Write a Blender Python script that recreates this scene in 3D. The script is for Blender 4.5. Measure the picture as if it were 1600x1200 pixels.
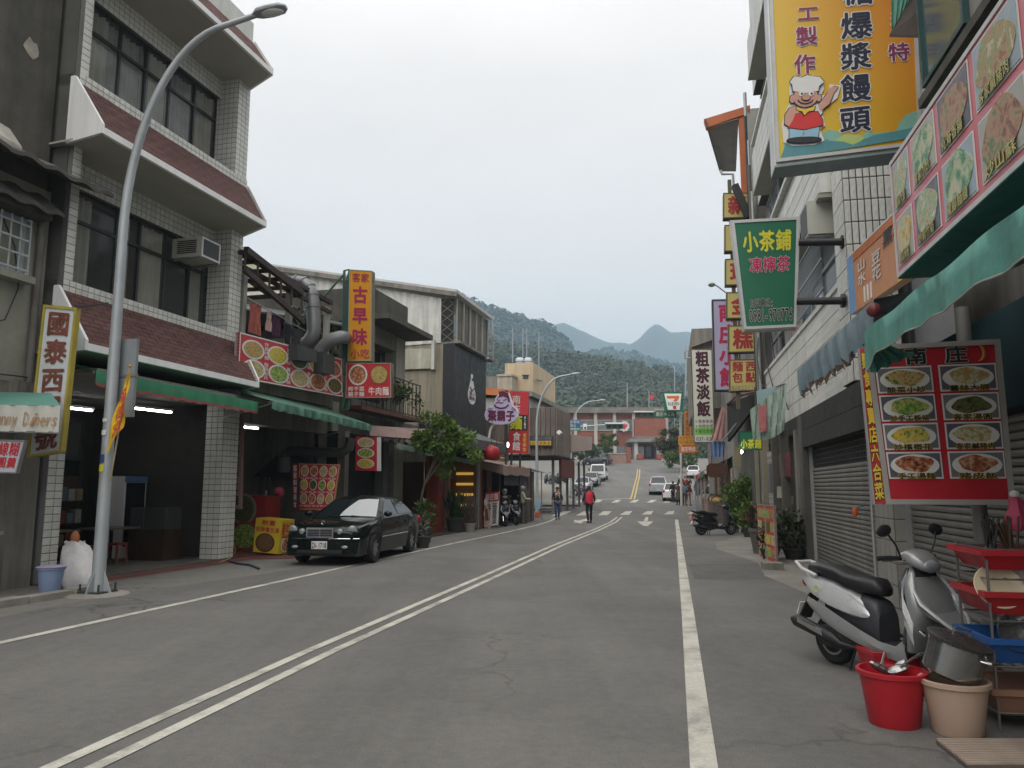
import bpy,math,random
import numpy as np
from math import sin,cos,radians as R,pi
from mathutils import Vector,Matrix,noise as mnoise
random.seed(7); RNG = np.random.default_rng(7)
for o in list(bpy.data.objects): bpy.data.objects.remove(o)
SC = bpy.context.scene; COL = SC.collection
# ------------------------------------------------------------------ camera
EYE,FPX,PITCH = 1.62,1200.0,math.atan(163 / 1200)
cd = bpy.data.cameras.new('camera'); cam = bpy.data.objects.new('camera',cd); COL.objects.link(cam)
cam.location = (0,0,EYE); cam.rotation_euler = (pi / 2 + PITCH,0,0)
cd.sensor_width = 36; cd.lens = 36 * FPX / 1600; cd.clip_start = .05; cd.clip_end = 20000
SC.camera = cam
# ------------------------------------------------------------------ sky, sun, exposure
SUN_EL,SUN_ROT = R(50),R(200)
w = bpy.data.worlds.new('World'); SC.world = w; w.use_nodes = True
nt = w.node_tree; N = nt.nodes; LK = nt.links; N.clear()
out = N.new('ShaderNodeOutputWorld'); bg = N.new('ShaderNodeBackground'); bg.inputs[1].default_value = .115
sky = N.new('ShaderNodeTexSky'); sky.sky_type = 'NISHITA'; sky.sun_disc = False; sky.sun_elevation = SUN_EL; sky.sun_rotation = SUN_ROT
sky.air_density = 1; sky.dust_density = 4
tc = N.new('ShaderNodeTexCoord'); sx = N.new('ShaderNodeSeparateXYZ'); LK.new(tc.outputs['Generated'],sx.inputs[0])
zr = N.new('ShaderNodeValToRGB'); LK.new(sx.outputs[2],zr.inputs[0])     # even overcast: a little brighter overhead
e = zr.color_ramp.elements
e[0].position = 0.0; e[0].color = (4.75,4.6,4.55,1); e[1].position = .5; e[1].color = (7.0,6.52,6.2,1)
el = e.new(.14); el.color = (5.4,5.15,5.0,1); el = e.new(.26); el.color = (6.4,5.98,5.72,1); el = e.new(1.0); el.color = (14.5,13.6,12.7,1); el = e.new(.75); el.color = (10.2,9.54,9.03,1)
mp = N.new('ShaderNodeMapping'); mp.inputs['Scale'].default_value = (1,1,2.6); LK.new(tc.outputs['Generated'],mp.inputs[0])
nz = N.new('ShaderNodeTexNoise'); nz.inputs['Scale'].default_value = 1.9; nz.inputs['Detail'].default_value = 7; nz.inputs['Roughness'].default_value = .55; LK.new(mp.outputs[0],nz.inputs['Vector'])
mr = N.new('ShaderNodeMapRange'); mr.inputs[1].default_value = .3; mr.inputs[2].default_value = .7; mr.inputs[3].default_value = .93; mr.inputs[4].default_value = 1.05; LK.new(nz.outputs[0],mr.inputs[0])
ml = N.new('ShaderNodeMix'); ml.data_type = 'RGBA'; ml.blend_type = 'MULTIPLY'; ml.inputs[0].default_value = 1
LK.new(zr.outputs[0],ml.inputs[6]); LK.new(mr.outputs[0],ml.inputs[7])
mx = N.new('ShaderNodeMix'); mx.data_type = 'RGBA'; mx.inputs[0].default_value = .97
LK.new(sky.outputs[0],mx.inputs[6]); LK.new(ml.outputs[2],mx.inputs[7]); LK.new(mx.outputs[2],bg.inputs[0]); LK.new(bg.outputs[0],out.inputs[0])
sd = bpy.data.lights.new('sun','SUN'); sd.energy = 1.5; sd.angle = R(55); sd.color = (1,.97,.93)
sun = bpy.data.objects.new('sun',sd); COL.objects.link(sun); sun.rotation_euler = (pi / 2 - SUN_EL,0,pi - SUN_ROT); sun.location = (0,0,60)
vs = SC.view_settings; vs.view_transform = 'Standard'; vs.look = 'None'; vs.exposure = .42; vs.gamma = 1; vs.use_curve_mapping = False
SC.cycles.max_bounces = 6; SC.cycles.diffuse_bounces = 3; SC.cycles.glossy_bounces = 3; SC.cycles.transmission_bounces = 4; SC.cycles.volume_bounces = 2; SC.cycles.transparent_max_bounces = 8
SC.cycles.use_denoising = True

# ------------------------------------------------------------------ materials
def lin(c):
    c = c / 255.0
    return c / 12.92 if c <= .04045 else ((c + .055) / 1.055) ** 2.4
def rgb(r,g,b,k=1.0): return (lin(r) * k,lin(g) * k,lin(b) * k)
MATS = {}
def M(name,col=(.5,.5,.5),rough=.7,var=.12,vs=2.5,grime=0,gs=.7,gcol=(.035,.03,.024),streak=0,bump=0,bs=60,metal=0,emit=0,spec=.4,rnd=0,alpha=1,trans=0,fine=0,coat=0,ss=(3.4,3.4,.22)):
    if name in MATS: return MATS[name]
    m = bpy.data.materials.new(name); m.use_nodes = True; MATS[name] = m
    t = m.node_tree; n = t.nodes; l = t.links; b = n['Principled BSDF']
    m.diffuse_color = (*col,1)
    b.inputs['Roughness'].default_value = rough; b.inputs['Metallic'].default_value = metal; b.inputs['Specular IOR Level'].default_value = spec
    if coat: b.inputs['Coat Weight'].default_value = coat; b.inputs['Coat Roughness'].default_value = .04
    c = n.new('ShaderNodeTexCoord').outputs['Object']
    def mul(a,f):
        x = n.new('ShaderNodeMix'); x.data_type = 'RGBA'; x.blend_type = 'MULTIPLY'; x.inputs[0].default_value = 1
        if isinstance(a,tuple): x.inputs[6].default_value = (*a,1)
        else: l.new(a,x.inputs[6])
        l.new(f,x.inputs[7]); return x.outputs[2]
    def nse(scale,det=6,ro=.6,vec=None):
        x = n.new('ShaderNodeTexNoise'); x.inputs['Scale'].default_value = scale; x.inputs['Detail'].default_value = det; x.inputs['Roughness'].default_value = ro
        l.new(vec or c,x.inputs['Vector']); return x.outputs[0]
    def rng(f,a,b_,lo,hi):
        x = n.new('ShaderNodeMapRange'); x.inputs[1].default_value = a; x.inputs[2].default_value = b_; x.inputs[3].default_value = lo; x.inputs[4].default_value = hi
        l.new(f,x.inputs[0]); return x.outputs[0]
    o = mul(col,rng(nse(vs),.3,.7,1 - var,1 + var))
    if fine: o = mul(o,rng(nse(90,3,.7),.3,.7,1 - fine,1 + fine))
    if streak:
        q = n.new('ShaderNodeMapping'); q.inputs['Scale'].default_value = ss; l.new(c,q.inputs[0])
        o = mul(o,rng(nse(1,5,.65,q.outputs[0]),.42,.68,1.05,1 - streak))
    if grime:
        x = n.new('ShaderNodeMix'); x.data_type = 'RGBA'; x.inputs[7].default_value = (*gcol,1)
        l.new(rng(nse(gs,9,.72),.46,.72,0,grime),x.inputs[0]); l.new(o,x.inputs[6]); o = x.outputs[2]
    if rnd:
        oi = n.new('ShaderNodeObjectInfo'); o = mul(o,rng(oi.outputs['Random'],0,1,1 - rnd,1 + rnd))
    l.new(o,b.inputs['Base Color'])
    if rough > .12: l.new(rng(nse(vs * 3),.3,.7,max(rough - .1,.03),min(rough + .1,1)),b.inputs['Roughness'])
    if bump:
        x = n.new('ShaderNodeBump'); x.inputs['Strength'].default_value = bump; x.inputs['Distance'].default_value = .01
        l.new(nse(bs,4),x.inputs['Height']); l.new(x.outputs[0],b.inputs['Normal'])
    if emit:
        b.inputs['Emission Color'].default_value = (*col,1); b.inputs['Emission Strength'].default_value = emit
    if alpha < 1: b.inputs['Alpha'].default_value = alpha
    if trans: b.inputs['Transmission Weight'].default_value = trans
    return m
def leafmat(name,c1=None,c2=None,scale=.8,sss=0):
    if name in MATS: return MATS[name]
    m = bpy.data.materials.new(name); m.use_nodes = True; MATS[name] = m
    t = m.node_tree; n = t.nodes; l = t.links; b = n['Principled BSDF']
    x = n.new('ShaderNodeTexNoise'); x.inputs['Scale'].default_value = scale; x.inputs['Detail'].default_value = 8; x.inputs['Roughness'].default_value = .7
    l.new(n.new('ShaderNodeTexCoord').outputs['Object'],x.inputs['Vector'])
    r = n.new('ShaderNodeValToRGB'); r.color_ramp.elements[0].position = .33; r.color_ramp.elements[1].position = .68
    r.color_ramp.elements[0].color = (*c1,1); r.color_ramp.elements[1].color = (*c2,1)
    l.new(x.outputs[0],r.inputs[0]); l.new(r.outputs[0],b.inputs['Base Color']); b.inputs['Roughness'].default_value = .55; b.inputs['Specular IOR Level'].default_value = .25
    if sss:
        tr = n.new('ShaderNodeBsdfTranslucent'); l.new(r.outputs[0],tr.inputs[0]); ms = n.new('ShaderNodeMixShader'); ms.inputs[0].default_value = sss
        l.new(b.outputs[0],ms.inputs[1]); l.new(tr.outputs[0],ms.inputs[2]); l.new(ms.outputs[0],n['Material Output'].inputs[0])
    return m
def foodmat(name,cols,scale=14):
    """printed food picture: patchy colours"""
    if name in MATS: return MATS[name]
    m = bpy.data.materials.new(name); m.use_nodes = True; MATS[name] = m
    t = m.node_tree; n = t.nodes; l = t.links; b = n['Principled BSDF']; b.inputs['Roughness'].default_value = .45
    c = n.new('ShaderNodeTexCoord').outputs['Object']
    v = n.new('ShaderNodeTexVoronoi'); v.inputs['Scale'].default_value = scale * 1.5; l.new(c,v.inputs['Vector'])
    x = n.new('ShaderNodeTexNoise'); x.inputs['Scale'].default_value = scale; x.inputs['Detail'].default_value = 6; x.inputs['Roughness'].default_value = .75; x.inputs['Distortion'].default_value = 1.2; l.new(c,x.inputs['Vector'])
    a = n.new('ShaderNodeMath'); a.operation = 'MULTIPLY_ADD'; a.inputs[1].default_value = .25; l.new(v.outputs['Distance'],a.inputs[0]); l.new(x.outputs[0],a.inputs[2])
    r = n.new('ShaderNodeValToRGB'); l.new(a.outputs[0],r.inputs[0]); e = r.color_ramp.elements
    k = len(cols)
    for i in range(k - 2): e.new(.5)
    for i,cc in enumerate(cols): e[i].position = .47 + .27 * i / (k - 1); e[i].color = (*cc,1)
    l.new(r.outputs[0],b.inputs['Base Color']); return m
# ------------------------------------------------------------------ frames: street axes (u across to the right, v along the street)
def gz(x,y):
    """height of the ground: level near the camera, rising beyond the junction"""
    if y <= 44: return 0.0
    if y <= 62: t = y - 44; return .032 * t * t / 20 if t < 10 else .16 + .032 * (t - 10)
    if y <= 84: t = y - 62; return .416 + .032 * t + .061 * t * t / 44
    if y <= 134: return 1.791 + .093 * (y - 84)
    t = min(y - 134,20); return 6.441 + .093 * t - .093 * t * t / 40
class Frame:
    def __init__(s,deg): s.a = R(deg); s.c = cos(s.a); s.s = sin(s.a)
    def uv(s,x,y): return (x * s.c - y * s.s,x * s.s + y * s.c)
    def w(s,p): return Vector((p[0] * s.c + p[1] * s.s,-p[0] * s.s + p[1] * s.c,p[2]))
    def ray(s,px,py):
        a = px - 800; b = 600 - py; x,y,z = a,FPX * cos(PITCH) - b * sin(PITCH),FPX * sin(PITCH) + b * cos(PITCH)
        u,v = s.uv(x,y); return u,v,z
    def U(s,u,px,py): d = s.ray(px,py); t = u / d[0]; return Vector((u,d[1] * t,EYE + d[2] * t))
    def V(s,v,px,py): d = s.ray(px,py); t = v / d[1]; return Vector((d[0] * t,v,EYE + d[2] * t))
    def Z(s,z,px,py): d = s.ray(px,py); t = (z - EYE) / d[2]; return Vector((d[0] * t,d[1] * t,z))
    def G(s,px,py):
        d = s.ray(px,py); t = .002; st = .0004
        while t < 1:
            p = s.w((d[0] * t,d[1] * t,0))
            if EYE + d[2] * t <= gz(p.x,p.y): break
            t += st * (1 + t * 8)
        lo,hi = max(t - .02,0),t
        for _ in range(40):
            m_ = (lo + hi) / 2; p = s.w((d[0] * m_,d[1] * m_,0))
            if EYE + d[2] * m_ <= gz(p.x,p.y): hi = m_
            else: lo = m_
        p = s.w((d[0] * hi,d[1] * hi,0)); return Vector((d[0] * hi,d[1] * hi,gz(p.x,p.y)))
W = Frame(0); L = Frame(15); RF = Frame(11.5)
# ------------------------------------------------------------------ mesh building
def V3(*a): return Vector(a)
class MB:
    def __init__(s): s.v = []; s.f = []; s.m = []; s.mi = 0
    def add(s,vs_,fs,M4=None):
        o = len(s.v); s.v += [(M4 @ Vector(p)) if M4 else Vector(p) for p in vs_]
        s.f += [tuple(i + o for i in f) for f in fs]; s.m += [s.mi] * len(fs); return s
    def poly(s,*pts): return s.add(pts,[tuple(range(len(pts)))])
    def box(s,x0,x1,y0,y1,z0,z1,M4=None):
        v = [(x,y,z) for z in (z0,z1) for y in (y0,y1) for x in (x0,x1)]
        return s.add(v,[(0,2,3,1),(4,5,7,6),(0,1,5,4),(2,6,7,3),(0,4,6,2),(1,3,7,5)],M4)
    def hexa(s,b,t):
        """b and t: two matching quads"""
        return s.add(list(b) + list(t),[(3,2,1,0),(4,5,6,7)] + [(i,(i + 1) % 4,4 + (i + 1) % 4,4 + i) for i in range(4)])
    def slab(s,pts,d):
        """polygon pushed along vector d"""
        k = len(pts); d = Vector(d); a = [Vector(p) for p in pts]
        return s.add(a + [p + d for p in a],[tuple(range(k - 1,-1,-1)),tuple(range(k,2 * k))] + [(i,(i + 1) % k,k + (i + 1) % k,k + i) for i in range(k)])
    def loft(s,rings,cap=True,closed=True):
        k = len(rings[0]); o = len(s.v); n0 = len(s.f)
        s.v += [Vector(p) for r in rings for p in r]
        for i in range(len(rings) - 1):
            for j in range(k if closed else k - 1):
                a = o + i * k + j; b = o + i * k + (j + 1) % k; s.f.append((a,b,b + k,a + k))
        if cap: s.f += [tuple(range(o + k - 1,o - 1,-1)),tuple(range(o + (len(rings) - 1) * k,o + len(rings) * k))]
        s.m += [s.mi] * (len(s.f) - n0); return s
    def tube(s,pts,r,seg=8,cap=True):
        pts = [Vector(p) for p in pts]; n = len(pts); rr = r if isinstance(r,(list,tuple)) else [r] * n; rings = []; side = None
        for i,p in enumerate(pts):
            d = (pts[min(i + 1,n - 1)] - pts[max(i - 1,0)]).normalized()
            if side is None: side = d.orthogonal().normalized()
            side = (side - d * side.dot(d)); side = side.normalized() if side.length > 1e-6 else d.orthogonal().normalized()
            up = d.cross(side); rings.append([p + (side * cos(2 * pi * k / seg) + up * sin(2 * pi * k / seg)) * rr[i] for k in range(seg)])
        return s.loft(rings,cap)
    def bar(s,a,b,wd,ht=None,up=(0,0,1)):
        a,b = Vector(a),Vector(b); d = (b - a).normalized(); up = Vector(up); sd_ = d.cross(up)
        if sd_.length < 1e-4: sd_ = d.orthogonal()
        sd_.normalize(); up = sd_.cross(d); h = (ht or wd) / 2; w_ = wd / 2
        q = lambda p: [p + sd_ * w_ * i + up * h * j for i,j in ((-1,-1),(1,-1),(1,1),(-1,1))]
        return s.loft([q(a),q(b)])
    def lathe(s,prof,c=(0,0,0),seg=20,M4=None,cap=True):
        c = Vector(c); T = M4 or Matrix()
        return s.loft([[c + (T @ Vector((r * cos(2 * pi * k / seg),r * sin(2 * pi * k / seg),z))) for k in range(seg)] for r,z in prof],cap)
    def ell(s,c,rx,ry,rz,seg=12,rg=8,M4=None):
        c = Vector(c); T = M4 or Matrix()
        return s.loft([[c + T @ Vector((rx * cos(2 * pi * k / seg) * sin(a),ry * sin(2 * pi * k / seg) * sin(a),-rz * cos(a))) for k in range(seg)]
                       for a in [pi * (i + .15) / (rg + .3) for i in range(rg + 1)]])
    def build(s,name,mat,parent=None,smooth=False,origin=None,link=True,angle=40):
        me = bpy.data.meshes.new(name); o_ = Vector(origin) if origin is not None else Vector()
        me.from_pydata([tuple(p - o_) for p in s.v],[],s.f); me.validate()
        for m in (mat if isinstance(mat,(list,tuple)) else [mat]): me.materials.append(m)
        if len(me.materials) > 1 and len(me.polygons) == len(s.m): me.polygons.foreach_set('material_index',s.m)
        import bmesh
        b = bmesh.new(); b.from_mesh(me); bmesh.ops.recalc_face_normals(b,faces=b.faces); b.to_mesh(me); b.free()
        if smooth:
            me.polygons.foreach_set('use_smooth',[True] * len(me.polygons)); me.set_sharp_from_angle(angle=R(angle))
        ob = bpy.data.objects.new(name,me); COL.objects.link(ob)
        if parent is not None: ob.parent = parent
        return ob
def tag(o,label=None,cat=None,group=None,kind=None):
    if label: o['label'] = label
    if cat: o['category'] = cat
    if group: o['group'] = group
    if kind: o['kind'] = kind
    return o
class T:
    """a thing: an Empty at its base; parts are given in the coordinates of its frame"""
    def __init__(s,name,label,cat,fr=W,at=(0,0,0),group=None,rz=None):
        s.fr = fr; s.at = Vector(at); s.o = bpy.data.objects.new(name,None); COL.objects.link(s.o); s.o.empty_display_size = .3
        s.o.location = fr.w(at); s.o.rotation_euler = (0,0,-fr.a if rz is None else rz); tag(s.o,label,cat,group)
    def p(s,name,mat,mb,parent=None,label=None,smooth=False,kind=None,angle=40):
        ob = mb.build(name,mat,parent or s.o,smooth,s.at,angle=angle)
        return tag(ob,label,None,None,kind)
def solo(name,mat,mb,label,cat,fr=W,at=(0,0,0),group=None,smooth=False,kind=None):
    ob = mb.build(name,mat,None,smooth,at); ob.location = fr.w(at); ob.rotation_euler = (0,0,-fr.a); return tag(ob,label,cat,group,kind)
def struct(name,mat,mb,smooth=False):
    ob = mb.build(name,mat,None,smooth); ob['kind'] = 'structure'; return ob
def copy_tree(o,parent=None):
    c = o.copy(); COL.objects.link(c); c.parent = parent
    for ch in [x for x in CH.get(o,[])] if o in CH else list(o.children): copy_tree(ch,c)
    return c
CH = {}
# ------------------------------------------------------------------ faces and lettering
class Face:
    """flat quad from four corners (bottom left, bottom right, top right, top left as its reader sees it); s, t in metres-free 0..1, d proud of it"""
    def __init__(s,bl,br,tr,tl):
        s.c = [Vector(q) for q in (bl,br,tr,tl)]; s.n = (s.c[1] - s.c[0]).cross(s.c[3] - s.c[0]).normalized()
        s.wd = ((s.c[1] - s.c[0]).length + (s.c[2] - s.c[3]).length) / 2; s.ht = ((s.c[3] - s.c[0]).length + (s.c[2] - s.c[1]).length) / 2
    def P(s,a,b,d=0):
        c = s.c; return c[0] * (1 - a) * (1 - b) + c[1] * a * (1 - b) + c[2] * a * b + c[3] * (1 - a) * b + s.n * d
    def sub(s,a0,a1,b0,b1,d=0): return Face(s.P(a0,b0,d),s.P(a1,b0,d),s.P(a1,b1,d),s.P(a0,b1,d))
    def rect(s,mb,a0,a1,b0,b1,d0,d1):
        q = lambda d: [s.P(a0,b0,d),s.P(a1,b0,d),s.P(a1,b1,d),s.P(a0,b1,d)]
        return mb.hexa(q(d0),q(d1))
    def disc(s,mb,a,b,ra,rb,d0,d1,seg=20):
        rg = lambda d: [s.P(a + ra * cos(2 * pi * k / seg),b + rb * sin(2 * pi * k / seg),d) for k in range(seg)]
        return mb.loft([rg(d0),rg(d1)])
    def shape(s,mb,pts,d0,d1): return mb.loft([[s.P(a,b,d) for a,b in pts] for d in (d0,d1)])
GL = {}
FC = bpy.data.curves.new('lettering','FONT'); FC.resolution_u = 2; FO = bpy.data.objects.new('lettering',FC)
def glyph(ch):
    if ch not in GL:
        COL.objects.link(FO); FC.body = ch; FC.resolution_u = 2
        m = bpy.data.meshes.new_from_object(FO.evaluated_get(bpy.context.evaluated_depsgraph_get())); COL.objects.unlink(FO)
        GL[ch] = (np.array([(v.co.x,v.co.y) for v in m.vertices]).reshape(-1,2),[tuple(p.vertices) for p in m.polygons]); bpy.data.meshes.remove(m)
    return GL[ch]
def text(mb,face,s,a0,a1,b0,b1,d=.006,bold=.018,vertical=False,fill=.92,shear=0):
    """fit the characters of s into the rectangle (a0..a1, b0..b1) of a face, in a row or a column; heavier strokes are struck several times"""
    n = len(s); c = [np.array(q) for q in face.c]; nn = np.array(face.n)
    for i,ch in enumerate(s):
        if ch == ' ': continue
        g,fs = glyph(ch)
        if not len(g): continue
        if ord(ch) > 0x2000: x0,x1,y0,y1 = .02,.98,-.1,.86
        else: x0,x1,y0,y1 = (g[:,0].min() - .03,g[:,0].max() + .03,-.02,.74) if ch not in '.-:1·' else (-.02,.5,-.02,.74)
        if vertical: ca0,ca1 = a0,a1; cb1 = b1 - (b1 - b0) * i / n; cb0 = b1 - (b1 - b0) * (i + 1) / n
        else: ca0 = a0 + (a1 - a0) * i / n; ca1 = a0 + (a1 - a0) * (i + 1) / n; cb0,cb1 = b0,b1
        ma,mb_ = (ca1 - ca0) * (1 - fill) / 2,(cb1 - cb0) * (1 - fill) / 2
        sh = [(0,0)] if bold < .004 else [(bold * cos(k * pi / 4),bold * sin(k * pi / 4)) for k in range(0,8,1 if bold > .03 else 2)] + [(0,0)]
        for k,(ox,oy) in enumerate(sh):
            A = (ca0 + ma + (ca1 - ca0 - 2 * ma) * (g[:,0] + ox + shear * g[:,1] - x0) / (x1 - x0))[:,None]; Bq = (cb0 + mb_ + (cb1 - cb0 - 2 * mb_) * (g[:,1] + oy - y0) / (y1 - y0))[:,None]
            P = c[0] * (1 - A) * (1 - Bq) + c[1] * A * (1 - Bq) + c[2] * A * Bq + c[3] * (1 - A) * Bq + nn * (d + k * .0003)
            mb.add([Vector(p) for p in P.tolist()],fs)
    return mb
def outlined(th,face,s,a0,a1,b0,b1,mat,omat,d=.006,bold=.02,ob=.06,vertical=False,parent=None):
    th.p('lettering_outline',omat,text(MB(),face,s,a0,a1,b0,b1,d,bold + ob * .6,vertical),parent)
    th.p('lettering',mat,text(MB(),face,s,a0,a1,b0,b1,d + .004,bold,vertical),parent)
def panel_frame(face,wa,d0,d1):
    """four bars round a face, wa metres wide"""
    a,b = wa / face.wd,wa / face.ht; m = MB()
    face.rect(m,0,1,0,b,d0,d1); face.rect(m,0,1,1 - b,1,d0,d1); face.rect(m,0,a,b,1 - b,d0,d1); face.rect(m,1 - a,1,b,1 - b,d0,d1); return m
# ------------------------------------------------------------------ repeated pieces
UNIT = {}
def unit_box(mat,name,chamfer=.06):
    k = (mat.name,name)
    if k not in UNIT:
        m = MB(); c = chamfer
        m.loft([[V3(-.5,-.5,0),V3(.5,-.5,0),V3(.5,.5,0),V3(-.5,.5,0)],[V3(-.5,-.5,.7),V3(.5,-.5,.7),V3(.5,.5,.7),V3(-.5,.5,.7)],
                [V3(-.5 + c,-.5 + c,1),V3(.5 - c,-.5 + c,1),V3(.5 - c,.5 - c,1),V3(-.5 + c,.5 - c,1)]])
        me = bpy.data.meshes.new(name); me.from_pydata([tuple(p) for p in m.v],[],m.f); me.materials.append(mat); UNIT[k] = me
    return UNIT[k]
def pieces(th,name,mat,plist,limit=300,parent=None,chamfer=.06,used=0,tilt=0):
    """plist: (centre, x axis, y axis, normal, sx, sy, thickness) in frame coordinates, nearest first get objects of their own"""
    eye = Vector((0,0,EYE))
    plist = sorted(plist,key=lambda q: (Vector(q[0]) - eye).length); me = unit_box(mat,name,chamfer); rest = MB()
    for i,(c,ax,ay,nn,sx_,sy_,tk) in enumerate(plist):
        if tilt: nn = (nn + ax * random.uniform(-tilt,tilt) + ay * random.uniform(-tilt,tilt)).normalized(); ax = ay.cross(nn).normalized(); ay = nn.cross(ax)
        m4 = Matrix((( ax.x * sx_,ay.x * sy_,nn.x * tk,c.x - th.at.x),(ax.y * sx_,ay.y * sy_,nn.y * tk,c.y - th.at.y),(ax.z * sx_,ay.z * sy_,nn.z * tk,c.z - th.at.z),(0,0,0,1)))
        if i < limit - used:
            o = bpy.data.objects.new(name,me); COL.objects.link(o); o.parent = parent or th.o; o.matrix_local = m4
        else:
            m4 = Matrix.Translation(th.at) @ m4; rest.add([v.co for v in me.vertices],[tuple(p.vertices) for p in me.polygons],m4)
    if rest.v: th.p(name,mat,rest,parent,kind='stuff')
def grid(face,nx,ny,gap,tk,d=0,skip=None,stagger=0):
    """list of pieces that tile a face"""
    ax = (face.c[1] - face.c[0]).normalized(); ay0 = face.c[3] - face.c[0]; nn = face.n; ay = nn.cross(ax); out_ = []
    sx_,sy_ = face.wd / nx - gap,face.ht / ny - gap
    for j in range(ny):
        off = (stagger if j % 2 else 0)
        for i in range(nx + (1 if off else 0)):
            a0,a1 = max((i - off) / nx,0),min((i + 1 - off) / nx,1)
            a,b = (a0 + a1) / 2,(j + .5) / ny
            if skip and skip(a,b): continue
            out_.append((face.P(a,b,d),ax,ay,nn,face.wd * (a1 - a0) - gap,sy_,tk))
    return out_
# ================================================================== GROUND, ROAD, MARKINGS
asphalt = M('asphalt',(.137,.134,.127),.86,.13,.35,grime=.45,gs=.13,gcol=(.088,.086,.080),bump=.6,bs=140,spec=.3,fine=.30,streak=.16,ss=(.8,.05,1))
def crack(m,sc,wd,dark,mot=.12):
    t = m.node_tree; n = t.nodes; l = t.links; b = n['Principled BSDF']; src = b.inputs['Base Color'].links[0].from_socket; c = n.new('ShaderNodeTexCoord').outputs['Object']
    z = n.new('ShaderNodeTexNoise'); z.inputs['Scale'].default_value = 1.3; z.inputs['Detail'].default_value = 6; l.new(c,z.inputs['Vector'])
    ad = n.new('ShaderNodeMix'); ad.data_type = 'RGBA'; ad.blend_type = 'LINEAR_LIGHT'; ad.inputs[0].default_value = .55; l.new(c,ad.inputs[6]); l.new(z.outputs['Color'],ad.inputs[7])
    v = n.new('ShaderNodeTexVoronoi'); v.feature = 'DISTANCE_TO_EDGE'; v.inputs['Scale'].default_value = sc; l.new(ad.outputs[2],v.inputs['Vector'])
    r = n.new('ShaderNodeMapRange'); r.inputs[1].default_value = 0; r.inputs[2].default_value = wd; r.inputs[3].default_value = 1; r.inputs[4].default_value = 0; l.new(v.outputs['Distance'],r.inputs[0])
    k = n.new('ShaderNodeTexNoise'); k.inputs['Scale'].default_value = .22; k.inputs['Detail'].default_value = 3; l.new(c,k.inputs['Vector']); kr = n.new('ShaderNodeMapRange'); kr.inputs[1].default_value = .50; kr.inputs[2].default_value = .62; kr.inputs[3].default_value = 0; kr.inputs[4].default_value = dark; l.new(k.outputs[0],kr.inputs[0])
    mu = n.new('ShaderNodeMath'); mu.operation = 'MULTIPLY'; l.new(r.outputs[0],mu.inputs[0]); l.new(kr.outputs[0],mu.inputs[1])
    mx = n.new('ShaderNodeMix'); mx.data_type = 'RGBA'; mx.inputs[7].default_value = (.035,.033,.03,1); l.new(mu.outputs[0],mx.inputs[0]); l.new(src,mx.inputs[6])
    q = n.new('ShaderNodeTexNoise'); q.inputs['Scale'].default_value = 9; q.inputs['Detail'].default_value = 9; q.inputs['Roughness'].default_value = .8; l.new(c,q.inputs['Vector']); qr = n.new('ShaderNodeMapRange'); qr.inputs[1].default_value = .3; qr.inputs[2].default_value = .7; qr.inputs[3].default_value = 1 - mot; qr.inputs[4].default_value = 1 + mot; l.new(q.outputs[0],qr.inputs[0])
    m2 = n.new('ShaderNodeMix'); m2.data_type = 'RGBA'; m2.blend_type = 'MULTIPLY'; m2.inputs[0].default_value = 1; l.new(mx.outputs[2],m2.inputs[6]); l.new(qr.outputs[0],m2.inputs[7]); l.new(m2.outputs[2],b.inputs['Base Color'])
crack(asphalt,.33,.012,.75,.17)
concrete_g = M('ground_concrete',(.17,.165,.15),.9,.18,.5,grime=.6,gs=.5,gcol=(.07,.065,.055),bump=.5,bs=60,fine=.12)
paint_w = M('road_paint_white',(.47,.46,.40),.8,.12,1.2,grime=1.0,gs=2.2,gcol=(.15,.148,.138),fine=.22)
paint_y = M('road_paint_yellow',(.50,.36,.10),.75,.12,1.2,grime=.6,gs=1.6,gcol=(.13,.12,.1),fine=.1)
crack(concrete_g,.5,.012,.8,.15)
def rows(a,b): return [y for y in np.arange(a,b + .01,4.0 if b <= 40 else .5)]
ys = [-300,-200,-60,-20] + list(np.arange(0,44,4)) + list(np.arange(44,156,.5)) + [170,200,260,400,700,1100,2500]
xs = [-2000,-1200,-600,-300,-120,-60,-30,-15,0,15,30,60,120,300,600,1200,2000]
m = MB(); m.add([(x,y,gz(x,y) - .004) for y in ys for x in xs],[(j * len(xs) + i,j * len(xs) + i + 1,(j + 1) * len(xs) + i + 1,(j + 1) * len(xs) + i) for j in range(len(ys) - 1) for i in range(len(xs) - 1)])
struct('ground',concrete_g,m)
def edge(pxs): return [W.G(*q) for q in pxs]
le = [W.w((0,0,0))] and [V3(-11,-30,0),V3(-8.2,0,0)] + edge([(165,931),(440,893),(640,856),(760,833),(832,815)])
le2 = edge([(893,778),(903,770),(920,752),(927,738),(932,722)])
re_ = [V3(-3.4,-30,0),V3(2.6,0,0),RF.w((2.6,12,0)),RF.w((2.3,18.5,0))] + edge([(1150,842),(1097,805),(1092,785),(1080,760),(1066,735),(1058,722)])
def itp(pts,y): return float(np.interp(y,[p.y for p in pts],[p.x for p in pts]))
m = MB(); rr = []
for y in [-30,-20,-10] + list(np.arange(0,44,1.0)) + list(np.arange(44,133,.5)):
    xl = itp(le,y) if y <= le[-1].y else (itp(le2,y) if y >= le2[0].y else -45)
    xr = itp(re_,y)
    rr.append([V3(xl + (xr - xl) * t,y,gz(0,y)) for t in (0,.25,.5,.75,1)])
m.loft(rr,False,False); struct('road',asphalt,m)
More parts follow.
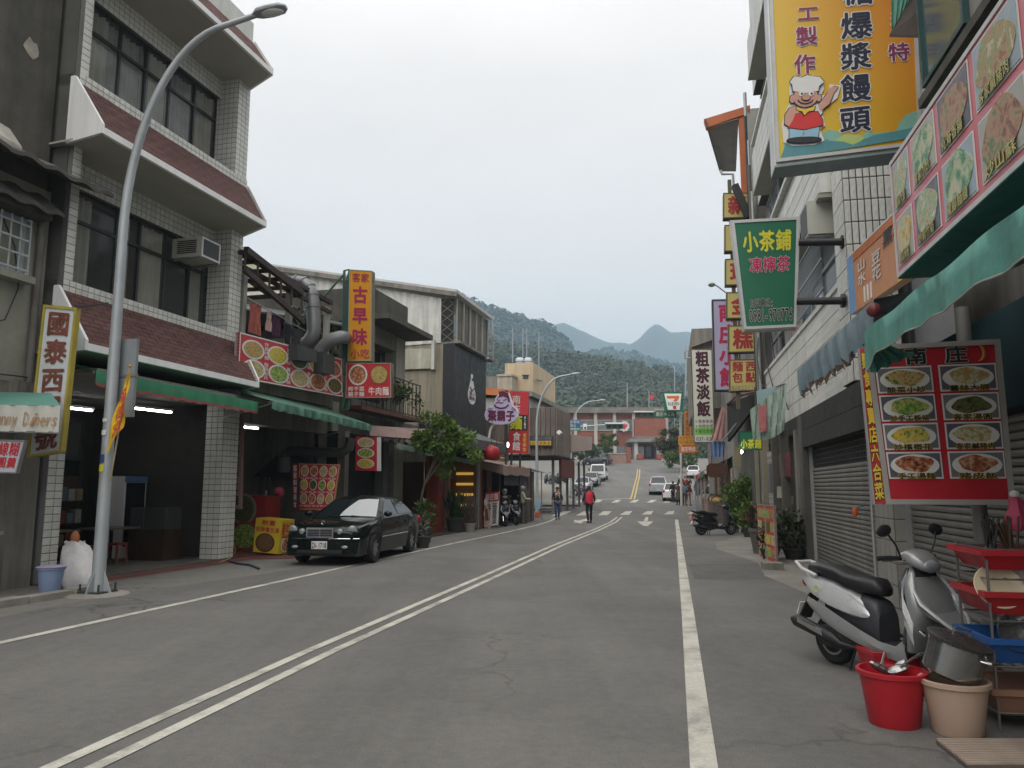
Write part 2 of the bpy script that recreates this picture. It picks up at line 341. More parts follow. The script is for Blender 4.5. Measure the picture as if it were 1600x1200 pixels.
def strip(pts,wd,mat,name='road_line',z=.006,m=None):
    """painted line along ground points"""
    q = []
    for a,b in zip(pts[:-1],pts[1:]):
        k = max(1,int((b - a).length / .5)); q += [a.lerp(b,i / k) for i in range(k)]
    q.append(pts[-1]); rg = []
    for i,p in enumerate(q):
        d = (q[min(i + 1,len(q) - 1)] - q[max(i - 1,0)]); d.z = 0; d.normalize(); s = V3(-d.y,d.x,0) * wd / 2
        rg.append([V3(a.x,a.y,gz(a.x,a.y) + z) for a in (p - s,p + s)])
    mm = m or MB(); mm.loft(rg,False,False)
    return mm if m is not None else struct(name,mat,mm)
# left edge line, double centre line, right edge line
strip([V3(-7.2,0,0)] + edge([(0,1005),(260,948),(545,885),(700,851),(790,832),(838,821),(858,815),(868,810)]),.13,paint_w,'edge_line')
c0 = edge([(113,1200),(500,1018),(760,903),(870,853),(930,829),(958,816),(968,808)])
d0_ = (c0[0] - c0[1]).normalized(); c0 = [c0[0] + d0_ * 6] + c0
strip([p + V3(-.13,0,0) for p in c0],.105,paint_w,'centre_line'); strip([p + V3(.13,0,0) for p in c0],.105,paint_w,'centre_line')
strip([V3(.1,-1,0)] + edge([(1100,1200),(1075,960),(1062,850),(1057,812)]),.16,paint_w,'edge_line')
for dx in (-.16,.16): strip([p + V3(dx,0,0) for p in edge([(988,780),(993,760),(997,745),(998,733)])],.13,paint_y,'centre_line')
strip(edge([(868,783),(985,778.5)]),.3,paint_w,'stop_line')
def gpoly(pxs,mat,name,z=.006):
    p = edge(pxs); n_ = 6; m = MB()
    m.loft([[V3(q.x,q.y,gz(q.x,q.y) + z) for q in (p[0].lerp(p[3],k / n_),p[1].lerp(p[2],k / n_))] for k in range(n_ + 1)],False,False); return struct(name,mat,m)
for x0,x1,x2 in ((862,873,893),(900,912,928),(934,942,956),(968,977,988),(1002,1010,1021),(1037,1044,1054),(1073,1080,1090)):   # near crossing
    y0,y1 = 806 - (x0 - 862) * .012,799
    wd_ = 16
    gpoly([(x0,y0),(x0 + wd_ - 1,y0 - .3),(x2,y1 - (x0 - 862) * .004),(x1,y1)],paint_w,'crossing_stripe')
for x0 in (866,898,926,955,983,1010,1036):                                                                # far crossing
    gpoly([(x0,785.4),(x0 + 9.5,785.2),(x0 + 16,781),(x0 + 7.5,781.2)],paint_w,'crossing_stripe')
for k in range(6): gpoly([(832 + k,799.5 - k * 4.2),(872 - k * 1.5,798 - k * 4.2),(872 - k * 1.5,796 - k * 4.2),(834 + k,797.5 - k * 4.2)],paint_w,'crossing_stripe')
gpoly([(1006,814),(1012,814),(1013,808),(1009,808)],paint_w,'lane_arrow'); gpoly([(995,815),(1021,815),(1012,822),(1006,822)],paint_w,'lane_arrow',.007)
gpoly([(896,817.5),(902,814),(918,810),(923,813)],paint_w,'lane_arrow'); gpoly([(896,814),(899,812.5),(911,816.5),(906,818.2)],paint_w,'lane_arrow',.007)
# repaired strips of darker asphalt
tar = M('asphalt_repair',(.098,.096,.092),.9,.12,.8,grime=.3,gs=.6,gcol=(.07,.068,.065),bump=.5,bs=120,fine=.25)
gpoly([(1085,905),(1240,905),(1215,880),(1075,882)],tar,'road_patch',.0035)
# aprons
red_tile = M('red_paving',(.16,.06,.05),.8,.2,3,grime=.6,gs=1.5,bump=.3)
def flat(pts,mat,name,z): m = MB(); m.poly(*[V3(p.x,p.y,z) for p in pts]); return struct(name,mat,m)
flat([L.w(p) for p in ((-11.0,10.6,0),(-10.55,10.6,0),(-10.4,15.9,0),(-9.7,16.3,0),(-9.6,20.4,0),(-11.0,20.4,0))],red_tile,'arcade_paving',.004)
patch = M('concrete_patch',(.195,.185,.165),.9,.2,1,grime=.5,gs=1.2,gcol=(.1,.095,.08),fine=.12,bump=.4)
flat(edge([(1265,930),(1195,900),(1185,880),(1120,858),(1118,848),(1175,832),(1250,852),(1300,905)]),patch,'pavement',.004)
yard = M('yard_concrete',(.22,.205,.18),.9,.15,.6,grime=.4,gs=.6,gcol=(.11,.1,.08))
q = [W.G(*a) for a in ((848,775),(892,776),(902,762),(905,735),(850,742))]
m = MB(); rg = []
for k in range(25):
    t = k / 24; y = 58 + 34 * t; rg.append([V3(x,y,gz(0,y) + .10) for x in (-40,itp(le2,max(y,le2[0].y)) - .5)])
m.loft(rg,False,False); struct('forecourt',yard,m)
kerb_m = M('kerb_concrete',(.26,.25,.22),.9,.15,2,grime=.5)
m = MB(); rg = []
for k in range(80):
    y = 58 + 34 * k / 79; x = itp(le2,max(y,le2[0].y)) - .5; z = gz(0,y); rg.append([V3(x,y,z - .1),V3(x + .22,y,z - .1),V3(x + .2,y,z + .12),V3(x,y,z + .12)])
m.loft(rg); struct('kerb',kerb_m,m)
# kerb stones at the left, one by one
th = T('kerb_stones','row of worn grey kerb stones along the foot of the old concrete house','kerb',L,(-9.6,6,0))
for k in range(7):
    v = 5.2 + k * .78; m = MB(); a = random.uniform(-.02,.02); m.box(-9.75 + a,-9.5 + a,v,v + .72,-.02,.10 + random.uniform(-.015,.015)); th.p('kerb_stone',kerb_m,m)
# ================================================================== LEFT SIDE OF THE STREET
def LF(u,v0,v1,z0,z1): return Face((u,v0,z0),(u,v1,z0),(u,v1,z1),(u,v0,z1))          # faces the street from the left
def CF(v,u0,u1,z0,z1): return Face((u0,v,z0),(u1,v,z0),(u1,v,z1),(u0,v,z1))          # faces back down the street
def RW(u,v0,v1,z0,z1): return Face((u,v1,z0),(u,v0,z0),(u,v0,z1),(u,v1,z1))          # faces the street from the right
def UF(u,*px,fr=None): f = fr or L; return Face(*[f.U(u,*q) for q in px])
def VF(v,*px,fr=None): f = fr or L; return Face(*[f.V(v,*q) for q in px])
def B(*a): return MB().box(*a)
grout = M('grout_dark',(.16,.165,.16),.9,.15,3,grime=.3)
tile_w = M('wall_tile',(.62,.63,.59),.38,.08,5,grime=.22,gs=1.1,gcol=(.2,.19,.17),rnd=.10,streak=.10)
shingle_m = M('roof_shingle',(.105,.052,.047),.9,.22,4,grime=.3,gs=.8,gcol=(.05,.028,.026),rnd=.22,bump=.6,bs=120,fine=.25)
white_p = M('white_paint',(.80,.81,.81),.6,.05,2,grime=.12,gs=1,gcol=(.3,.3,.28),streak=.1)
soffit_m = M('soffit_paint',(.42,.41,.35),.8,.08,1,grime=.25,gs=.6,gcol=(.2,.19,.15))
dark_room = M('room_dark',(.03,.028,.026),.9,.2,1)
win_frame = M('window_frame_bronze',(.028,.028,.028),.35,.1)
glass_m = M('window_glass',(.13,.135,.135),.05,0,spec=.7,alpha=.26)  # grey base colour paints in a dull reflection on dirty panes
glass_d = M('window_glass_dark',(.018,.021,.023),.06,0,spec=.7)
curtain_m = M('curtain_cloth',(.75,.76,.66),.9,.15,2,grime=.2)
steel = M('galvanised_steel',(.36,.38,.40),.42,.12,2,metal=.7,grime=.25,gs=2,gcol=(.2,.2,.2))
lampsteel = M('lamp_post_steel',(.40,.43,.45),.5,.10,1.5,metal=.35,grime=.35,gs=1.2,gcol=(.2,.21,.21))
darksteel = M('dark_steel',(.035,.037,.04),.5,.2,3)
conc_old = M('old_concrete',(.31,.305,.255),.92,.14,.8,grime=.5,gs=.45,gcol=(.10,.098,.08),streak=.16,bump=.5,bs=40,fine=.1)
conc_black = M('mouldy_concrete',(.10,.096,.082),.95,.25,.9,grime=.6,gs=.5,gcol=(.035,.033,.027),streak=.22,bump=.6,bs=30,fine=.15)
conc_mid = M('grey_concrete',(.21,.20,.175),.9,.15,.7,grime=.5,gs=.5,gcol=(.07,.065,.055),streak=.4,bump=.4,fine=.1)
rooftile_old = M('old_roof_tile',(.09,.085,.08),.9,.3,3,grime=.5,gs=2,gcol=(.03,.03,.028),rnd=.25,fine=.2)
red_s = M('sign_red',(.50,.035,.045),.42,.06,1,grime=.15,gs=1,gcol=(.2,.03,.03))
white_s = M('sign_white',(.70,.70,.68),.45,.05,1,grime=.15,gs=1.2,gcol=(.35,.34,.3))
yellow_s = M('sign_yellow',(.72,.50,.05),.45,.05,1,grime=.15,gs=1.2,gcol=(.3,.22,.05))
yellow_dirty = M('sign_yellow_frame',(.42,.34,.06),.5,.15,2,grime=.35,gs=3,gcol=(.2,.14,.04))
black_s = M('sign_black',(.02,.02,.022),.5,.1,1)
green_frame = M('green_paint_steel',(.05,.14,.10),.5,.2,2,grime=.4,gs=2)
FOODS = [foodmat('food_noodles',[(.20,.05,.01),(.48,.24,.06),(.55,.42,.18),(.06,.16,.02)]),foodmat('food_greens',[(.02,.09,.01),(.05,.24,.04),(.30,.38,.05),(.55,.45,.2)]),
         foodmat('food_meat',[(.05,.012,.006),(.24,.06,.025),(.42,.14,.06),(.5,.38,.22)]),foodmat('food_yellow',[(.42,.22,.01),(.66,.45,.04),(.60,.52,.12),(.16,.22,.02)]),
         foodmat('food_pale',[(.45,.38,.2),(.62,.55,.38),(.30,.34,.10),(.55,.18,.08)]),foodmat('food_dark',[(.012,.018,.008),(.05,.05,.015),(.16,.12,.03),(.03,.14,.02)])]
plate_m = M('plate_white',(.68,.67,.63),.35,.04,2)
def dish(th,face,a,b,ra,rb,food,rim=.84,d=.004,plate=None):
    p = th.p('dish_picture',plate or plate_m,face.disc(MB(),a,b,ra,rb,d,d + .004))
    th.p('food_picture',food,face.disc(MB(),a,b,ra * rim,rb * rim,d + .004,d + .007),p)
def sign_box(th,face,depth,face_m,frame_m,fw=.04,proud=.012,name='panel'):
    th.p(name,face_m,face.rect(MB(),0,1,0,1,-depth,0))
    if frame_m: th.p('frame',frame_m,panel_frame(face,fw,-depth - .004,proud))
# ---------------------------------------------------------------- tile faced apartment building
th = T('tiled_building','white tiled apartment building with three bands of brown shingle eaves above an open arcade','building',L,(-11.4,13.3,0))
m = MB(); m.box(-22,-12.7,10.7,15.9,3.9,13.2); m.box(-12.7,-11.2,10.7,10.75,3.9,13.2); m.box(-12.7,-11.75,15.85,15.9,3.9,13.2)
th.p('wall',M('plaster_inner',(.10,.10,.09),.9),m)
alltiles = []
wallp = MB()
def tiled(box,faces,th_tiles,pitch=(.142,.132)):
    wallp.box(*box)
    for f in faces: th_tiles += grid(f,max(1,round(f.wd / pitch[0])),max(1,round(f.ht / pitch[1])),.014,.008)
for z0,z1,zs in ((5.30,7.28,7.83),(9.2,11.18,11.68)):
    tiled((-11.75,-11.10,15.42,15.9,z0,zs - .01),[LF(-11.10,15.42,15.9,z0,zs - .01),CF(15.42,-11.75,-11.10,z0,zs - .01)],alltiles)
    tiled((-11.75,-11.10,10.72,10.92,z0,zs - .01),[LF(-11.10,10.72,10.92,z0,zs - .01)],alltiles)
    tiled((-11.98,-11.60,10.92,15.42,z1,zs - .012),[LF(-11.60,10.92,15.42,z1,zs - .012)],alltiles)
    tiled((-11.72,-11.08,10.7,15.92,z0 - .22,z0),[LF(-11.08,10.7,15.92,z0 - .22,z0)],alltiles)
tiled((-11.52,-11.05,15.43,16.02,0,3.93),[LF(-11.05,15.43,16.02,0,3.93),CF(15.43,-11.52,-11.05,0,3.93)],alltiles)
tiled((-11.5,-11.1,10.72,11.06,0,3.93),[LF(-11.10,10.72,11.06,0,3.93)],alltiles)
th.p('column',grout,wallp)
pieces(th,'tile',tile_w,alltiles,300,chamfer=.08)
sh = []; roofb = MB(); fas = MB(); gab = MB(); sof = MB()
for zb,zt in ((3.98,5.08),(7.82,8.98),(11.67,12.83)):
    a = Face((-10.2,10.46,zb + .04),(-10.2,15.36,zb + .04),(-11.07,15.85,zt),(-11.07,10.62,zt))
    a.rect(roofb,0,1,0,1,-.06,0)
    sh += grid(a,18,11,.012,.018,.0,stagger=.5)
    fas = MB(); gab = MB(); sof = MB(); fas.box(-10.24,-10.17,10.42,15.42,zb - .06,zb + .06)
    sof.slab([V3(-11.98,10.6,zb - .04),V3(-10.24,10.46,zb - .04),V3(-10.24,15.40,zb - .04),V3(-11.04,15.87,zb - .04),V3(-11.98,15.87,zb - .04)],(0,0,.035))
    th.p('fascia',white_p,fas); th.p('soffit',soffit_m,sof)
    for v,vt in ((10.38,10.55),(15.40,15.88)): gab = MB(); gab.slab([V3(-10.18,v,zb - .06),V3(-11.12,vt,zb - .06),V3(-11.12,vt,zt + .06),V3(-11.02,vt,zt + .06),V3(-10.18,v,zb + .12)],(0,.06,0)); th.p('gable_end',white_p,gab)
rf = th.p('shingle_eave',shingle_m,roofb)
pieces(th,'shingle',shingle_m,sh,300,parent=None,chamfer=.02,tilt=.03)

th.p('parapet',tile_w,B(-11.5,-11.1,10.7,15.9,12.8,13.4))
def curtain(u,v0,v1,z0,z1,amp=.035,n=40):
    m = MB(); a = []; ph = random.random() * 6
    for k in range(n + 1):
        t = k / n; v = v0 + (v1 - v0) * t; du = amp * sin(t * (v1 - v0) * 42 + ph) + amp * .6 * sin(t * (v1 - v0) * 19 + ph * 2); a.append((u + du,v))
    m.loft([[V3(x,v,z) for x,v in a] for z in (z0,z1)],False,False); return m
for fl,(z0,z1) in enumerate(((5.31,7.28),(9.21,11.18))):
    vs_ = [10.95,11.3,12.25,13.0,13.75,14.6,15.4] if fl else [10.95,11.4,12.5,13.15,13.95,14.75,15.4]
    u = -11.72; zt = z0 + 1.38
    fr_ = MB()
    fr_.box(u - .03,u + .03,10.92,15.42,z0,z0 + .05); fr_.box(u - .03,u + .03,10.92,15.42,z1 - .05,z1 - .001); fr_.box(u - .035,u + .035,10.92,15.42,zt - .03,zt + .03)
    for v in vs_: fr_.box(u - .032,u + .032,v - .028,v + .028,z0 + .05,z1 - .05)
    wf = th.p('window',win_frame,fr_)
    for i in range(len(vs_) - 1):
        g = (.92 if (i + fl) % 2 else 1)
        for a,b in ((z0 + .05,zt - .03),(zt + .03,z1 - .05)):
            th.p('pane',glass_m,B(u - .006 + (.01 if i % 2 else -.01),u + .0 + (.01 if i % 2 else -.01),vs_[i] + .028,vs_[i + 1] - .028,a,b),wf)
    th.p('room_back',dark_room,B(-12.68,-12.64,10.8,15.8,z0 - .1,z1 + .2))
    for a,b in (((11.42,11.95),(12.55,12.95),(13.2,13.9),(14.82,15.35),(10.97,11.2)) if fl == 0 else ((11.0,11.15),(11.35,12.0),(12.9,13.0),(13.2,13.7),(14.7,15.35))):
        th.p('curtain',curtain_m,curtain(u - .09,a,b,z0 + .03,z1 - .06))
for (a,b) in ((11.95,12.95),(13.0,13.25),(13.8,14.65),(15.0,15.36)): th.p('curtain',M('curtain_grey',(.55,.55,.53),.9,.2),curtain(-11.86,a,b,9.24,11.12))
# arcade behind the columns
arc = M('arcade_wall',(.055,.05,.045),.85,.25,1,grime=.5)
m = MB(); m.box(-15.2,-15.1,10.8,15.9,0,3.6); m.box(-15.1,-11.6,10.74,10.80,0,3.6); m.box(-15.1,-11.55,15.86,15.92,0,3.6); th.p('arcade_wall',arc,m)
th.p('ceiling',M('arcade_ceiling',(.26,.25,.23),.9,.15,1,grime=.4),B(-15.1,-10.3,10.8,15.9,3.6,3.68))
th.p('floor',M('arcade_floor',(.13,.125,.115),.7,.2,2,grime=.5),B(-15.1,-11.0,10.72,15.9,-.02,.03))
m = MB()
for v in (11.4,12.4,13.3,14.1,15.0): m.box(-14.62,-14.56,v - .04,v + .04,.03,3.2)
for z in (.1,2.3,3.2): m.box(-14.625,-14.555,11.4,15.05,z - .04,z + .04)
df = th.p('glass_door',M('door_frame_dark',(.035,.036,.038),.5),m)
for v0,v1 in ((11.44,12.36),(12.44,13.26),(13.34,14.06),(14.14,14.96)):
    th.p('pane',glass_d,B(-14.6,-14.59,v0,v1,.14,2.26),df); th.p('pane',glass_m,B(-14.6,-14.59,v0,v1,2.34,3.16),df)
th.p('pillar',M('cream_pillar',(.32,.31,.27),.8),B(-14.3,-14.1,11.2,11.4,.03,3.6))
tube_e = M('tube_light',(1,1,.97),.5,0,emit=12)
def tube_lamp(label,fr,c,d,n_=1,ln=1.1,grp='fluorescent tubes lit under the left arcades'):
    t = T('tube_lamp',label,'lamp',fr,c,grp); c = Vector(c); d = Vector(d).normalized()
    t.p('housing',white_p,MB().bar(c - d * ln * .52,c + d * ln * .52,.09,.05)); t.p('tube',tube_e,MB().tube([c - d * ln / 2 - V3(0,0,.05),c + d * ln / 2 - V3(0,0,.05)],.022,8)); return t
tube_lamp('lit fluorescent tube under the arcade ceiling, seen just left of the tiled column',L,(-12.35,14.6,3.42),(.15,1,0))
tube_lamp('lit fluorescent tube deep in the arcade, seen beside the yellow flag',L,(-13.6,13.7,3.4),(.1,1,0),ln=.9)
tube_lamp('short lit tube lamp under the green awning, right of the tiled column',L,(-11.5,17.1,3.2),(.2,1,0),ln=.6)
t = T('emergency_light','small glowing white light box on the dark arcade wall above the white sack','lamp',L,(-14.5,11.9,2.75))
t.p('housing',white_p,B(-14.55,-14.45,11.78,12.02,2.6,2.9)); t.p('diffuser',M('soft_glow',(.9,.95,1),.5,0,emit=1.6),B(-14.45,-14.43,11.8,12.0,2.62,2.88))
# arcade furniture
wood_d = M('dark_wood',(.05,.03,.02),.6,.25,3)
for k,(u,v,lab) in enumerate(((-13.0,14.3,'dark wooden table in the shade of the arcade beside the tiled column'),(-13.3,12.9,'dark wooden table in the middle of the arcade behind the lamp post'))):
    t = T('arcade_table',lab,'table',L,(u,v,.03),'tables standing in the arcade')
    t.p('tabletop',M('table_top',(.16,.14,.12),.3),B(u - .4,u + .4,v - .5,v + .5,.73,.77))
    for a in (-.34,.34):
        for b in (-.44,.44): t.p('leg',wood_d,B(u + a - .025,u + a + .025,v + b - .025,v + b + .025,.03,.73))
t = T('display_case','low glass display case in the arcade next to the tiled column','case',L,(-12.4,15.1,.03))
t.p('cabinet',wood_d,B(-12.9,-11.95,14.75,15.35,.03,.7)); t.p('glass_box',M('case_glass',(.10,.11,.11),.1,0,alpha=.5),B(-12.88,-11.97,14.77,15.33,.7,1.2))
stool_m = M('stool_red',(.22,.03,.03),.5); 
for k,(u,v,lab_) in enumerate(((-12.5,14.0,'red plastic stool under the arcade near the tiled column'),(-12.6,13.2,'red plastic stool between the two arcade tables'),(-12.9,12.3,'red plastic stool deep in the arcade behind the lamp post'))):
    t = T('stool',lab_,'stool',L,(u,v,.03),'red stools in the arcade'); t.p('seat',stool_m,B(u - .15,u + .15,v - .15,v + .15,.42,.46))
    for a in (-.12,.12):
        for b_ in (-.12,.12): t.p('leg',stool_m,MB().bar((u + a * 1.2,v + b_ * 1.2,.03),(u + a,v + b_,.42),.035))
t = T('shop_shelf','dark shelf of jars and cartons against the arcade back wall','shelf',L,(-14.3,13.7,.03)); t.p('case',wood_d,B(-14.5,-14.2,13.0,14.6,.03,1.9))
for j in range(3):
    for i_ in range(7): t.p('carton',M('carton_%d' % ((i_ + j) % 4),((.25,.2,.12),(.2,.05,.04),(.12,.16,.2),(.3,.3,.27))[(i_ + j) % 4],.7,.2,8),B(-14.2,-14.02,13.05 + i_ * .22,13.22 + i_ * .22,.35 + j * .5,.35 + j * .5 + random.uniform(.2,.36)))
    t.p('shelf_board',wood_d,B(-14.2,-14.0,13.0,14.6,.31 + j * .5,.345 + j * .5))
t = T('wall_plaque','dim red honour plaque on the arcade back wall behind the flag','plaque',L,(-14.5,13.2,2.3)); t.p('board',M('plaque_red_dim',(.16,.03,.03),.6),B(-14.55,-14.5,12.4,14.2,2.35,3.0)); t.p('lettering',M('ornament_gold',(.45,.2,.03),.5),text(MB(),LF(-14.5,12.4,14.2,2.35,3.0),'客家美食',.08,.92,.2,.85))
t = T('drinks_fridge','tall pale drinks fridge standing in the arcade left of the tiled column','fridge',L,(-13.6,15.3,.03)); t.p('case',white_p,B(-14.0,-13.3,15.0,15.7,.03,1.9)); t.p('glass_door',glass_d,B(-13.3,-13.28,15.05,15.65,.3,1.75)); t.p('header',M('fridge_blue',(.1,.2,.4),.5),B(-13.3,-13.27,15.0,15.7,1.76,1.9))
# air conditioner on the first floor window
t = T('air_conditioner','white window air conditioner on a bracket outside the first floor of the tiled building','air conditioner',L,(-11.3,14.55,6.85))
f = (-11.75,-10.98,14.2,14.85,6.75,7.2)
t.p('casing',M('ac_casing',(.52,.52,.46),.5,.1,2,grime=.4,gs=2,gcol=(.25,.22,.16)),B(*f))
t.p('grille_panel',M('ac_grille',(.07,.075,.08),.6),B(-10.98,-10.965,14.24,14.81,6.79,7.16))
pf = panel_frame(LF(-10.965,14.2,14.85,6.75,7.2),.04,-.01,.012); t.p('frame',white_p,pf)
m = MB()
for k in range(7): m.box(-11.6,-11.1,14.185,14.199,6.84 + k * .045,6.86 + k * .045)
t.p('side_vent',darksteel,m); m = MB(); m.bar((-11.72,14.22,6.7),(-10.98,14.22,6.74),.04); m.bar((-11.72,14.83,6.7),(-10.98,14.83,6.74),.04); m.bar((-11.7,14.22,7.3),(-11.05,14.22,6.76),.025); t.p('bracket',steel,m)
# ---------------------------------------------------------------- old concrete house at the left edge of the picture
th = T('concrete_house','weathered grey concrete house with a corrugated tile eave and a barred window','house',L,(-11.6,7,0))
m = MB(); m.box(-20,-11.45,-2,10.66,3.4,6.9); th.p('wall',conc_old,m)
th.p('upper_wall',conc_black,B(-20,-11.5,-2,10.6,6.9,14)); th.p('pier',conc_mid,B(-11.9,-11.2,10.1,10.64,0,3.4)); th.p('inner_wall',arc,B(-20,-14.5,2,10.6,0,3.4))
th.p('beam',conc_mid,B(-11.9,-11.40,2,10.1,3.1,3.4)); th.p('drainpipe',M('pipe_grey',(.15,.14,.125),.7,.2,2,grime=.4),MB().tube([(-11.38,10.45,3.4),(-11.38,10.45,6.7)],.06,10))
# eaves of old tiles: two courses, corrugated
def eave(z0,u1,v1,drop,name='roof_eave'):
    m = MB(); n_ = 74; a,b = [],[]
    for k in range(n_ + 1):
        v = 2 + (v1 - 2) * k / n_; q = .035 * sin(k * 2 * pi / 4.5)
        a.append([V3(-11.5,v,z0 + q + .42),V3(u1,v,z0 + q - .0),V3(u1,v,z0 + q - .07),V3(-11.5,v,z0 + q + .33)])
    m.loft(a); return m
rt = th.p('roof_eave',rooftile_old,eave(6.95,-10.55,11.15,0),smooth=True,angle=50)
th.p('roof_eave',rooftile_old,eave(6.38,-10.95,10.5,0),smooth=True,angle=50)
th.p('eave_board',conc_black,B(-11.5,-11.1,2,10.4,6.25,6.42))
th.p('flashing',M('tarnished_flashing',(.45,.43,.38),.6,.2,2,grime=.5,gs=1.5),MB().loft([[V3(-11.3,v,7.62 + .02 * sin(v * 7)),V3(-11.0,v,7.25 + .02 * sin(v * 5)),V3(-11.0,v,7.17),V3(-11.3,v,7.2)] for v in np.arange(4,9.9,.35)]))
th.p('broken_plaster',M('pale_plaster',(.30,.28,.24),.9,.3,4),MB().add([p for p in (lambda r: [r.P(.5 + .5 * cos(k * .7) * (.5 + .5 * random.random()),.5 + .5 * sin(k * .7) * (.4 + .6 * random.random()),.004) for k in range(9)])(LF(-11.495,L.U(-11.5,33,75).y,L.U(-11.5,66,75).y,L.U(-11.5,50,96).z,L.U(-11.5,50,56).z))],[tuple(range(9))]))
wn = MB(); u = -11.44; v1 = L.U(u,38,350).y; v0 = v1 - 1.75; z1 = min(L.U(u,36,275).z,6.2); z0 = L.U(u,36,432).z
wn = panel_frame(LF(u,v0,v1,z0,z1),.07,-.06,.05)
wf = th.p('window',M('window_frame_pale',(.34,.38,.40),.5,.1,3,grime=.3),wn)
for k in range(4): th.p('pane',glass_d,B(u - .03,u - .02,v0 + .07 + k * .43,v0 + .47 + k * .43,z0 + .07,z1 - .07),wf)
m = MB()
for k in range(10): m.box(u + .12,u + .14,v0 + .05 + k * .19,v0 + .075 + k * .19,z0,z1)
for k in range(6): m.box(u + .135,u + .15,v0,v1,z0 + .05 + k * .26,z0 + .08 + k * .26)
for z in (z0,z1 - .03): m.box(u,u + .14,v0,v0 + .03,z,z + .03); m.box(u,u + .14,v1 - .03,v1,z,z + .03)
th.p('window_bars',M('bar_paint',(.42,.47,.50),.5,.1,3,grime=.3,gs=4,gcol=(.15,.08,.05)),m,wf)
th.p('sill',conc_old,B(-11.5,-11.2,v0 - .1,v1 + .1,z0 - .15,z0 - .03))
for pts,lab in (([(-11.4,9.6,6.3),(-11.38,9.75,6.0),(-11.38,9.95,5.7),(-11.38,10.1,5.0),(-11.38,9.9,4.4),(-11.38,9.2,4.1),(-11.4,8.6,4.0)],'thin black cable hanging in a bow down the concrete house wall'),
                 ([(-11.38,7.0,3.62),(-11.36,8.5,3.55),(-11.36,9.3,3.46),(-11.36,10.4,3.5)],'grey conduit running under the window along the concrete house wall')):
    solo('cable',darksteel,MB().tube(pts,.012,6),lab,'cable',L,pts[0])
# vertical sign 國泰西服號
V_ = 9.95
F_ = Face(L.V(V_,43,716),L.V(V_,97,707),L.V(V_,121,481),L.V(V_,69,476))
th = T('shop_sign','tall white shop sign in a yellow frame with red brown characters on the concrete house','sign',L,F_.P(.5,0))
sign_box(th,F_,.07,M('sign_face_grey',(.60,.64,.66),.5,.06,1,grime=.2),yellow_dirty,.045,.02)
for i,ch in enumerate('國泰西服號'):
    b1 = .97 - i * .19; th.p('lettering',M('letter_brown_red',(.20,.065,.045),.6,.3,6,grime=.4,gs=4),text(MB(),F_,ch,.14,.86,b1 - .18,b1,.012,.03))
th.p('bracket',darksteel,MB().bar(F_.P(.8,1,-.07),F_.P(.8,1,-.07) + V3(0,.7,.25),.03)); th.p('bracket',darksteel,MB().bar(F_.P(.15,1,-.07),F_.P(.15,1,-.07) + V3(-.5,.3,.2),.03))
# awning with faded script, stall under it
th = T('stall_awning','small green and white canvas awning with faded orange script by the concrete house','awning',L,(-10.9,8.2,2.6))
P1 = [L.V(8.9,-90,604),L.V(8.9,30,607),L.V(8.9,95,634),L.V(8.9,-90,632)]
m = MB(); n_ = 14
rg = []
for k in range(n_ + 1):
    t = k / n_; a = P1[0].lerp(P1[1],t) + V3(-.35,.9,.05); b = P1[3].lerp(P1[2],t); rg.append([a,a.lerp(b,.5) - V3(0,0,.02 * sin(t * 9)),b])
m.loft(rg,False,False); th.p('canopy',M('awning_green_faded',(.10,.26,.21),.8,.1,2,grime=.3,gs=1),m,smooth=True)
F2 = Face(L.V(8.9,-90,672),L.V(8.9,92,676),L.V(8.9,95,634),L.V(8.9,-90,631))
m = MB(); m.loft([[F2.P(k / 30,t,.012 * sin(k * 1.3) + .006 * sin(k * 3.1)) for k in range(31)] for t in (0,.5,1)],False,False)
val = th.p('valance',M('canvas_white',(.55,.55,.50),.85,.08,2,grime=.25,gs=1.5),m,smooth=True)
th.p('lettering',M('faded_orange_print',(.42,.24,.12),.8),text(MB(),F2,'Sunny Diners',.42,.98,.2,.8,.022,.0,shear=.3),val)
th.p('frame',steel,MB().bar(F2.P(0,0,-.02),F2.P(1,0,-.02),.03))
F3 = Face(L.V(8.6,-60,738),L.V(8.6,26,740),L.V(8.6,40,688),L.V(8.6,-60,684))
th = T('stall_sign','small tilted grey white sign with red characters hanging under the script awning','sign',L,F3.P(.5,0))
sign_box(th,F3,.04,M('sign_lilac',(.46,.46,.50),.5),steel,.02); th.p('lettering',red_s,text(MB(),F3,'手工麵線糊',.1,.95,.5,.95,.006)); th.p('lettering',red_s,text(MB(),F3,'肉圓羹',.45,.95,.15,.5,.006))
th = T('stall_counter','narrow wooden stall counter on slanted legs at the foot of the concrete house','counter',L,(-10.6,8.6,0))
th.p('counter_top',M('counter_wood',(.2,.14,.09),.6,.2,4,grime=.4),B(-12,-10.6,7.5,9.5,.92,.97)); th.p('trim',steel,B(-10.6,-10.57,7.5,9.5,.915,.975))
th.p('leg',M('leg_wood',(.28,.24,.15),.7,.2,4),MB().bar((-10.7,9.1,.9),(-11.0,8.2,.02),.05,.09)); th.p('leg',conc_mid,B(-11.9,-11.8,9.2,9.3,0,.92))
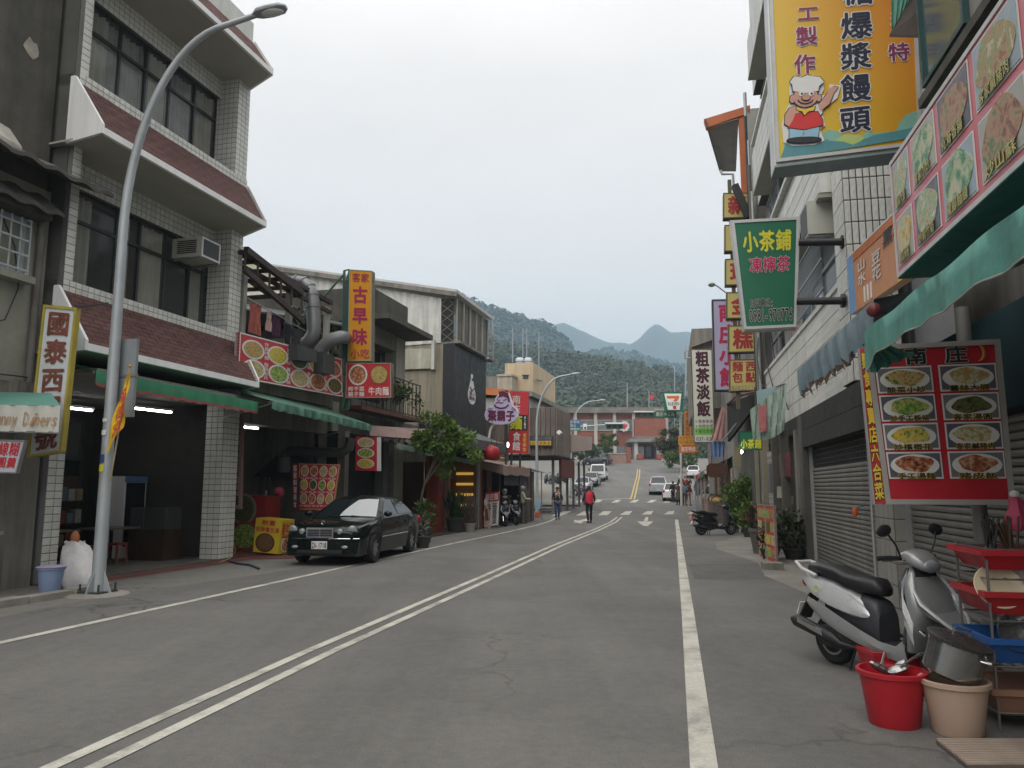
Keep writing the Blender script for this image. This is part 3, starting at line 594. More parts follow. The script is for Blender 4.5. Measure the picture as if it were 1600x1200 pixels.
# bin, sack, lamp post, flag
def bucket(label,cat,fr,c,r0,r1,h,mat,rim=True,group=None,name='bucket',handle=None):
    t = T(name,label,cat,fr,c,group); c = Vector(c)
    t.p('body',mat,MB().lathe([(r0 * .96,0),(r0,.01),(r1,h),(r1 * .965,h),(r0 * .95,.03),(.01,.03)],c,28),smooth=True,angle=50)
    if rim: t.p('rim',mat,MB().lathe([(r1 * .99,h - .03),(r1 * 1.07,h - .025),(r1 * 1.08,h + .004),(r1 * .97,h + .006)],c,28,cap=False),smooth=True)
    return t
g = L.G(77,931)
b = bucket('pale blue plastic bin with a lilac lid beside the white sack','bin',L,(g.x,g.y,0.0),.135,.185,.42,M('plastic_blue',(.20,.27,.42),.45,.08,2,grime=.2))
b.p('lid',M('plastic_lilac',(.30,.28,.42),.5),MB().lathe([(.205,.42),(.215,.435),(.17,.45),(.02,.46)],(g.x,g.y,0),24),smooth=True)
def sack(label,fr,c,w_,d_,h,mat,lean):
    t = T('sack',label,'sack',fr,c); c = Vector(c); rg = []
    for k,(q,s) in enumerate(((0,.86),(.06,1),(.3,1.08),(.55,1.0),(.75,.86),(.88,.72),(.95,.5),(1.0,.55))):
        rg.append([c + V3(lean[0] * q * h + w_ * s * math.copysign(abs(cos(a)) ** .7,cos(a)) * (1 + .06 * sin(5 * a + k)),lean[1] * q * h + d_ * s * sin(a) * (1 + .07 * sin(3 * a + 2 * k)),h * q * (1 + .03 * sin(4 * a + k))) for a in [2 * pi * j / 28 for j in range(28)]])
    t.p('cloth',mat,MB().loft(rg),smooth=True,angle=70); return t
g = L.G(118,921)
s_ = sack('white woven sack slumped against the tiled column',L,(g.x + .04,g.y + .12,0),.31,.2,.74,M('woven_plastic',(.62,.61,.62),.7,.1,8,grime=.2,gs=3,gcol=(.35,.28,.33),bump=.6,bs=25),(-.42,.1))
s_.p('neck_tie',M('brown_stuff',(.3,.12,.05),.8),MB().ell((g.x - .27,g.y + .19,.80),.07,.07,.12))
g = L.G(152,929); lx,ly = g.x,g.y
def lamp_post(label,fr,base,h=9.0,arm=(2.6,.6),r=(.125,.065),group='street lamps along the road',z0=0,az=0):
    t = T('street_lamp',label,'street lamp',fr,base,group); b = Vector(base)
    d = V3(cos(az),sin(az),0)
    pts = [b,b + V3(0,0,h * .35),b + V3(0,0,h * .62)]; rr = [r[0],r[0] * .86,r[0] * .74]
    for k in range(1,15):
        q = k / 14 * pi / 2 * .93; pts.append(b + V3(0,0,h * .62 + (h * .36) * sin(q)) + d * (arm[0] * .72) * (1 - cos(q))); rr.append(r[0] * .74 + (r[1] - r[0] * .74) * k / 14)
    e_ = pts[-1]; pts.append(e_ + d * arm[0] * .3 + V3(0,0,h * .012)); rr.append(r[1] * .9)
    t.p('pole',lampsteel,MB().tube(pts,rr,14),smooth=True)
    e_ = pts[-1]; hd = MB(); s = V3(-d.y,d.x,0)
    for k,(q,w_,hh,zz) in enumerate(((-.05,.045,.045,0),(.06,.12,.07,.02),(.25,.14,.08,.03),(.46,.13,.06,.045),(.54,.06,.03,.05))): 
        c = e_ + d * q + V3(0,0,zz); 
        if k == 0: rg = []
        rg.append([c + s * w_ * cos(a) + V3(0,0,hh * max(sin(a),-.45)) for a in [2 * pi * j / 14 for j in range(14)]])
    t.p('lamp_head',lampsteel,hd.loft(rg),smooth=True); t.p('lens',white_s,MB().ell(e_ + d * .3 + V3(0,0,-.01),.2 if abs(d.x) > .7 else .1,.1 if abs(d.x) > .7 else .2,.04))
    t.p('base_plate',darksteel,B(b.x - .2,b.x + .2,b.y - .2,b.y + .2,b.z,b.z + .025))
    m = MB()
    for k in range(4): 
        a = k * pi / 2; n_ = V3(cos(a),sin(a),0); m.slab([b + n_ * .1,b + n_ * .25,b + n_ * .1 + V3(0,0,.32)],V3(-n_.y,n_.x,0) * .015)
    t.p('gusset',lampsteel,m)
    for k in range(4): t.p('anchor_bolt',darksteel,MB().tube([(b.x + (.17 if k % 2 else -.17),b.y + (.17 if k // 2 else -.17),b.z),(b.x + (.17 if k % 2 else -.17),b.y + (.17 if k // 2 else -.17),b.z + .14)],.016,6))
    return t
near_lamp = lamp_post('tall curved steel street lamp standing nearest, its concrete foot beside the white sack',L,(lx,ly,.03),9.30,(2.45,.6),(.100,.050))
near_lamp.p('foot',kerb_m,MB().lathe([(.5,-.03),(.44,.02),(.36,.032),(.01,.034)],(lx,ly,.0),18))
m = MB(); m.box(lx - .12,lx - .05,ly - .05,ly + .3,2.75,4.05)
for z,c,hh in ((2.02,M('sticker_navy',(.05,.07,.2),.5),.13),(1.88,M('sticker_yellow',(.65,.6,.03),.5),.11),(2.45,white_s,.08),(2.66,white_s,.05)):
    a0 = -2.2; mb_ = MB(); rg = []
    for zz in (z,z + hh): rg.append([V3(lx + .101 * cos(a0 + k * .14),ly + .101 * sin(a0 + k * .14),zz) for k in range(8)])
    near_lamp.p('sticker',c,mb_.loft(rg,False,False))
t = T('utility_box','grey back panel strapped behind the near lamp post above the flag','panel',L,(lx,ly + .14,2.7))
t.p('panel',M('panel_grey',(.22,.24,.25),.6,.1),B(lx - .06,lx + .3,ly + .135,ly + .19,2.75,4.02)); t.p('strap',steel,B(lx - .1,lx + .31,ly + .12,ly + .2,3.4,3.45))
t = T('flag','yellow flag with red characters drooping from a short staff on the near lamp post','flag',L,(lx + .1,ly,2.0))
a,b = L.V(ly - .12,172,752),L.V(ly - .12,203,572)
t.p('staff',M('bamboo',(.32,.26,.17),.6,.2,4),MB().tube([a,b],.013,8)); t.p('finial',M('brass',(.4,.25,.1),.4),MB().ell(b,.025,.025,.03))
c_ = [L.V(ly - .12,*q) for q in ((203,582),(199,630),(192,668),(203,590),(190,615),(181,660),(163,711))]
rg = []
for k in range(15):
    q = k / 14; top = c_[0].lerp(c_[2],q ** .9 if q < 1 else 1); bot = L.V(ly - .14,201 - 38 * q ** .8,585 + 126 * q)
    rg.append([top.lerp(bot,s) + V3(0,.03 * sin(q * 9 + s * 6),0) for s in [i / 8 for i in range(9)]])
cl = t.p('cloth',M('flag_yellow',(.75,.48,.02),.75,.08,2),MB().loft(rg,False,False),smooth=True)
FF = Face(L.V(ly - .2,172,690),L.V(ly - .2,190,672),L.V(ly - .2,201,600),L.V(ly - .2,190,612))
t.p('lettering',red_s,text(MB(),FF,'福德宮',0,1,0,1,.012,.02,True),cl)
# ---------------------------------------------------------------- awnings
def awning(th,top,bot,drop,mat,scal_m=None,n_=60,scal=True,wave=.012,sag=.03,name='canopy'):
    """top and bot: end points of the upper and lower edge; drop: valance height; scalloped foot"""
    t0,t1 = Vector(top[0]),Vector(top[1]); b0,b1 = Vector(bot[0]),Vector(bot[1]); out_ = (b0 - t0); out_.z = 0; out_.normalize(); rg = []
    for k in range(n_ + 1):
        q = k / n_; a = t0.lerp(t1,q); b = b0.lerp(b1,q); r_ = [a.lerp(b,s) - V3(0,0,sag * sin(pi * s) * (.6 + .4 * sin(q * 23))) for s in (0,.25,.5,.75,1)]
        w_ = wave * sin(q * n_ * .9) + wave * .7 * sin(q * n_ * .37); r_ += [b + out_ * (.01 + w_ * .5) - V3(0,0,drop * .5),b + out_ * (.005 + w_) - V3(0,0,drop * (.92 if not scal else .86 + .16 * abs(sin(k * pi / 4))))]
        rg.append(r_)
    p = th.p(name,mat,MB().loft(rg,False,False),smooth=True,angle=60)
    if scal_m: th.p('trim',scal_m,MB().loft([[r[-1] + out_ * .006,r[-1] + out_ * .006 - V3(0,0,.05)] for r in rg],False,False),p)
    return rg
aw_g1 = M('awning_green',(.045,.22,.12),.75,.12,1.5,grime=.3,gs=1.2,gcol=(.03,.09,.06),streak=.2,bump=1,bs=6)
aw_g2 = M('awning_green_dull',(.085,.20,.15),.8,.12,1.2,grime=.4,gs=.9,gcol=(.04,.07,.05),streak=.25,bump=1,bs=6)
th = T('awning','bright green awning with a scalloped red hem under the brown eave','awning',L,(-10.4,12.6,3.3))
rg = awning(th,((-11.0,10.35,3.82),(-11.0,15.1,3.80)),((-9.85,10.30,3.55),(-9.85,14.95,3.52)),.22,aw_g1,M('hem_red',(.28,.08,.07),.8))
th.p('frame',steel,MB().bar((-9.9,10.3,3.52),(-9.9,14.95,3.50),.03))
th = T('awning','dull green fringed awning above the noodle stall and the parked dark car','awning',L,(-10.2,17.6,3.3))
rg = awning(th,((-11.0,14.5,4.02),(-11.0,20.15,3.92)),((-9.55,15.0,3.55),(-9.55,20.1,3.42)),.20,aw_g2,None,90,wave=.03)
th.p('frame',steel,MB().bar((-9.6,15,3.52),(-9.6,20.1,3.4),.03)); th.p('arm',steel,MB().bar((-11.0,15.2,3.2),(-9.6,15.1,3.5),.03)); th.p('arm',steel,MB().bar((-11.0,19.9,3.1),(-9.6,20.0,3.4),.03))
# ---------------------------------------------------------------- noodle shop next door
th = T('noodle_shop','narrow noodle shop with an open kitchen front and a roofed terrace on top','shop',L,(-11.4,18.2,0))
brick_d = M('dim_brick_wall',(.10,.055,.04),.9,.25,4,grime=.4)
th.p('wall',arc,B(-16.2,-16.1,15.92,20.4,0,4.2)); th.p('side_wall',conc_mid,B(-16.1,-11.6,20.4,20.55,0,5.2)); th.p('floor',red_tile,B(-16.1,-11.0,15.95,20.4,-.02,.035))
th.p('floor_slab',conc_mid,B(-20,-11.0,15.93,20.5,4.0,4.3)); th.p('back_wall',brick_d,B(-15.2,-15.0,15.93,20.5,4.3,6.95)); th.p('parapet',conc_mid,B(-11.2,-11.0,15.93,20.4,4.3,5.35))
th.p('inner_wall',M('kitchen_wall',(.20,.195,.18),.8,.15,1,grime=.4),B(-13.4,-13.3,16.9,20.4,.0,4.0))
th.p('beam',conc_mid,B(-11.5,-11.1,15.95,20.4,3.2,3.98))
for v in (16.1,18.2,20.3): th.p('terrace_post',M('post_pale',(.42,.42,.38),.7,.1,2,grime=.3),B(-11.25,-11.1,v - .07,v + .07,5.35,7.0))
rust = M('brown_steel',(.055,.04,.038),.7,.2,3)
m = MB()
ra = (L.U(-10.9,384,390),L.U(-10.9,472,458)); rb = (V3(-15,ra[0].y,ra[0].z + .1),V3(-15,ra[1].y,ra[1].z + .1))
m.bar(ra[0],ra[1],.12,.16); m.bar(ra[0] - V3(0,0,.5),ra[1] - V3(0,0,.75),.10,.14)
for k in range(6):
    q = k / 5; a = ra[0].lerp(ra[1],q); b = rb[0].lerp(rb[1],q); m.bar(a - V3(0,0,.06),b - V3(0,0,.06),.07,.1); m.bar(a,a - V3(0,0,.55),.05)
for k in range(1,5): q = k / 4; m.bar(ra[0].lerp(rb[0],q) - V3(0,0,.02),ra[1].lerp(rb[1],q) - V3(0,0,.02),.06,.09)
m.bar((-11.1,15.95,7.3),(-11.1,20.4,7.15),.12,.12); m.bar((-11.1,15.95,7.0),(-11.1,20.4,6.85),.08,.1)
th.p('terrace_frame',rust,m)
trans = leafmat('translucent_roofing',(.60,.57,.42),(.68,.66,.54),.6,.75)
for k in range(5):
    for j in range(2):
        q0,q1 = k / 5 + .008,(k + 1) / 5 - .008; s0,s1 = j / 2,(j + 1) / 2; mb_ = MB(); rr = []
        for i in range(13):
            q = q0 + (q1 - q0) * i / 12; zz = .07 + .02 * cos(i * pi); rr.append([ra[0].lerp(ra[1],q).lerp(rb[0].lerp(rb[1],q),s) + V3(0,0,zz) for s in (s0,s1)])
        th.p('roof_panel',trans,mb_.loft(rr,False,False))
# laundry on the terrace
for k,(v,lab,col,wdt,hh) in enumerate(((16.35,'faded red towel hung over the terrace parapet rail',(.34,.10,.08),.55,.75),(16.95,'pale pink cloth hanging on the terrace rail',(.45,.3,.28),.25,.5),(17.3,'dark plum garment hanging on the terrace rail',(.06,.02,.05),.4,.5),(17.85,'black garment hanging on the terrace rail',(.02,.02,.03),.35,.55),(18.35,'dark grey trousers drying at the end of the terrace rail',(.04,.035,.045),.4,.5))):
    z = 6.15 - k * .06; rg = []
    for i in range(9): q = i / 8; rg.append([V3(-10.97 + .03 * sin(i * 2 + j * 1.5 + k),v + wdt * (q - .5) * (1 - .12 * j / 3),z - hh * j / 3) for j in range(4)])
    solo('laundry',M('cloth_%d' % k,col,.9,.2,5),MB().loft(rg,False,False),lab,'laundry',L,(-10.97,v,z),'washing drying on the terrace',smooth=True)
solo('clothes_rail',steel,MB().tube([(-10.95,15.95,6.22),(-10.95,18.7,5.95)],.015,6),'thin steel drying rail across the roofed terrace','rail',L,(-10.95,16,6.2))
# ducts on the terrace
duct_m = M('duct_steel',(.22,.23,.235),.48,.15,3,metal=.6,grime=.35,gs=3,gcol=(.08,.08,.08))
def duct(label,pts,r,mat=duct_m,flange=True,cap=None):
    t = T('exhaust_duct',label,'duct',L,pts[0],'exhaust ducts above the noodle shop'); t.p('pipe',mat,MB().tube(pts,r,18),smooth=True,angle=60)
    for p in (pts[len(pts) // 3],pts[-2]): 
        d = (Vector(pts[-1]) - Vector(pts[-2])).normalized(); 
    return t
def arcpts(c,a0,a1,r,n_,ax,ay): return [Vector(c) + Vector(ax) * r * cos(a0 + (a1 - a0) * k / n_) + Vector(ay) * r * sin(a0 + (a1 - a0) * k / n_) for k in range(n_ + 1)]
DV = 19.2
dp = [L.V(DV,*q) for q in ((440,446),(452,444),(464,441),(474,443),(482,450),(487,462),(489,480),(490,500),(491,515),(489,524),(484,532),(478,537),(473,543),(470,556))]
t = duct('tall ribbed silver duct bending over the terrace into the red food board',dp,.2)
rb_ = MB()
for k in range(1,7): rb_.tube([dp[k] - (dp[k + 1] - dp[k - 1]).normalized() * .03,dp[k] + (dp[k + 1] - dp[k - 1]).normalized() * .03],.215,18)
t.p('rib',duct_m,rb_)
hood_m = M('hood_dark',(.045,.048,.05),.55,.15,2)
hb = UF(-10.35,(464,562),(494,566),(494,548),(464,538)); t.p('hood',hood_m,hb.rect(MB(),0,1,0,1,-.3,.02))
dq = [L.V(20.9,552,530),L.V(20.8,543,528)] + [L.V(DV,*q) for q in ((532,527),(520,530),(510,537),(502,546),(497,556))]
t = duct('lower fat silver duct curving from the sign post down to the red food board',dq,.19)
hb = UF(-10.32,(504,583),(522,585),(522,557),(504,549)); t.p('hood',hood_m,hb.rect(MB(),0,1,0,1,-.3,.02))
# long red board with bowls
F_ = Face(L.U(-10.6,372,590),L.U(-10.6,535,620),L.U(-10.6,534,561),L.U(-10.6,375,519))
th = T('food_board','long slanted red board with two rows of round dish pictures above the dull green awning','sign',L,F_.P(.5,0))
sign_box(th,F_,.12,red_s,white_s,.03,.006)
k = 0
for j,b in enumerate((.70,.27)):
    for i,a in enumerate((.11,.32,.52,.71,.90)):
        dish(th,F_,a + .01 * j,b - .015,.092,.215,FOODS[(0,3,5,0,2,4,1,4,2,5)[k]]); k += 1
lab = M('letter_white',(.72,.7,.66),.5)
for j,(b0,b1) in enumerate(((.52,.92),(.06,.46))):
    for i,(a,s) in enumerate(zip((.2,.4,.6,.785),('炸醬拌麵','豆腐乾絲','白斬土雞','客家小炒') if j == 0 else ('酸菜肚片','薑絲大腸','客家湯圓','牛肉湯麵'))):
        th.p('lettering',lab,text(MB(),F_,s,a,a + .04,b0,b1,.006,.012,True))
# tall orange sign on its green post
VS_ = 20.4
th = T('sign_mast','green steel lattice mast standing beside the tall orange snack sign','mast',L,L.V(VS_ + .1,538,640))
a0,a1 = L.V(VS_ + .1,534,640),L.V(VS_ + .1,538,423); b0,b1 = L.V(VS_ + .1,544,640),L.V(VS_ + .1,546,421)
m = MB(); m.bar(a0,a1,.06); m.bar(b0,b1,.06); m.bar(a0 + V3(0,.3,0),a1 + V3(0,.3,0),.06)
for k in range(9): q = k / 8; m.bar(a0.lerp(a1,q),b0.lerp(b1,q),.035)
for k in range(8): m.bar(a0.lerp(a1,k / 8),b0.lerp(b1,(k + 1) / 8),.025)
th.p('lattice',green_frame,m); th.p('brace',green_frame,MB().tube([L.V(VS_,474,500),L.V(VS_,536,430)],.03,8)); th.p('mounting_plate',M('plate_green_dark',(.03,.06,.05),.7),MB().slab([L.V(VS_ + .02,536,440),L.V(VS_ + .02,546,436),L.V(VS_ + .02,546,560),L.V(VS_ + .02,535,560)],(0,.04,0)))
F_ = Face(L.V(VS_,543,565),L.V(VS_,580,564),L.V(VS_,581,423),L.V(VS_,546,421))
th = T('snack_sign','tall narrow orange sign with magenta characters on the green mast','sign',L,F_.P(.5,0))
orange_s = M('sign_orange',(.62,.27,.015),.45,.06,1,grime=.1)
sign_box(th,F_,.22,orange_s,M('frame_mint',(.26,.33,.27),.5,.1),.025,.01)
mag = M('letter_magenta',(.33,.02,.08),.5)
th.p('lettering',mag,text(MB(),F_,'客家',.12,.9,.86,.97,.008,.01)); th.p('lettering',mag,text(MB(),F_,'小吃',.1,.95,.02,.14,.008,.012))
th.p('lettering',mag,text(MB(),F_,'古早味',.1,.9,.15,.84,.008,.032,True,.8))
F_ = Face(L.V(VS_ - .05,540,622),L.V(VS_ - .05,611,621),L.V(VS_ - .05,611,567),L.V(VS_ - .05,541,567))
th = T('beef_noodle_sign','square red sign with two bowls of noodles at the foot of the tall orange sign','sign',L,F_.P(.5,0))
sign_box(th,F_,.18,red_s,M('frame_mint',(.3,.36,.3)),.02,.008)
dish(th,F_,.27,.66,.21,.30,FOODS[2]); dish(th,F_,.74,.66,.22,.30,FOODS[0],.82,plate=M('bowl_red',(.3,.06,.04),.4))
th.p('lettering',lab,text(MB(),F_,'榨干菜',.05,.42,.18,.33,.007)); th.p('lettering',lab,text(MB(),F_,'親子麵',.05,.42,.03,.18,.007)); th.p('lettering',lab,text(MB(),F_,'牛肉麵',.5,.96,.05,.32,.007,.014))
# hanging plaque, red counter, yellow box, menu board, hood, stove
F_ = Face(L.V(16.1,360,795),L.V(16.1,377,795),L.V(16.1,380,648),L.V(16.1,362,648))
th = T('plaque','long wooden plaque with black characters hanging next to the tiled column','plaque',L,F_.P(.5,0))
th.p('board',M('plaque_wood',(.23,.15,.14),.7,.15,3,grime=.3),F_.rect(MB(),0,1,0,1,-.05,0)); th.p('lettering',black_s,text(MB(),F_,'客家南庄手工麵',.15,.85,.02,.98,.006,.02,True,.75))
F_ = Face(L.V(17.4,358,862),L.V(17.4,412,858),L.V(17.4,415,776),L.V(17.4,360,772))
th = T('food_counter','dark red counter front with two big bowl pictures behind the tiled column','counter',L,F_.P(.5,0))
th.p('panel',M('counter_red',(.26,.02,.02),.5,.1,1,grime=.3),F_.rect(MB(),0,1,0,1,-.7,0)); dish(th,F_,.40,.75,.36,.30,FOODS[5],.8,plate=M('bowl_grey',(.22,.2,.18),.5)); dish(th,F_,.45,.26,.45,.27,FOODS[1],.8,plate=M('bowl_red'))
yb = M('box_yellow',(.62,.47,.03),.55,.08,2,grime=.2)
F_ = Face(L.V(16.9,395,862),L.V(16.9,434,866),L.V(16.9,440,813),L.V(16.9,400,809))
th = T('advert_box','yellow advertising box with a round soup picture on the red paving beside the dark car','box',L,F_.P(.5,0))
th.p('box',yb,F_.rect(MB(),0,1,0,1,-.6,0)); dish(th,F_,.45,.30,.38,.28,foodmat('food_soup',[(.10,.05,.02),(.15,.08,.035),(.2,.11,.05)]),.86,plate=M('bowl_brown',(.1,.03,.02),.4))
th.p('lettering',red_s,text(MB(),F_,'招牌養生湯',.04,.96,.60,.77,.006,.02)); th.p('lettering',red_s,text(MB(),F_,'熱賣',.25,.8,.80,.97,.006,.03))
SF = Face(F_.P(1,0,0),F_.P(1,0,-.6),F_.P(1,1,-.6),F_.P(1,1,0)); th.p('lettering',red_s,text(MB(),SF,'養生湯',.1,.9,.45,.95,.006,.02)); dish(th,SF,.5,.25,.35,.22,FOODS[2])
F_ = Face(L.V(18.6,466,796),L.V(18.6,520,797),L.V(18.6,531,726),L.V(18.6,468,724))
th = T('menu_board','upright red menu board with twelve round dishes behind the roof of the dark car','menu board',L,F_.P(.5,0))
sign_box(th,F_,.06,red_s,M('frame_gold',(.5,.36,.16),.5),.02,.008)
for j in range(3):
    for i in range(4): dish(th,F_,.145 + i * .237,.84 - j * .30,.10,.12,FOODS[(i * 2 + j * 3) % 6])
for j in range(3): th.p('lettering',lab,text(MB(),F_,'炒麵板條米粉湯麵',.04,.96,.66 - j * .3,.71 - j * .3,.006,.0))
S2 = Face(L.V(18.6,458,796),L.V(18.6,464,796),L.V(18.6,466,724),L.V(18.6,457,724))
th.p('side_strip',M('strip_red_dark',(.26,.02,.02),.5),S2.rect(MB(),0,1,0,1,-.05,0)); th.p('lettering',lab,text(MB(),S2,'客家料理美食',.1,.9,.03,.97,.006,.01,True)); 
m = MB(); m.bar(F_.P(.05,0,-.03),F_.P(.05,0,-.03) - V3(0,0,F_.c[0].z - .03),.04); m.bar(F_.P(.95,0,-.03),F_.P(.95,0,-.03) - V3(0,0,F_.c[1].z - .03),.04); th.p('stand',darksteel,m)
th = T('kitchen_hood','dark steel cooker hood with a flue pipe inside the noodle shop','hood',L,(-12.3,19.4,2.2))
a = [L.V(19.6,*q) for q in ((395,745),(500,742),(462,712),(432,712))]; th.p('hood',M('hood_steel',(.055,.06,.06),.4,.15,2,metal=.4),MB().slab(a,(0,.7,0)))
th.p('flue',M('flue_steel',(.11,.12,.115),.5,.15,2,metal=.3),MB().tube([L.V(19.9,446,735),L.V(19.9,446,708),L.V(19.9,450,706),L.V(19.9,535,707),L.V(19.9,545,700),L.V(19.9,548,684)],.14,14),smooth=True)
th.p('drum',M('drum_steel',(.13,.135,.13),.5),MB().lathe([(.2,0),(.24,.1),(.22,.42),(.2,.44)],L.V(19.7,446,738),18),smooth=True)
th = T('steel_stove','steel noodle cooker on a stand inside the noodle shop','stove',L,(-11.6,18.3,0))
a = L.V(18.1,418,800); th.p('body',M('stove_steel',(.07,.072,.07),.4,.2,2,metal=.5,grime=.4),B(a.x - .1,a.x + 1.0,18.1,18.8,.03,1.0)); th.p('side_panel',M('frosted_panel',(.30,.31,.3),.5),B(a.x + .06,a.x + .36,18.07,18.1,.95,1.2))
for q in (0.05,.95): th.p('leg',darksteel,B(a.x - .1 + q,a.x - .05 + q,18.12,18.17,1.0,1.9))
t = T('lucky_cat','small white figurine on the kitchen counter of the noodle shop','figurine',L,L.V(18.3,417,780)); t.p('body',plate_m,MB().ell(L.V(18.3,417,776),.07,.06,.09)); t.p('head',plate_m,MB().ell(L.V(18.3,417,769),.05,.05,.05))
t = T('plastic_bag','bunched pink plastic bag hanging at the kitchen counter','bag',L,L.V(18.2,436,765)); t.p('bag',M('bag_pink',(.4,.05,.12),.5),MB().ell(L.V(18.2,436,768),.13,.1,.12)); t.p('knot',M('bag_pink'),MB().ell(L.V(18.2,440,772),.05,.05,.1))
# hose on the pavement
solo('hose',M('hose_yellow',(.42,.30,.12),.6),MB().tube([L.G(344,880) + V3(0,0,.02),L.G(356,876) + V3(0,0,.03),L.V(16.5,366,868),L.V(16.5,368,858),L.V(16.4,362,842)],.016,8),'yellow hose curling at the foot of the tiled column','hose',L,L.G(344,880))
solo('hose',M('hose_dark',(.03,.04,.06),.6),MB().tube([L.G(358,878) + V3(0,0,.02),L.G(372,882) + V3(0,0,.02),L.G(390,884) + V3(0,0,.02),L.G(405,890) + V3(0,0,.02)],.022,8),'dark hose lying on the pavement beside the tiled column','hose',L,L.G(358,878))
# ================================================================== LEFT SIDE, FURTHER ALONG
corr = M('corrugated_pale',(.60,.60,.56),.55,.10,1,grime=.35,gs=.7,gcol=(.2,.18,.13),streak=.3)
def corrugated(f,pitch,depth,d=0,tk=.02):
    n_ = max(4,int(f.wd / pitch) * 4); m = MB(); rg = []
    for k in range(n_ + 1):
        q = k / n_; w_ = depth * (1,.5,0,.5)[k % 4]; rg.append([f.P(q,0,d + w_),f.P(q,1,d + w_)])
    return m.loft(rg,False,False)
iron = M('wrought_iron',(.03,.028,.026),.6,.3,4)
plant_m = leafmat('leaf_plant',(.012,.03,.008),(.07,.12,.025),3)
fresh_m = leafmat('leaf_fresh',(.035,.085,.014),(.17,.25,.05),2.4,.28)
dusty_m = leafmat('leaf_dusty',(.02,.04,.012),(.08,.10,.035),2)
def leaves(mb,c,r,n_,sz,up=0,asp=.42,hollow=.35):
    """leaf blades in an ellipsoid"""
    c = Vector(c); rx,ry,rz = r if isinstance(r,(tuple,list)) else (r,r,r)
    for i in range(n_):
        d = Vector(RNG.normal(size=3)); d.normalize(); q = hollow + (1 - hollow) * RNG.random() ** .6; p = c + V3(d.x * rx * q,d.y * ry * q,d.z * rz * q)
        a = (d * .6 + Vector(RNG.normal(size=3)) * .7 + V3(0,0,up)).normalized(); b = a.cross(Vector(RNG.normal(size=3))).normalized(); s = sz * (.6 + .8 * RNG.random())
        mb.add([p - a * s * .5,p + b * s * asp * .5,p + a * s * .5,p - b * s * asp * .5],[(0,1,2,3)])
    return mb
# low concrete building behind the sign mast
th = T('concrete_annex','low bare concrete building with a thin jutting roof slab behind the tall orange sign','building',L,(-11.5,23.5,0))
th.p('wall',conc_mid,B(-18,-11.6,22.9,26.0,0,7.0)); th.p('low_wall',conc_black,B(-18,-11.6,20.6,22.88,0,6.2)); th.p('lean_to_roof',M('tin_dark',(.06,.065,.07),.6,.2,2,grime=.3),MB().slab([V3(-16,22.85,8.0),V3(-11.2,22.85,6.9),V3(-11.2,21.2,6.6),V3(-16,21.2,7.6)],(0,0,.06))); th.p('ivy',dusty_m,leaves(MB(),(-12.2,21.0,6.4),(.9,.6,1.0),560,.24)); th.p('ivy',dusty_m,leaves(MB(),(-11.4,20.7,5.7),(.4,.3,.8),160,.22)); th.p('column',conc_old,B(-11.5,-11.05,25.2,26.0,0,7.05)); th.p('column',conc_old,B(-11.5,-11.05,20.62,21.0,0,4.2))
th.p('parapet',conc_black,B(-18,-11.0,22.9,26.05,7.3,8.30)); th.p('roof_slab',conc_black,B(-18,-10.2,22.6,26.6,7.12,7.3)); th.p('window',dark_room,B(-11.62,-11.58,23.2,25.0,4.6,6.4)); th.p('beam',conc_mid,B(-11.6,-11.1,22.9,25.2,6.5,7.1))
def crown_pts(c,R_,n_,flat=.8):
    return [Vector(c) + V3(*(RNG.normal(size=3) * .45)) * R_ for _ in range(n_)]
def tree(label,fr,base,h,crown_c,crown_r,lean=(0,0),n_clump=26,nl=60,sz=.16,mat=None,trunk_r=.09,cat='tree',group=None,name='street_tree',clump=.34,limbs=6):
    t = T(name,label,cat,fr,base,group); b = Vector(base); cc = Vector(crown_c); bark = M('bark',(.10,.085,.065),.9,.25,6,grime=.4)
    mid = b.lerp(cc,.55) + V3(lean[0],lean[1],0); pts = [b,b.lerp(mid,.5) + V3(lean[0] * .5,lean[1] * .5,0),mid,cc]
    t.p('trunk',bark,MB().tube(pts,[trunk_r,trunk_r * .8,trunk_r * .65,trunk_r * .3],9),smooth=True)
    rx,ry,rz = crown_r; cl = MB(); 
    for i in range(n_clump):
        d = Vector(RNG.normal(size=3)); d.normalize(); q = (.25 + .75 * RNG.random() ** .5); p = cc + V3(d.x * rx * q,d.y * ry * q,d.z * rz * q)
        r_ = clump * (rx + ry + rz) / 3 * (.6 + .7 * RNG.random()); leaves(cl,p,(r_,r_,r_ * .75),nl,sz,0,.4,.2)
        if i < limbs: t.p('limb',bark,MB().tube([mid,mid.lerp(p,.5) + V3(0,0,.1 * rz),p],[trunk_r * .5,trunk_r * .3,trunk_r * .12],6))
    t.p('crown',mat or fresh_m,cl); return t
# plant balcony
th = T('plant_balcony','rusty iron balcony cage overgrown with potted plants on the concrete annex','balcony',L,(-10.9,23.0,4.2))
a = L.V(22.3,566,660); b = L.V(22.3,640,662); z0,z1 = 4.15,5.3
m = MB()
for k in range(14): u = -11.05; v = 21.2 + k * .36; m.box(-10.42,-10.40,v,v + .02,z0,z1)
for z in (z0,(z0 + z1) / 2,z1): m.box(-10.43,-10.39,21.2,26.0,z,z + .03)
for k in range(5): m.box(-11.0 + k * .14,-10.985 + k * .14,25.98,26.0,z0,z1)
th.p('railing',iron,m); th.p('floor',M('balcony_brown',(.12,.05,.035),.8,.2),B(-11.05,-10.4,21.2,26.0,4.0,4.12))
m = MB()
for k in range(14): leaves(m,(-10.7 + random.uniform(-.2,.3),21.6 + k * .33,4.75 + .5 * random.random()),(.3,.35,.42),46,.17)
th.p('foliage',plant_m,m)
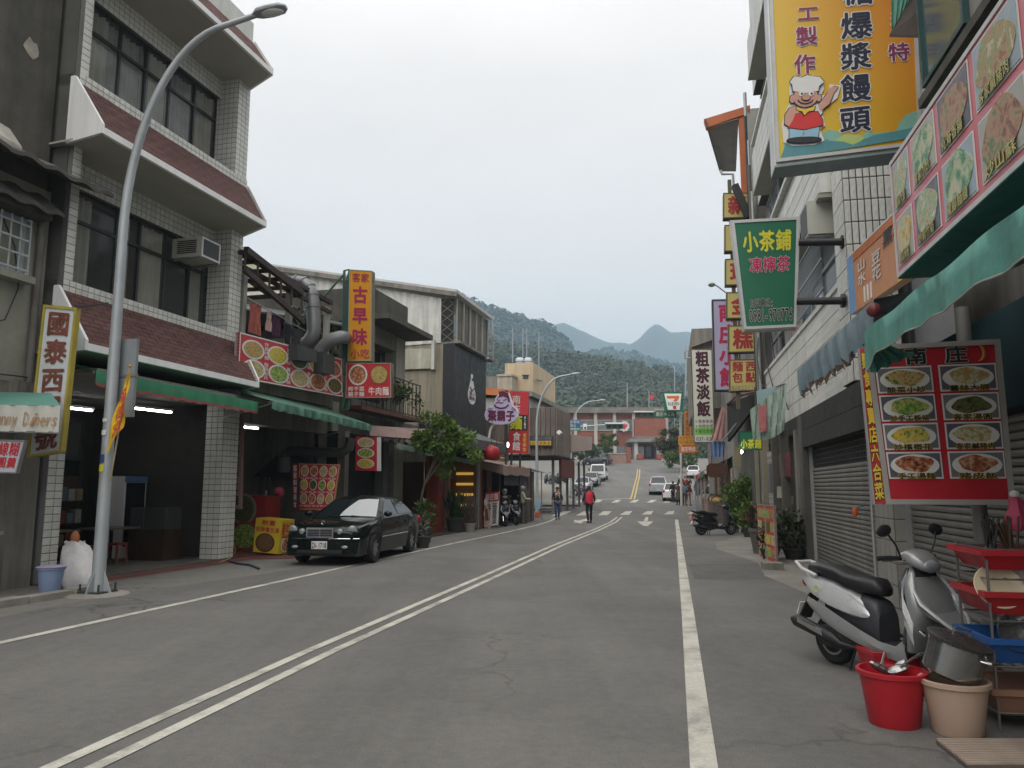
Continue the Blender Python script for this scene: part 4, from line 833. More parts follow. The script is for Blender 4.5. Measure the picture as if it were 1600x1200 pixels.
# corrugated warehouse
vE = 31.0; uE = -10.95
th = T('corrugated_house','pale corrugated metal house with a rust brown side frame above a stained concrete wall','building',L,(uE,33,0))
zt = L.V(vE,715,456).z; ztl = zt + 1.2; zm = L.V(vE,705,536).z
f = Face((-22,vE,7.6),(uE - .55,vE,7.9),(uE - .55,vE,zt - .25),(-22,vE,ztl + .9))
th.p('cladding',corr,corrugated(f,.42,.05,.02)); th.p('wall',M('stained_wall',(.30,.27,.20),.9,.1,.7,grime=.35,gs=.4,gcol=(.14,.12,.085),streak=.35),B(-22,uE - .3,vE,36.2,0,7.9))
th.p('lower_cladding',M('corrugated_yellowed',(.42,.42,.34),.6,.15,1,grime=.4,gs=.8,gcol=(.22,.19,.08),streak=.35),corrugated(Face((-19,vE - .1,L.V(vE,640,578).z),(L.V(vE,678,560).x,vE - .1,L.V(vE,678,576).z),(L.V(vE,678,540).x,vE - .1,L.V(vE,678,545).z),(-19,vE - .1,L.V(vE,640,540).z)),.5,.05))
th.p('end_post',corr,B(L.V(vE,676,560).x,L.V(vE,681,560).x,vE - .2,vE,L.V(vE,678,578).z,L.V(vE,678,532).z))
th.p('roof',M('roof_pale_metal',(.5,.5,.48),.6,.1,1,grime=.3),MB().slab([V3(-22,vE - .25,ztl + .95),V3(uE + .25,vE - .25,zt - .12),V3(uE + .25,36.4,zt - .12),V3(-22,36.4,ztl + .95)],(0,0,.16)))
th.p('ridge',conc_mid,MB().bar((-22,vE - .27,ztl + .92),(uE + .25,vE - .27,zt - .18),.05,.2))
sidef = LF(uE,vE + .15,36.0,7.95,zt - .2)
th.p('side_cladding',M('corrugated_brown',(.17,.155,.13),.75,.2,2,grime=.4,streak=.3),corrugated(sidef,.25,.03))
for k in range(7): v = vE + .2 + k * .94; th.p('stud',M('stud_pale',(.36,.36,.33),.6,.1,2,grime=.3),B(uE + .03,uE + .1,v,v + .09,7.95,zt - .2))
th.p('lattice_panel',dark_room,B(uE - .55,uE,vE - .02,vE + .05,7.95,zt - .3)); m = MB()
for k in range(5):
    for j in (0,1): m.bar((uE - .55 + .55 * j,vE - .04,7.95 + k * .42),(uE - .55 * j,vE - .04,8.35 + k * .42),.03)
th.p('lattice',M('lattice_grey',(.16,.155,.14),.7),m); th.p('eave_board',conc_mid,B(uE - .1,uE + .35,vE - .05,36.2,7.85,7.96)); th.p('downpipe',corr,MB().tube([(uE + .2,36.2,zt - .2),(uE + .2,36.3,zt - .9),(uE,36.3,zt - 1.1)],.05,8))
# black facade
th = T('black_facade','matt black shop front with a white gourd emblem on the corrugated house','shop front',L,(-10.8,33,2))
th.p('panel',M('facade_black',(.018,.018,.02),.55,.1,1),B(-11.3,-10.8,30.7,32.9,3.2,7.80)); th.p('panel',M('facade_black'),B(-11.3,-10.8,32.93,35.4,3.2,7.78))
F_ = LF(-10.8,32.6,33.75,L.U(-10.8,735,631).z,L.U(-10.8,735,584).z)
def gourd(s): return [(.5 + (.48 * max(0,1 - ((t - .28) / .30) ** 2) ** .5 if t < .5 else .16 + .20 * max(0,1 - (t - .5) / .30) - .05 * (t - .5) / .5) * sg * s,.5 + (t - .5) * s) for sg,ts in ((1,np.linspace(0,1,14)),(-1,np.linspace(1,0,14))) for t in ts]
th.p('emblem',white_s,F_.shape(MB(),gourd(1),0,.02)); m = text(MB(),F_,'湯圓',.12,.5,.12,.42,.026,.02,True); text(m,F_,'小館',.5,.88,.12,.4,.026,.02,True); m.tube([F_.P(.25,.55,.03),F_.P(.45,.42,.03),F_.P(.75,.55,.03)],.03,5); m.tube([F_.P(.5,.86,.03),F_.P(.5,.78,.03)],.04,5)
th.p('emblem_print',M('print_purple_dark',(.06,.01,.06),.6),m); th.p('spotlight',steel,MB().ell((-10.5,34.6,7.75),.12,.08,.06))
# gable canopy, red columns, shop front under the tree
slate = M('slate_grey',(.09,.095,.10),.7,.15,2,grime=.2)
th = T('gable_canopy','dark grey pitched canopy over the red pillared shop front beside the tree','canopy',L,(-9.5,28,3))
A = [L.V(27.2,712,663),L.V(31.0,737,662),L.V(31.0,776,695),L.V(27.2,745,695)]
A = [V3(-10.6,26.2,4.0),V3(-10.6,31.2,4.15),V3(-8.7,31.2,3.40),V3(-8.7,26.4,3.36)]
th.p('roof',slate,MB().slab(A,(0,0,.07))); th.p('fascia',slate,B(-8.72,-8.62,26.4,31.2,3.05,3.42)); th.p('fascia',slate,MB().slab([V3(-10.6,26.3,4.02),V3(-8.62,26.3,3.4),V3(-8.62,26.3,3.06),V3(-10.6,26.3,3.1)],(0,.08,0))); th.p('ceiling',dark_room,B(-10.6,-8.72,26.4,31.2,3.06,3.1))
th = T('pillared_shop','dark shop interior with red painted columns and glowing yellow shelves behind the tree','shop',L,(-10.8,27,0))
redp = M('red_pillar_paint',(.20,.035,.02),.7,.2,2,grime=.35); redb = M('pinkish_brick',(.24,.09,.075),.85,.2,4,grime=.4)
th.p('wall',dark_room,B(-14,-13.9,21,31.2,0,4)); th.p('side_wall',arc,B(-13.9,-11,31.0,31.1,0,4.0)); th.p('floor',arc,B(-13.9,-9.4,20.6,31.2,-.02,.03)); th.p('lintel',conc_mid,B(-11.6,-11.1,20.6,31,3.3,4.0))
g1 = L.G(677,833); g2 = L.G(745,824); g0 = L.G(665,836)
th.p('column',redp,B(g1.x - .15,g1.x + .22,g1.y - .1,g1.y + .35,0,3.0)); th.p('column',redb,B(g2.x - .18,g2.x + .2,g2.y - .2,g2.y + .3,0,3.6)); th.p('cabinet_wall',M('dim_red_brown',(.075,.025,.018),.8,.2,1),B(g1.x - 2.2,g1.x - .4,g1.y + .3,g1.y + .4,0,2.6)); th.p('edge_post',M('post_orange',(.36,.10,.02),.7,.2,2),B(g1.x - .42,g1.x - .26,g1.y + .28,g1.y + .42,0,2.8))
sh_ = M('shelf_glow',(.8,.5,.08),.6,0,emit=.35)  # emission on the shelf boards stands in for lamplight falling on them
p_ = L.V(29.6,706,800)
th.p('shelf_case',M('shelf_wood',(.2,.09,.04),.7),B(p_.x - .3,p_.x + 1.0,29.9,30.3,.05,2.7))
for k in range(4): th.p('shelf',sh_,B(p_.x + .1,p_.x + .8,29.8,29.9,.9 + k * .42,1.0 + k * .42))
th.p('door_post',M('post_pink',(.38,.2,.17),.7),B(p_.x - .3,p_.x - .12,29.55,29.7,.03,2.75)); th.p('door_post',steel,B(p_.x + 1.05,p_.x + 1.15,29.5,29.6,.03,2.9))
t = T('side_awning','dark green sagging awning below the tree crown','awning',L,(-10,26,2.9))
awning(t,((-10.9,21.5,3.25),(-10.9,30,3.05)),((-9.5,21.8,3.0),(-9.5,29.6,2.72)),.18,M('awning_sage',(.16,.22,.19),.8,.15,1.5,grime=.4,gs=.8),None,40)
t = T('tin_awning','rusty pinkish corrugated tin awning reaching over the pavement right of the green fringed awning','awning',L,(-9.6,22,3.4))
f = Face(L.V(21.2,577,681),L.V(25.2,688,689),L.V(25.6,664,671),L.V(21.4,575,665)); t.p('sheet',M('tin_rust_pink',(.26,.18,.165),.7,.15,2,grime=.3),corrugated(f,.12,.03)); t.p('rail',iron,MB().bar(f.P(0,.03,-.03),f.P(1,.03,-.03),.04))
F_ = Face(L.V(21.3,555,735),L.V(21.3,589,736),L.V(21.3,589,683),L.V(21.3,556,682))
th = T('hanging_menu','small red hanging sign with three oval dishes under the tin awning','sign',L,F_.P(.5,0)); sign_box(th,F_,.1,red_s,None); th.p('side_panel',white_s,MB().slab([F_.P(1,0,.001),F_.P(1,0,-.1),F_.P(1,1,-.1),F_.P(1,1,.001)],(.09,0,0)))
for k in range(3): dish(th,F_,.48,.83 - k * .31,.40,.145,FOODS[(4,1,3)[k]])
th = T('rear_shop_wall','dark timber shop front beside the hanging red menu sign','wall',L,(-11.0,21,0)); th.p('panel',M('timber_black',(.016,.014,.013),.8),B(-11.2,-10.9,20.6,23.4,0,3.3)); th.p('post',conc_mid,B(-10.85,-10.6,20.6,20.85,0,3.3)); th.p('post',M('post_grey_dark',(.10,.10,.095),.8),B(-10.9,-10.6,23.3,23.7,0,3.3))
t = T('vent_shade','white triangular shade with a curled iron bracket under the tin awning','shade',L,L.V(24.5,640,690)); t.p('shade',white_s,MB().slab([L.V(24.5,630,685),L.V(24.5,653,684),L.V(24.5,640,696)],(0,.05,0)))
t.p('scroll',iron,MB().tube([L.V(24.45,629 + 7 * cos(a),692 + 7 * sin(a)) for a in np.linspace(0,5.5,14)],.02,6))
# street tree with a pot behind the dark car
gt = L.V(23.4,655,838); gt.z = 0
tr = tree('small leafy street tree with bright green foliage and a crooked trunk behind the dark car',L,(gt.x,gt.y,0),4.2,L.V(23.6,690,688),(.95,.7,.58),(-.25,0),24,80,.21,fresh_m,.05,clump=.36)
for q in ((712,702),(725,690),(738,706),(700,725),(692,738),(676,658),(664,650),(652,700),(735,683),(742,715),(705,675),(668,678),(690,655)): tr.p('spray',fresh_m,leaves(MB(),L.V(23.5 + random.uniform(-.3,.5),*q),(.32,.26,.24),64,.23,-.15,.26,.1))
pot_m = M('pot_dark',(.035,.035,.033),.7,.2,3); pot_t = M('pot_terracotta',(.20,.10,.07),.8,.2,3,grime=.4)
def pot_plant(label,fr,c,r,h,lr,n_,sz,mat=None,pm=None,up=.4,group=None,asp=.35,cat='plant',name='potted_plant'):
    t = T(name,label,cat,fr,c,group); c = Vector(c)
    t.p('pot',pm or pot_m,MB().lathe([(r * .72,0),(r,h * .85),(r * 1.08,h * .87),(r * 1.08,h),(r * .95,h),(r * .9,h * .8),(.01,h * .8)],c,18),smooth=True)
    t.p('stem',M('bark'),MB().tube([c + V3(0,0,h * .7),c + V3(.02,0,h + lr[2] * .8)],.02,6))
    t.p('foliage',mat or plant_m,leaves(MB(),c + V3(0,0,h + lr[2] * .75),lr,n_,sz,up,asp,.15)); return t
g = L.G(672,855); pot_plant('bushy dark plant in a black pot right behind the dark car',L,(g.x - .8,g.y + 1.6,0),.24,.45,(.4,.35,.5),260,.18,plant_m)
pot_m2 = pot_m
g = L.G(655,858)
t = T('wrapped_stump','shaggy grey bundle of plants leaning at the rear bumper of the dark car','plant',L,(g.x - .1,g.y + .5,0)); t.p('foliage',leafmat('leaf_greyish',(.06,.06,.05),(.22,.22,.19),5),leaves(MB(),(g.x - .1,g.y + .5,.5),(.2,.22,.5),240,.12)); t.p('pot',pot_m,MB().lathe([(.16,0),(.22,.3),(.2,.32)],(g.x - .1,g.y + .5,0),16))
g = L.G(713,832); pot_plant('dense dark snake plants in a black tub beside the red column',L,(g.x - .1,g.y + .1,0),.33,.55,(.4,.35,.55),190,.5,leafmat('leaf_snake',(.012,.022,.012),(.05,.08,.03),6),pot_m,2.5,asp=.12)
g = L.G(729,831); pot_plant('spiky purple grey plant in a pale pot next to the black tub',L,(g.x + .1,g.y + .1,0),.22,.32,(.3,.3,.6),150,.5,leafmat('leaf_purple',(.06,.04,.05),(.16,.14,.10),5),M('pot_pale',(.3,.27,.25),.7),2.2,asp=.07)
# lantern, stall canopy, signs, chair etc.
c = L.V(28.6,768,708)
t = T('red_lantern','plump red paper lantern hanging under the dark pitched canopy','lantern',L,c); lr_ = M('lantern_red',(.32,.012,.015),.5,.05,2)
m = MB(); rg = []
for i in range(11): a = pi * i / 10; rg.append([c + V3(.30 * (sin(a) ** .7 + .12) * cos(2 * pi * k / 20) * (1 + .03 * cos(k * pi)),.30 * (sin(a) ** .7 + .12) * sin(2 * pi * k / 20) * (1 + .03 * cos(k * pi)),.27 * -cos(a)) for k in range(20)])
t.p('shade',lr_,m.loft(rg),smooth=True); t.p('cap',M('brass'),MB().lathe([(.1,0),(.1,.05)],c + V3(0,0,.27),12)); t.p('cord',iron,MB().tube([c + V3(0,0,.3),c + V3(0,0,.8)],.01,5))
c = L.V(29.5,776,714); t = T('red_lantern','smaller red lantern peeping out behind the plump one','lantern',L,c); t.p('shade',lr_,MB().ell(c,.16,.16,.13,16,8),smooth=True); t.p('cord',iron,MB().tube([c,c + V3(0,0,.8)],.01,5))
th = T('stall_canopy','faded brown canvas canopy over a street stall left of the walking men','canopy',L,(-8.5,34,2.6))
brown_c = M('canvas_brown',(.28,.20,.165),.85,.15,1.5,grime=.35,gs=1)
P = [L.V(31.0,770,722),L.V(31.8,790,731),L.V(36.4,826,730),L.V(37.2,800,722)]
P = [V3(-10.3,30.9,2.9),V3(-8.75,31.2,2.6),V3(-8.95,36.8,2.62),V3(-10.4,37,3.0)]
m = MB(); rg = []
for i in range(9):
    q = i / 8; rg.append([P[0].lerp(P[3],q).lerp(P[1].lerp(P[2],q),s) - V3(0,0,.05 * sin(q * pi * 4) ** 2) for s in (0,.33,.66,1)] + [P[1].lerp(P[2],q) + V3(.01,0,-.42 - .04 * sin(q * 17))])
th.p('canvas',brown_c,m.loft(rg,False,False),smooth=True); th.p('end_flap',brown_c,MB().slab([P[0],P[1],P[1] - V3(0,0,.4),P[0] - V3(0,0,.3)],(0,.02,0)))
th.p('roof_sheet',M('canvas_pale_top',(.36,.31,.25),.8),MB().slab([V3(-11,31.5,3.2),V3(-10.2,31.3,2.98),V3(-10.2,36.9,3.08),V3(-11,36.9,3.3)],(0,0,.02)))
th.p('back_wall',dark_room,B(-11.2,-11.1,30.9,37.2,0,3.2)); th.p('side_panel',M('panel_rust',(.16,.075,.06),.85,.25,3,grime=.4),B(-9.5,-9.45,31.3,31.9,.4,2.7)); th.p('drop_sheet',M('sheet_navy',(.02,.022,.04),.7),B(-9.0,-8.96,32.1,36.2,1.75,2.25))
tarp = M('tarp_brown',(.10,.085,.07),.7,.3,3,grime=.4); rg = []
for i in range(13): q = i / 12; rg.append([V3(-9.02 + .1 * sin(q * 9 + z * 2) + .04 * random.random(),34.9 + 1.9 * q,z) for z in (.05,.5,1.0,1.5,1.95)])
th.p('tarp',tarp,MB().loft(rg,False,False),smooth=True)
for v in (31.2,36.8): th.p('post',iron,MB().tube([(-8.9,v,0),(-8.9,v,2.6)],.03,8))
th = T('corner_hut','dark brown side wall and white lean-to roof at the end of the brown stall','hut',L,(-9,38,0)); th.p('wall',tarp,B(-11.2,-9.1,36.95,38.3,0,2.45)); th.p('roof',M('roof_pale_metal'),MB().slab([V3(-11,36.9,2.9),V3(-8.9,36.9,2.55),V3(-8.75,39.2,2.4),V3(-11,39.2,2.75)],(0,0,.05))); th.p('post',steel,MB().tube([(-8.85,38.9,0),(-8.85,38.9,2.45)],.03,8))
F_ = Face(L.V(30.8,756,824),L.V(30.8,778,820),L.V(30.8,780,768),L.V(30.8,758,770)); 
th = T('price_board','standing white price board with a red header by the pink brick column','sign',L,F_.P(.5,0)); th.p('panel',white_s,F_.rect(MB(),0,1,0,1,-.05,0)); th.p('header',red_s,F_.rect(MB(),0,1,.72,1,.001,.012)); th.p('lettering',lab,text(MB(),F_,'南庄麵',.05,.95,.75,.97,.016,.02)); th.p('lettering',black_s,text(MB(),F_,'板條麵食湯圓粄條小菜',.08,.46,.05,.68,.006,.03,True)); th.p('lettering',black_s,text(MB(),F_,'炒飯米苔目豆花冰品',.54,.92,.05,.68,.006,.03,True)); th.p('leg',steel,MB().bar(F_.P(.02,0,-.02),F_.P(.02,-.12,-.3),.04)); th.p('leg',steel,MB().bar(F_.P(.98,0,-.02),F_.P(.98,-.1,-.3),.04))
F_ = Face(L.V(30.2,757,830),L.V(30.2,767,829),L.V(30.2,765,776),L.V(30.2,752,778)); t = T('cutout_sign','small painted figure board propped at the foot of the pink brick column','sign',L,F_.P(.5,0)); fig = M('cutout_print',(.5,.32,.27),.6,.4,9)
t.p('board',fig,F_.shape(MB(),[(.2,0),(.5,.12),(.8,0),(.95,.1),(.8,.35),(1,.5),(.75,.7),(.75,.85),(.5,1),(.28,.88),(.3,.7),(.05,.5),(.25,.35)],-.03,0)); t.p('head',plate_m,F_.disc(MB(),.5,.86,.2,.1,.001,.01)); t.p('dress',M('cutout_brown',(.14,.05,.03),.6),F_.shape(MB(),[(.25,.3),(.75,.3),(.66,.66),(.34,.66)],.001,.008))
c = L.G(829,811)
t = T('traffic_cone','orange traffic cone at the corner of the brown stall','cone',L,(c.x + .05,c.y - .6,0)); cone_m = M('cone_orange',(.55,.10,.03),.6,.1,3,grime=.2)
t.p('cone',cone_m,MB().lathe([(.2,.03),(.17,.06),(.05,.78),(.03,.8)],(c.x + .05,c.y - .6,0),16),smooth=True); t.p('base',cone_m,B(c.x - .18,c.x + .28,c.y - .83,c.y - .37,0,.035))
c = L.G(840,809); t = T('sandwich_board','small pale blue round board on an orange foot at the stall corner','sign',L,(c.x,c.y,0)); F_ = Face(L.V(c.y,835,797),L.V(c.y,845,797),L.V(c.y,845,779),L.V(c.y,835,779)); t.p('board',M('board_pale_blue',(.32,.44,.55),.6),F_.disc(MB(),.5,.5,.5,.5,-.03,0)); t.p('post',steel,MB().bar(F_.P(.5,0,-.02),(c.x,c.y,0),.04)); t.p('foot',cone_m,B(c.x - .13,c.x + .13,c.y - .1,c.y + .1,0,.3))
# round purple sign, red mast sign
VP = 33.2
def ring(px): return [L.V(VP,*q) for q in px]
purple = M('sign_lavender',(.46,.40,.58),.5,.04,1); dpur = M('print_maroon',(.10,.012,.045),.6); wr = M('sign_rim_white',(.62,.62,.66),.5)
cx,cy = 785,648
out_px = [(757,648),(759,641),(765,636),(772,633),(774,622),(778,617),(781,612.5),(788,611.5),(795,614),(797,620),(800,628),(801,633),(806,637),(810,643),(809,652),(803,658),(795,662),(785,663.5),(774,663),(765,660),(759,655)]
th = T('date_shop_sign','lavender cut-out sign of a stout topknot figure above three maroon characters','sign',L,L.V(VP,785,663))
o3 = ring(out_px); th.p('rim',wr,MB().slab(o3,(0,.18,0)))
ins = [(cx + (x - cx) * .95,cy + (y - cy) * .95) for x,y in out_px]; th.p('face',purple,MB().slab([p - V3(0,.012,0) for p in ring(ins)],(0,.02,0)))
F_ = Face(L.V(VP,757,664),L.V(VP,810,664),L.V(VP,810,611),L.V(VP,757,611)); F_ = F_.sub(0,1,0,1,.016)
m = text(MB(),F_,'棗霸子',.10,.90,.10,.44,.006,.045)
F_.shape(m,[(.42,.98),(.56,1.0),(.70,.94),(.74,.80),(.76,.68),(.70,.66),(.68,.78),(.56,.84),(.40,.80),(.36,.76),(.44,.86)],0,.008)
m.tube([F_.P(*q,.006) for q in ((.30,.60),(.34,.53),(.48,.49),(.62,.51),(.72,.60))],.035,5); m.tube([F_.P(*q,.006) for q in ((.34,.645),(.42,.67),(.5,.645),(.56,.66))],.022,5)
m.tube([F_.P(*q,.006) for q in ((.38,.75),(.46,.71))],.02,5); m.tube([F_.P(*q,.006) for q in ((.56,.72),(.66,.755))],.02,5)
for q in (((.08,.45),(.2,.42)),((.1,.5),(.24,.47)),((.82,.52),(.92,.46)),((.8,.48),(.93,.41))): m.tube([F_.P(*a,.006) for a in q],.014,4)
th.p('print',dpur,m); th.p('post',darksteel,MB().tube([L.V(VP + .1,790,663),L.V(VP + .1,791,800)],.05,8)); th.p('bent_pipe',wr,MB().tube([L.V(VP + .2,776,660),L.V(VP + .2,770,664),L.V(VP + .2,766,672),L.V(VP + .2,764,684)],.06,8))
VR = 34.6; F_ = Face(L.V(VR,794,708),L.V(VR,824,709),L.V(VR,825,612),L.V(VR,797,611)); 
th = T('noodle_house_sign','tall red and black mast sign with white characters behind the lavender cut-out sign','sign',L,F_.P(.5,0))
sign_box(th,F_,.25,red_s,None); th.p('black_panel',black_s,F_.rect(MB(),0,1,.37,.62,.001,.012)); th.p('lettering',M('letter_grey',(.5,.49,.45),.6),text(MB(),F_,'南庄',.12,.62,.64,.94,.008,.02,True)); th.p('lettering',M('letter_lime',(.5,.52,.03),.5),text(MB(),F_,'麵',.02,.74,.37,.62,.018,.03)); th.p('lettering',lab,text(MB(),F_,'食館',.2,.65,.04,.35,.008,.02,True)); th.p('lettering',yellow_s,text(MB(),F_,'客家美食',.74,.95,.03,.33,.008,.02,True)); th.p('lettering',lab,text(MB(),F_,'手工製作',.8,.92,.39,.6,.018,.02,True))
m = MB(); m.bar(F_.P(.15,0,-.1),F_.P(.15,-.6,-.1),.08); m.bar(F_.P(.6,0,-.1),F_.P(.6,-.6,-.1),.08); th.p('mast',darksteel,m)
t = T('wall_lamp','small lit white lamp beside the red mast sign','lamp',L,L.V(33.8,793.5,695)); t.p('diffuser',M('soft_glow'),MB().ell(L.V(33.8,793.5,695),.07,.07,.13)); t.p('bracket',darksteel,MB().bar(L.V(33.8,793.5,690),L.V(33.8,792,684),.04))
th = T('back_shack','brown brick shack with an orange poster and pipes behind the lanterns','building',L,(-11,38,0)); th.p('wall',M('shack_wall',(.16,.125,.10),.85,.25,2,grime=.4),B(-16,-10.9,37.4,40,0,5.6)); F_ = Face(L.V(37.3,762,718),L.V(37.3,789,716),L.V(37.3,788,687),L.V(37.3,763,690)); th.p('poster',M('poster_brick',(.30,.12,.07),.7,.2,5),F_.rect(MB(),0,1,0,1,.0,.03)); th.p('lettering',M('letter_orange',(.6,.2,.03),.6),text(MB(),F_,'山城小吃美食館',.05,.95,.5,.95,.036,.01)); th.p('lettering',yellow_s,text(MB(),F_,'川味',.05,.45,.1,.5,.036,.01))
th.p('mast',darksteel,B(L.V(37,789,690).x,L.V(37,793,690).x,36.9,37.2,2,6.5))
# beige block with roof tanks and the metal sheds in front
beige = M('beige_render',(.48,.38,.25),.85,.08,.5,grime=.2,gs=.3,gcol=(.26,.2,.13),streak=.2)
VBG = 62
th = T('beige_block','beige rendered block with a small window and two water tanks on its roof','building',L,L.V(VBG,820,650)); 
def vb(v,px0,px1,pyt,pyb,dep): a,b,c = L.V(v,px0,pyt),L.V(v,px1,pyt),L.V(v,px0,pyb); return (a.x,b.x,v,v + dep,min(c.z,a.z),a.z)
th.p('wall',beige,B(*vb(VBG,789,833,568,700,9))); x = vb(VBG + .02,833,855,566,700,9); 
th.p('wing',beige,MB().slab([L.V(VBG + .3,830,640 + 60),L.V(VBG + .3,830,574),L.V(VBG + 8,855,581),L.V(VBG + 8,855,700)],(-3,4,0)))
th.p('side_block',M('beige_grey',(.42,.37,.29),.85,.1,.6,grime=.3,streak=.3),B(*vb(VBG - 1.5,777,800,587,700,8))); th.p('low_wing',conc_mid,B(*vb(VBG + 1,745,778,589,700,6))); th.p('coping',M('beige_grey'),B(*vb(VBG - 1.6,776,801,585,588,8)))
F_ = Face(L.V(VBG,817,592),L.V(VBG,826,592),L.V(VBG,826,586),L.V(VBG,817,586)); wf = th.p('window',M('stain_brown',(.13,.08,.05),.8),F_.rect(MB(),-.1,1.1,.9,1.05,.01,.12)); th.p('pane',glass_d,F_.rect(MB(),.05,.95,0,.88,.005,.03),wf)
for k,(py) in enumerate((592,618)): th.p('pipe',conc_old,MB().tube([L.V(VBG - .1,838,py),L.V(VBG + 6,853,py + 4)],.06,6))
th.p('pipe',conc_old,MB().tube([L.V(VBG + 7.5,854,592),L.V(VBG + 7.5,854,660)],.07,6))
for k,(px,r_) in enumerate(((812,.85),(825,.8))):
    c = L.V(VBG + 3,px,567); t = T('water_tank',('larger' if k == 0 else 'smaller') + ' blue and white water tank on the roof of the beige block','water tank',L,c,'roof water tanks'); t.p('body',M('tank_white',(.6,.63,.66),.5),MB().lathe([(r_ * .4,0),(r_ * .4,.14),(r_ * .42,.15),(r_ * .42,.36),(r_ * .3,.44),(.05,.46)],c,16),smooth=True); t.p('band',M('tank_blue',(.1,.2,.45),.5),MB().lathe([(r_ * .43,.05),(r_ * .43,.14)],c,16,cap=False))
for k,(px,py0,py1) in enumerate(((801,566,511),(817,558,512),(823,558,513),(842,575,519))):
    a = L.V(VBG + 4,px,py0); solo('antenna',steel,MB().tube([a,L.V(VBG + 4,px,py1)],.05,6),('thin antenna pole left of the roof tanks','thin antenna pole behind the larger roof tank','thin antenna pole between the two roof tanks','thin antenna pole rising right of the roof tanks')[k],'antenna',L,a,'antenna poles on the beige block')
shed = M('shed_white',(.50,.50,.47),.7,.06,.6,grime=.3,gs=.4,gcol=(.25,.23,.19),streak=.3)
th = T('metal_shed','long white metal shed with an orange roof edge behind the red mast sign','building',L,(-11,55,0)); uS = -11.2
zt = L.U(uS,828,616).z; v0 = L.U(uS,826,640).y; v1 = L.U(uS,880,660).y
th.p('wall',shed,B(-26,uS,v0,v1,3.7,zt - .2)); th.p('lower_wall',arc,B(-26,-17,v0 + 2,v1,0,3.7)); th.p('roof',M('roof_rim_grey',(.2,.2,.17),.7),MB().slab([V3(-26,v0 - .3,zt + 1.3),V3(uS + .3,v0 - .3,zt - .2),V3(uS + .3,v1 + .3,zt - .2),V3(-26,v1 + .3,zt + 1.3)],(0,0,.3)))
th.p('ridge_strip',M('roof_orange',(.50,.17,.06),.6),MB().bar((-26,v0 - .34,zt + 1.45),(uS - 1.0,v0 - .34,zt + .02),.08,.42)); 
for a,b in ((.08,.40),(.44,.56)): th.p('window',glass_d,B(uS,uS + .04,v0 + (v1 - v0) * a,v0 + (v1 - v0) * b,5.0,6.3))
th.p('gutter_pipe',white_p,MB().tube([(uS + .1,v0 + (v1 - v0) * .62,zt - .3),(uS + .1,v0 + (v1 - v0) * .62,3)],.08,6))
wood_g = M('weathered_boards',(.20,.165,.14),.9,.18,2,grime=.3,rnd=.2,streak=.35)
th = T('boarded_shop','shop with a tall fascia of weathered vertical boards over an open dark front','shop',L,(-9.3,50,0)); uB = -9.6
va,vb_ = v0 + .5,L.U(uB,890,690).y; z0,z1 = 3.6,6.6
f = LF(uB,va,vb_,z0,z1); th.p('backing',M('weathered_boards'),B(uB - .3,uB - .05,va,vb_,z0,z1)); pieces(th,'board',wood_g,grid(f,30,1,.03,.05),300,chamfer=.02)
f = CF(va,-14,uB,z0,z1); pieces(th,'board',wood_g,grid(f,14,1,.03,.05),300,chamfer=.02); th.p('backing',M('weathered_boards'),B(-14,uB - .3,va + .02,va + .2,z0,z1))
F_ = Face(L.V(va - .25,822,697),L.V(va - .25,863,697),L.V(va - .25,863,681),L.V(va - .25,822,681)); sg = th.p('fascia_sign',M('sign_slate',(.06,.065,.07),.6),F_.rect(MB(),0,1,0,1,-.15,0)); th.p('sign_band',yellow_s,F_.rect(MB(),.05,.95,.10,.5,.002,.02),sg); th.p('lettering',M('letter_brown',(.3,.13,.03),.6),text(MB(),F_,'南庄老街美食',.06,.94,.12,.48,.026,.02),sg); th.p('lettering',M('letter_dim',(.2,.2,.2),.6),text(MB(),F_,'客家風味小館餐廳',.3,.95,.6,.92,.008,.0),sg)
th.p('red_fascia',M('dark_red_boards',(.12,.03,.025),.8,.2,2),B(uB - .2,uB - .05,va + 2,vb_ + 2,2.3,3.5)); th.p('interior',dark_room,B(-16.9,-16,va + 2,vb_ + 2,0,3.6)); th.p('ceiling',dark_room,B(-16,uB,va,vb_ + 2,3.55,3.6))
for k in range(6): v = va + 1 + k * 2.3; th.p('post',M('post_dull',(.12,.12,.115),.8),B(uB - .5,uB - .35,v,v + .15,0,3.55))
th.p('box_wall',M('panel_pink_beige',(.42,.33,.28),.7,.06,.5,grime=.15),MB().slab([L.V(vb_ + 1,893,706),L.V(vb_ + 1,893,679),L.V(vb_ + 8,925,683),L.V(vb_ + 8,925,703)],(-1.5,3,0)))
t = T('floodlight','white floodlight sticking out from the weathered board fascia','floodlight',L,L.V(vb_ - 6,874,676)); t.p('head',white_p,MB().bar(L.V(vb_ - 6,872,674),L.V(vb_ - 6,876,678),.35,.2)); t.p('arm',steel,MB().bar(L.V(vb_ - 6,876,678),L.V(vb_ - 4,878,690),.08))
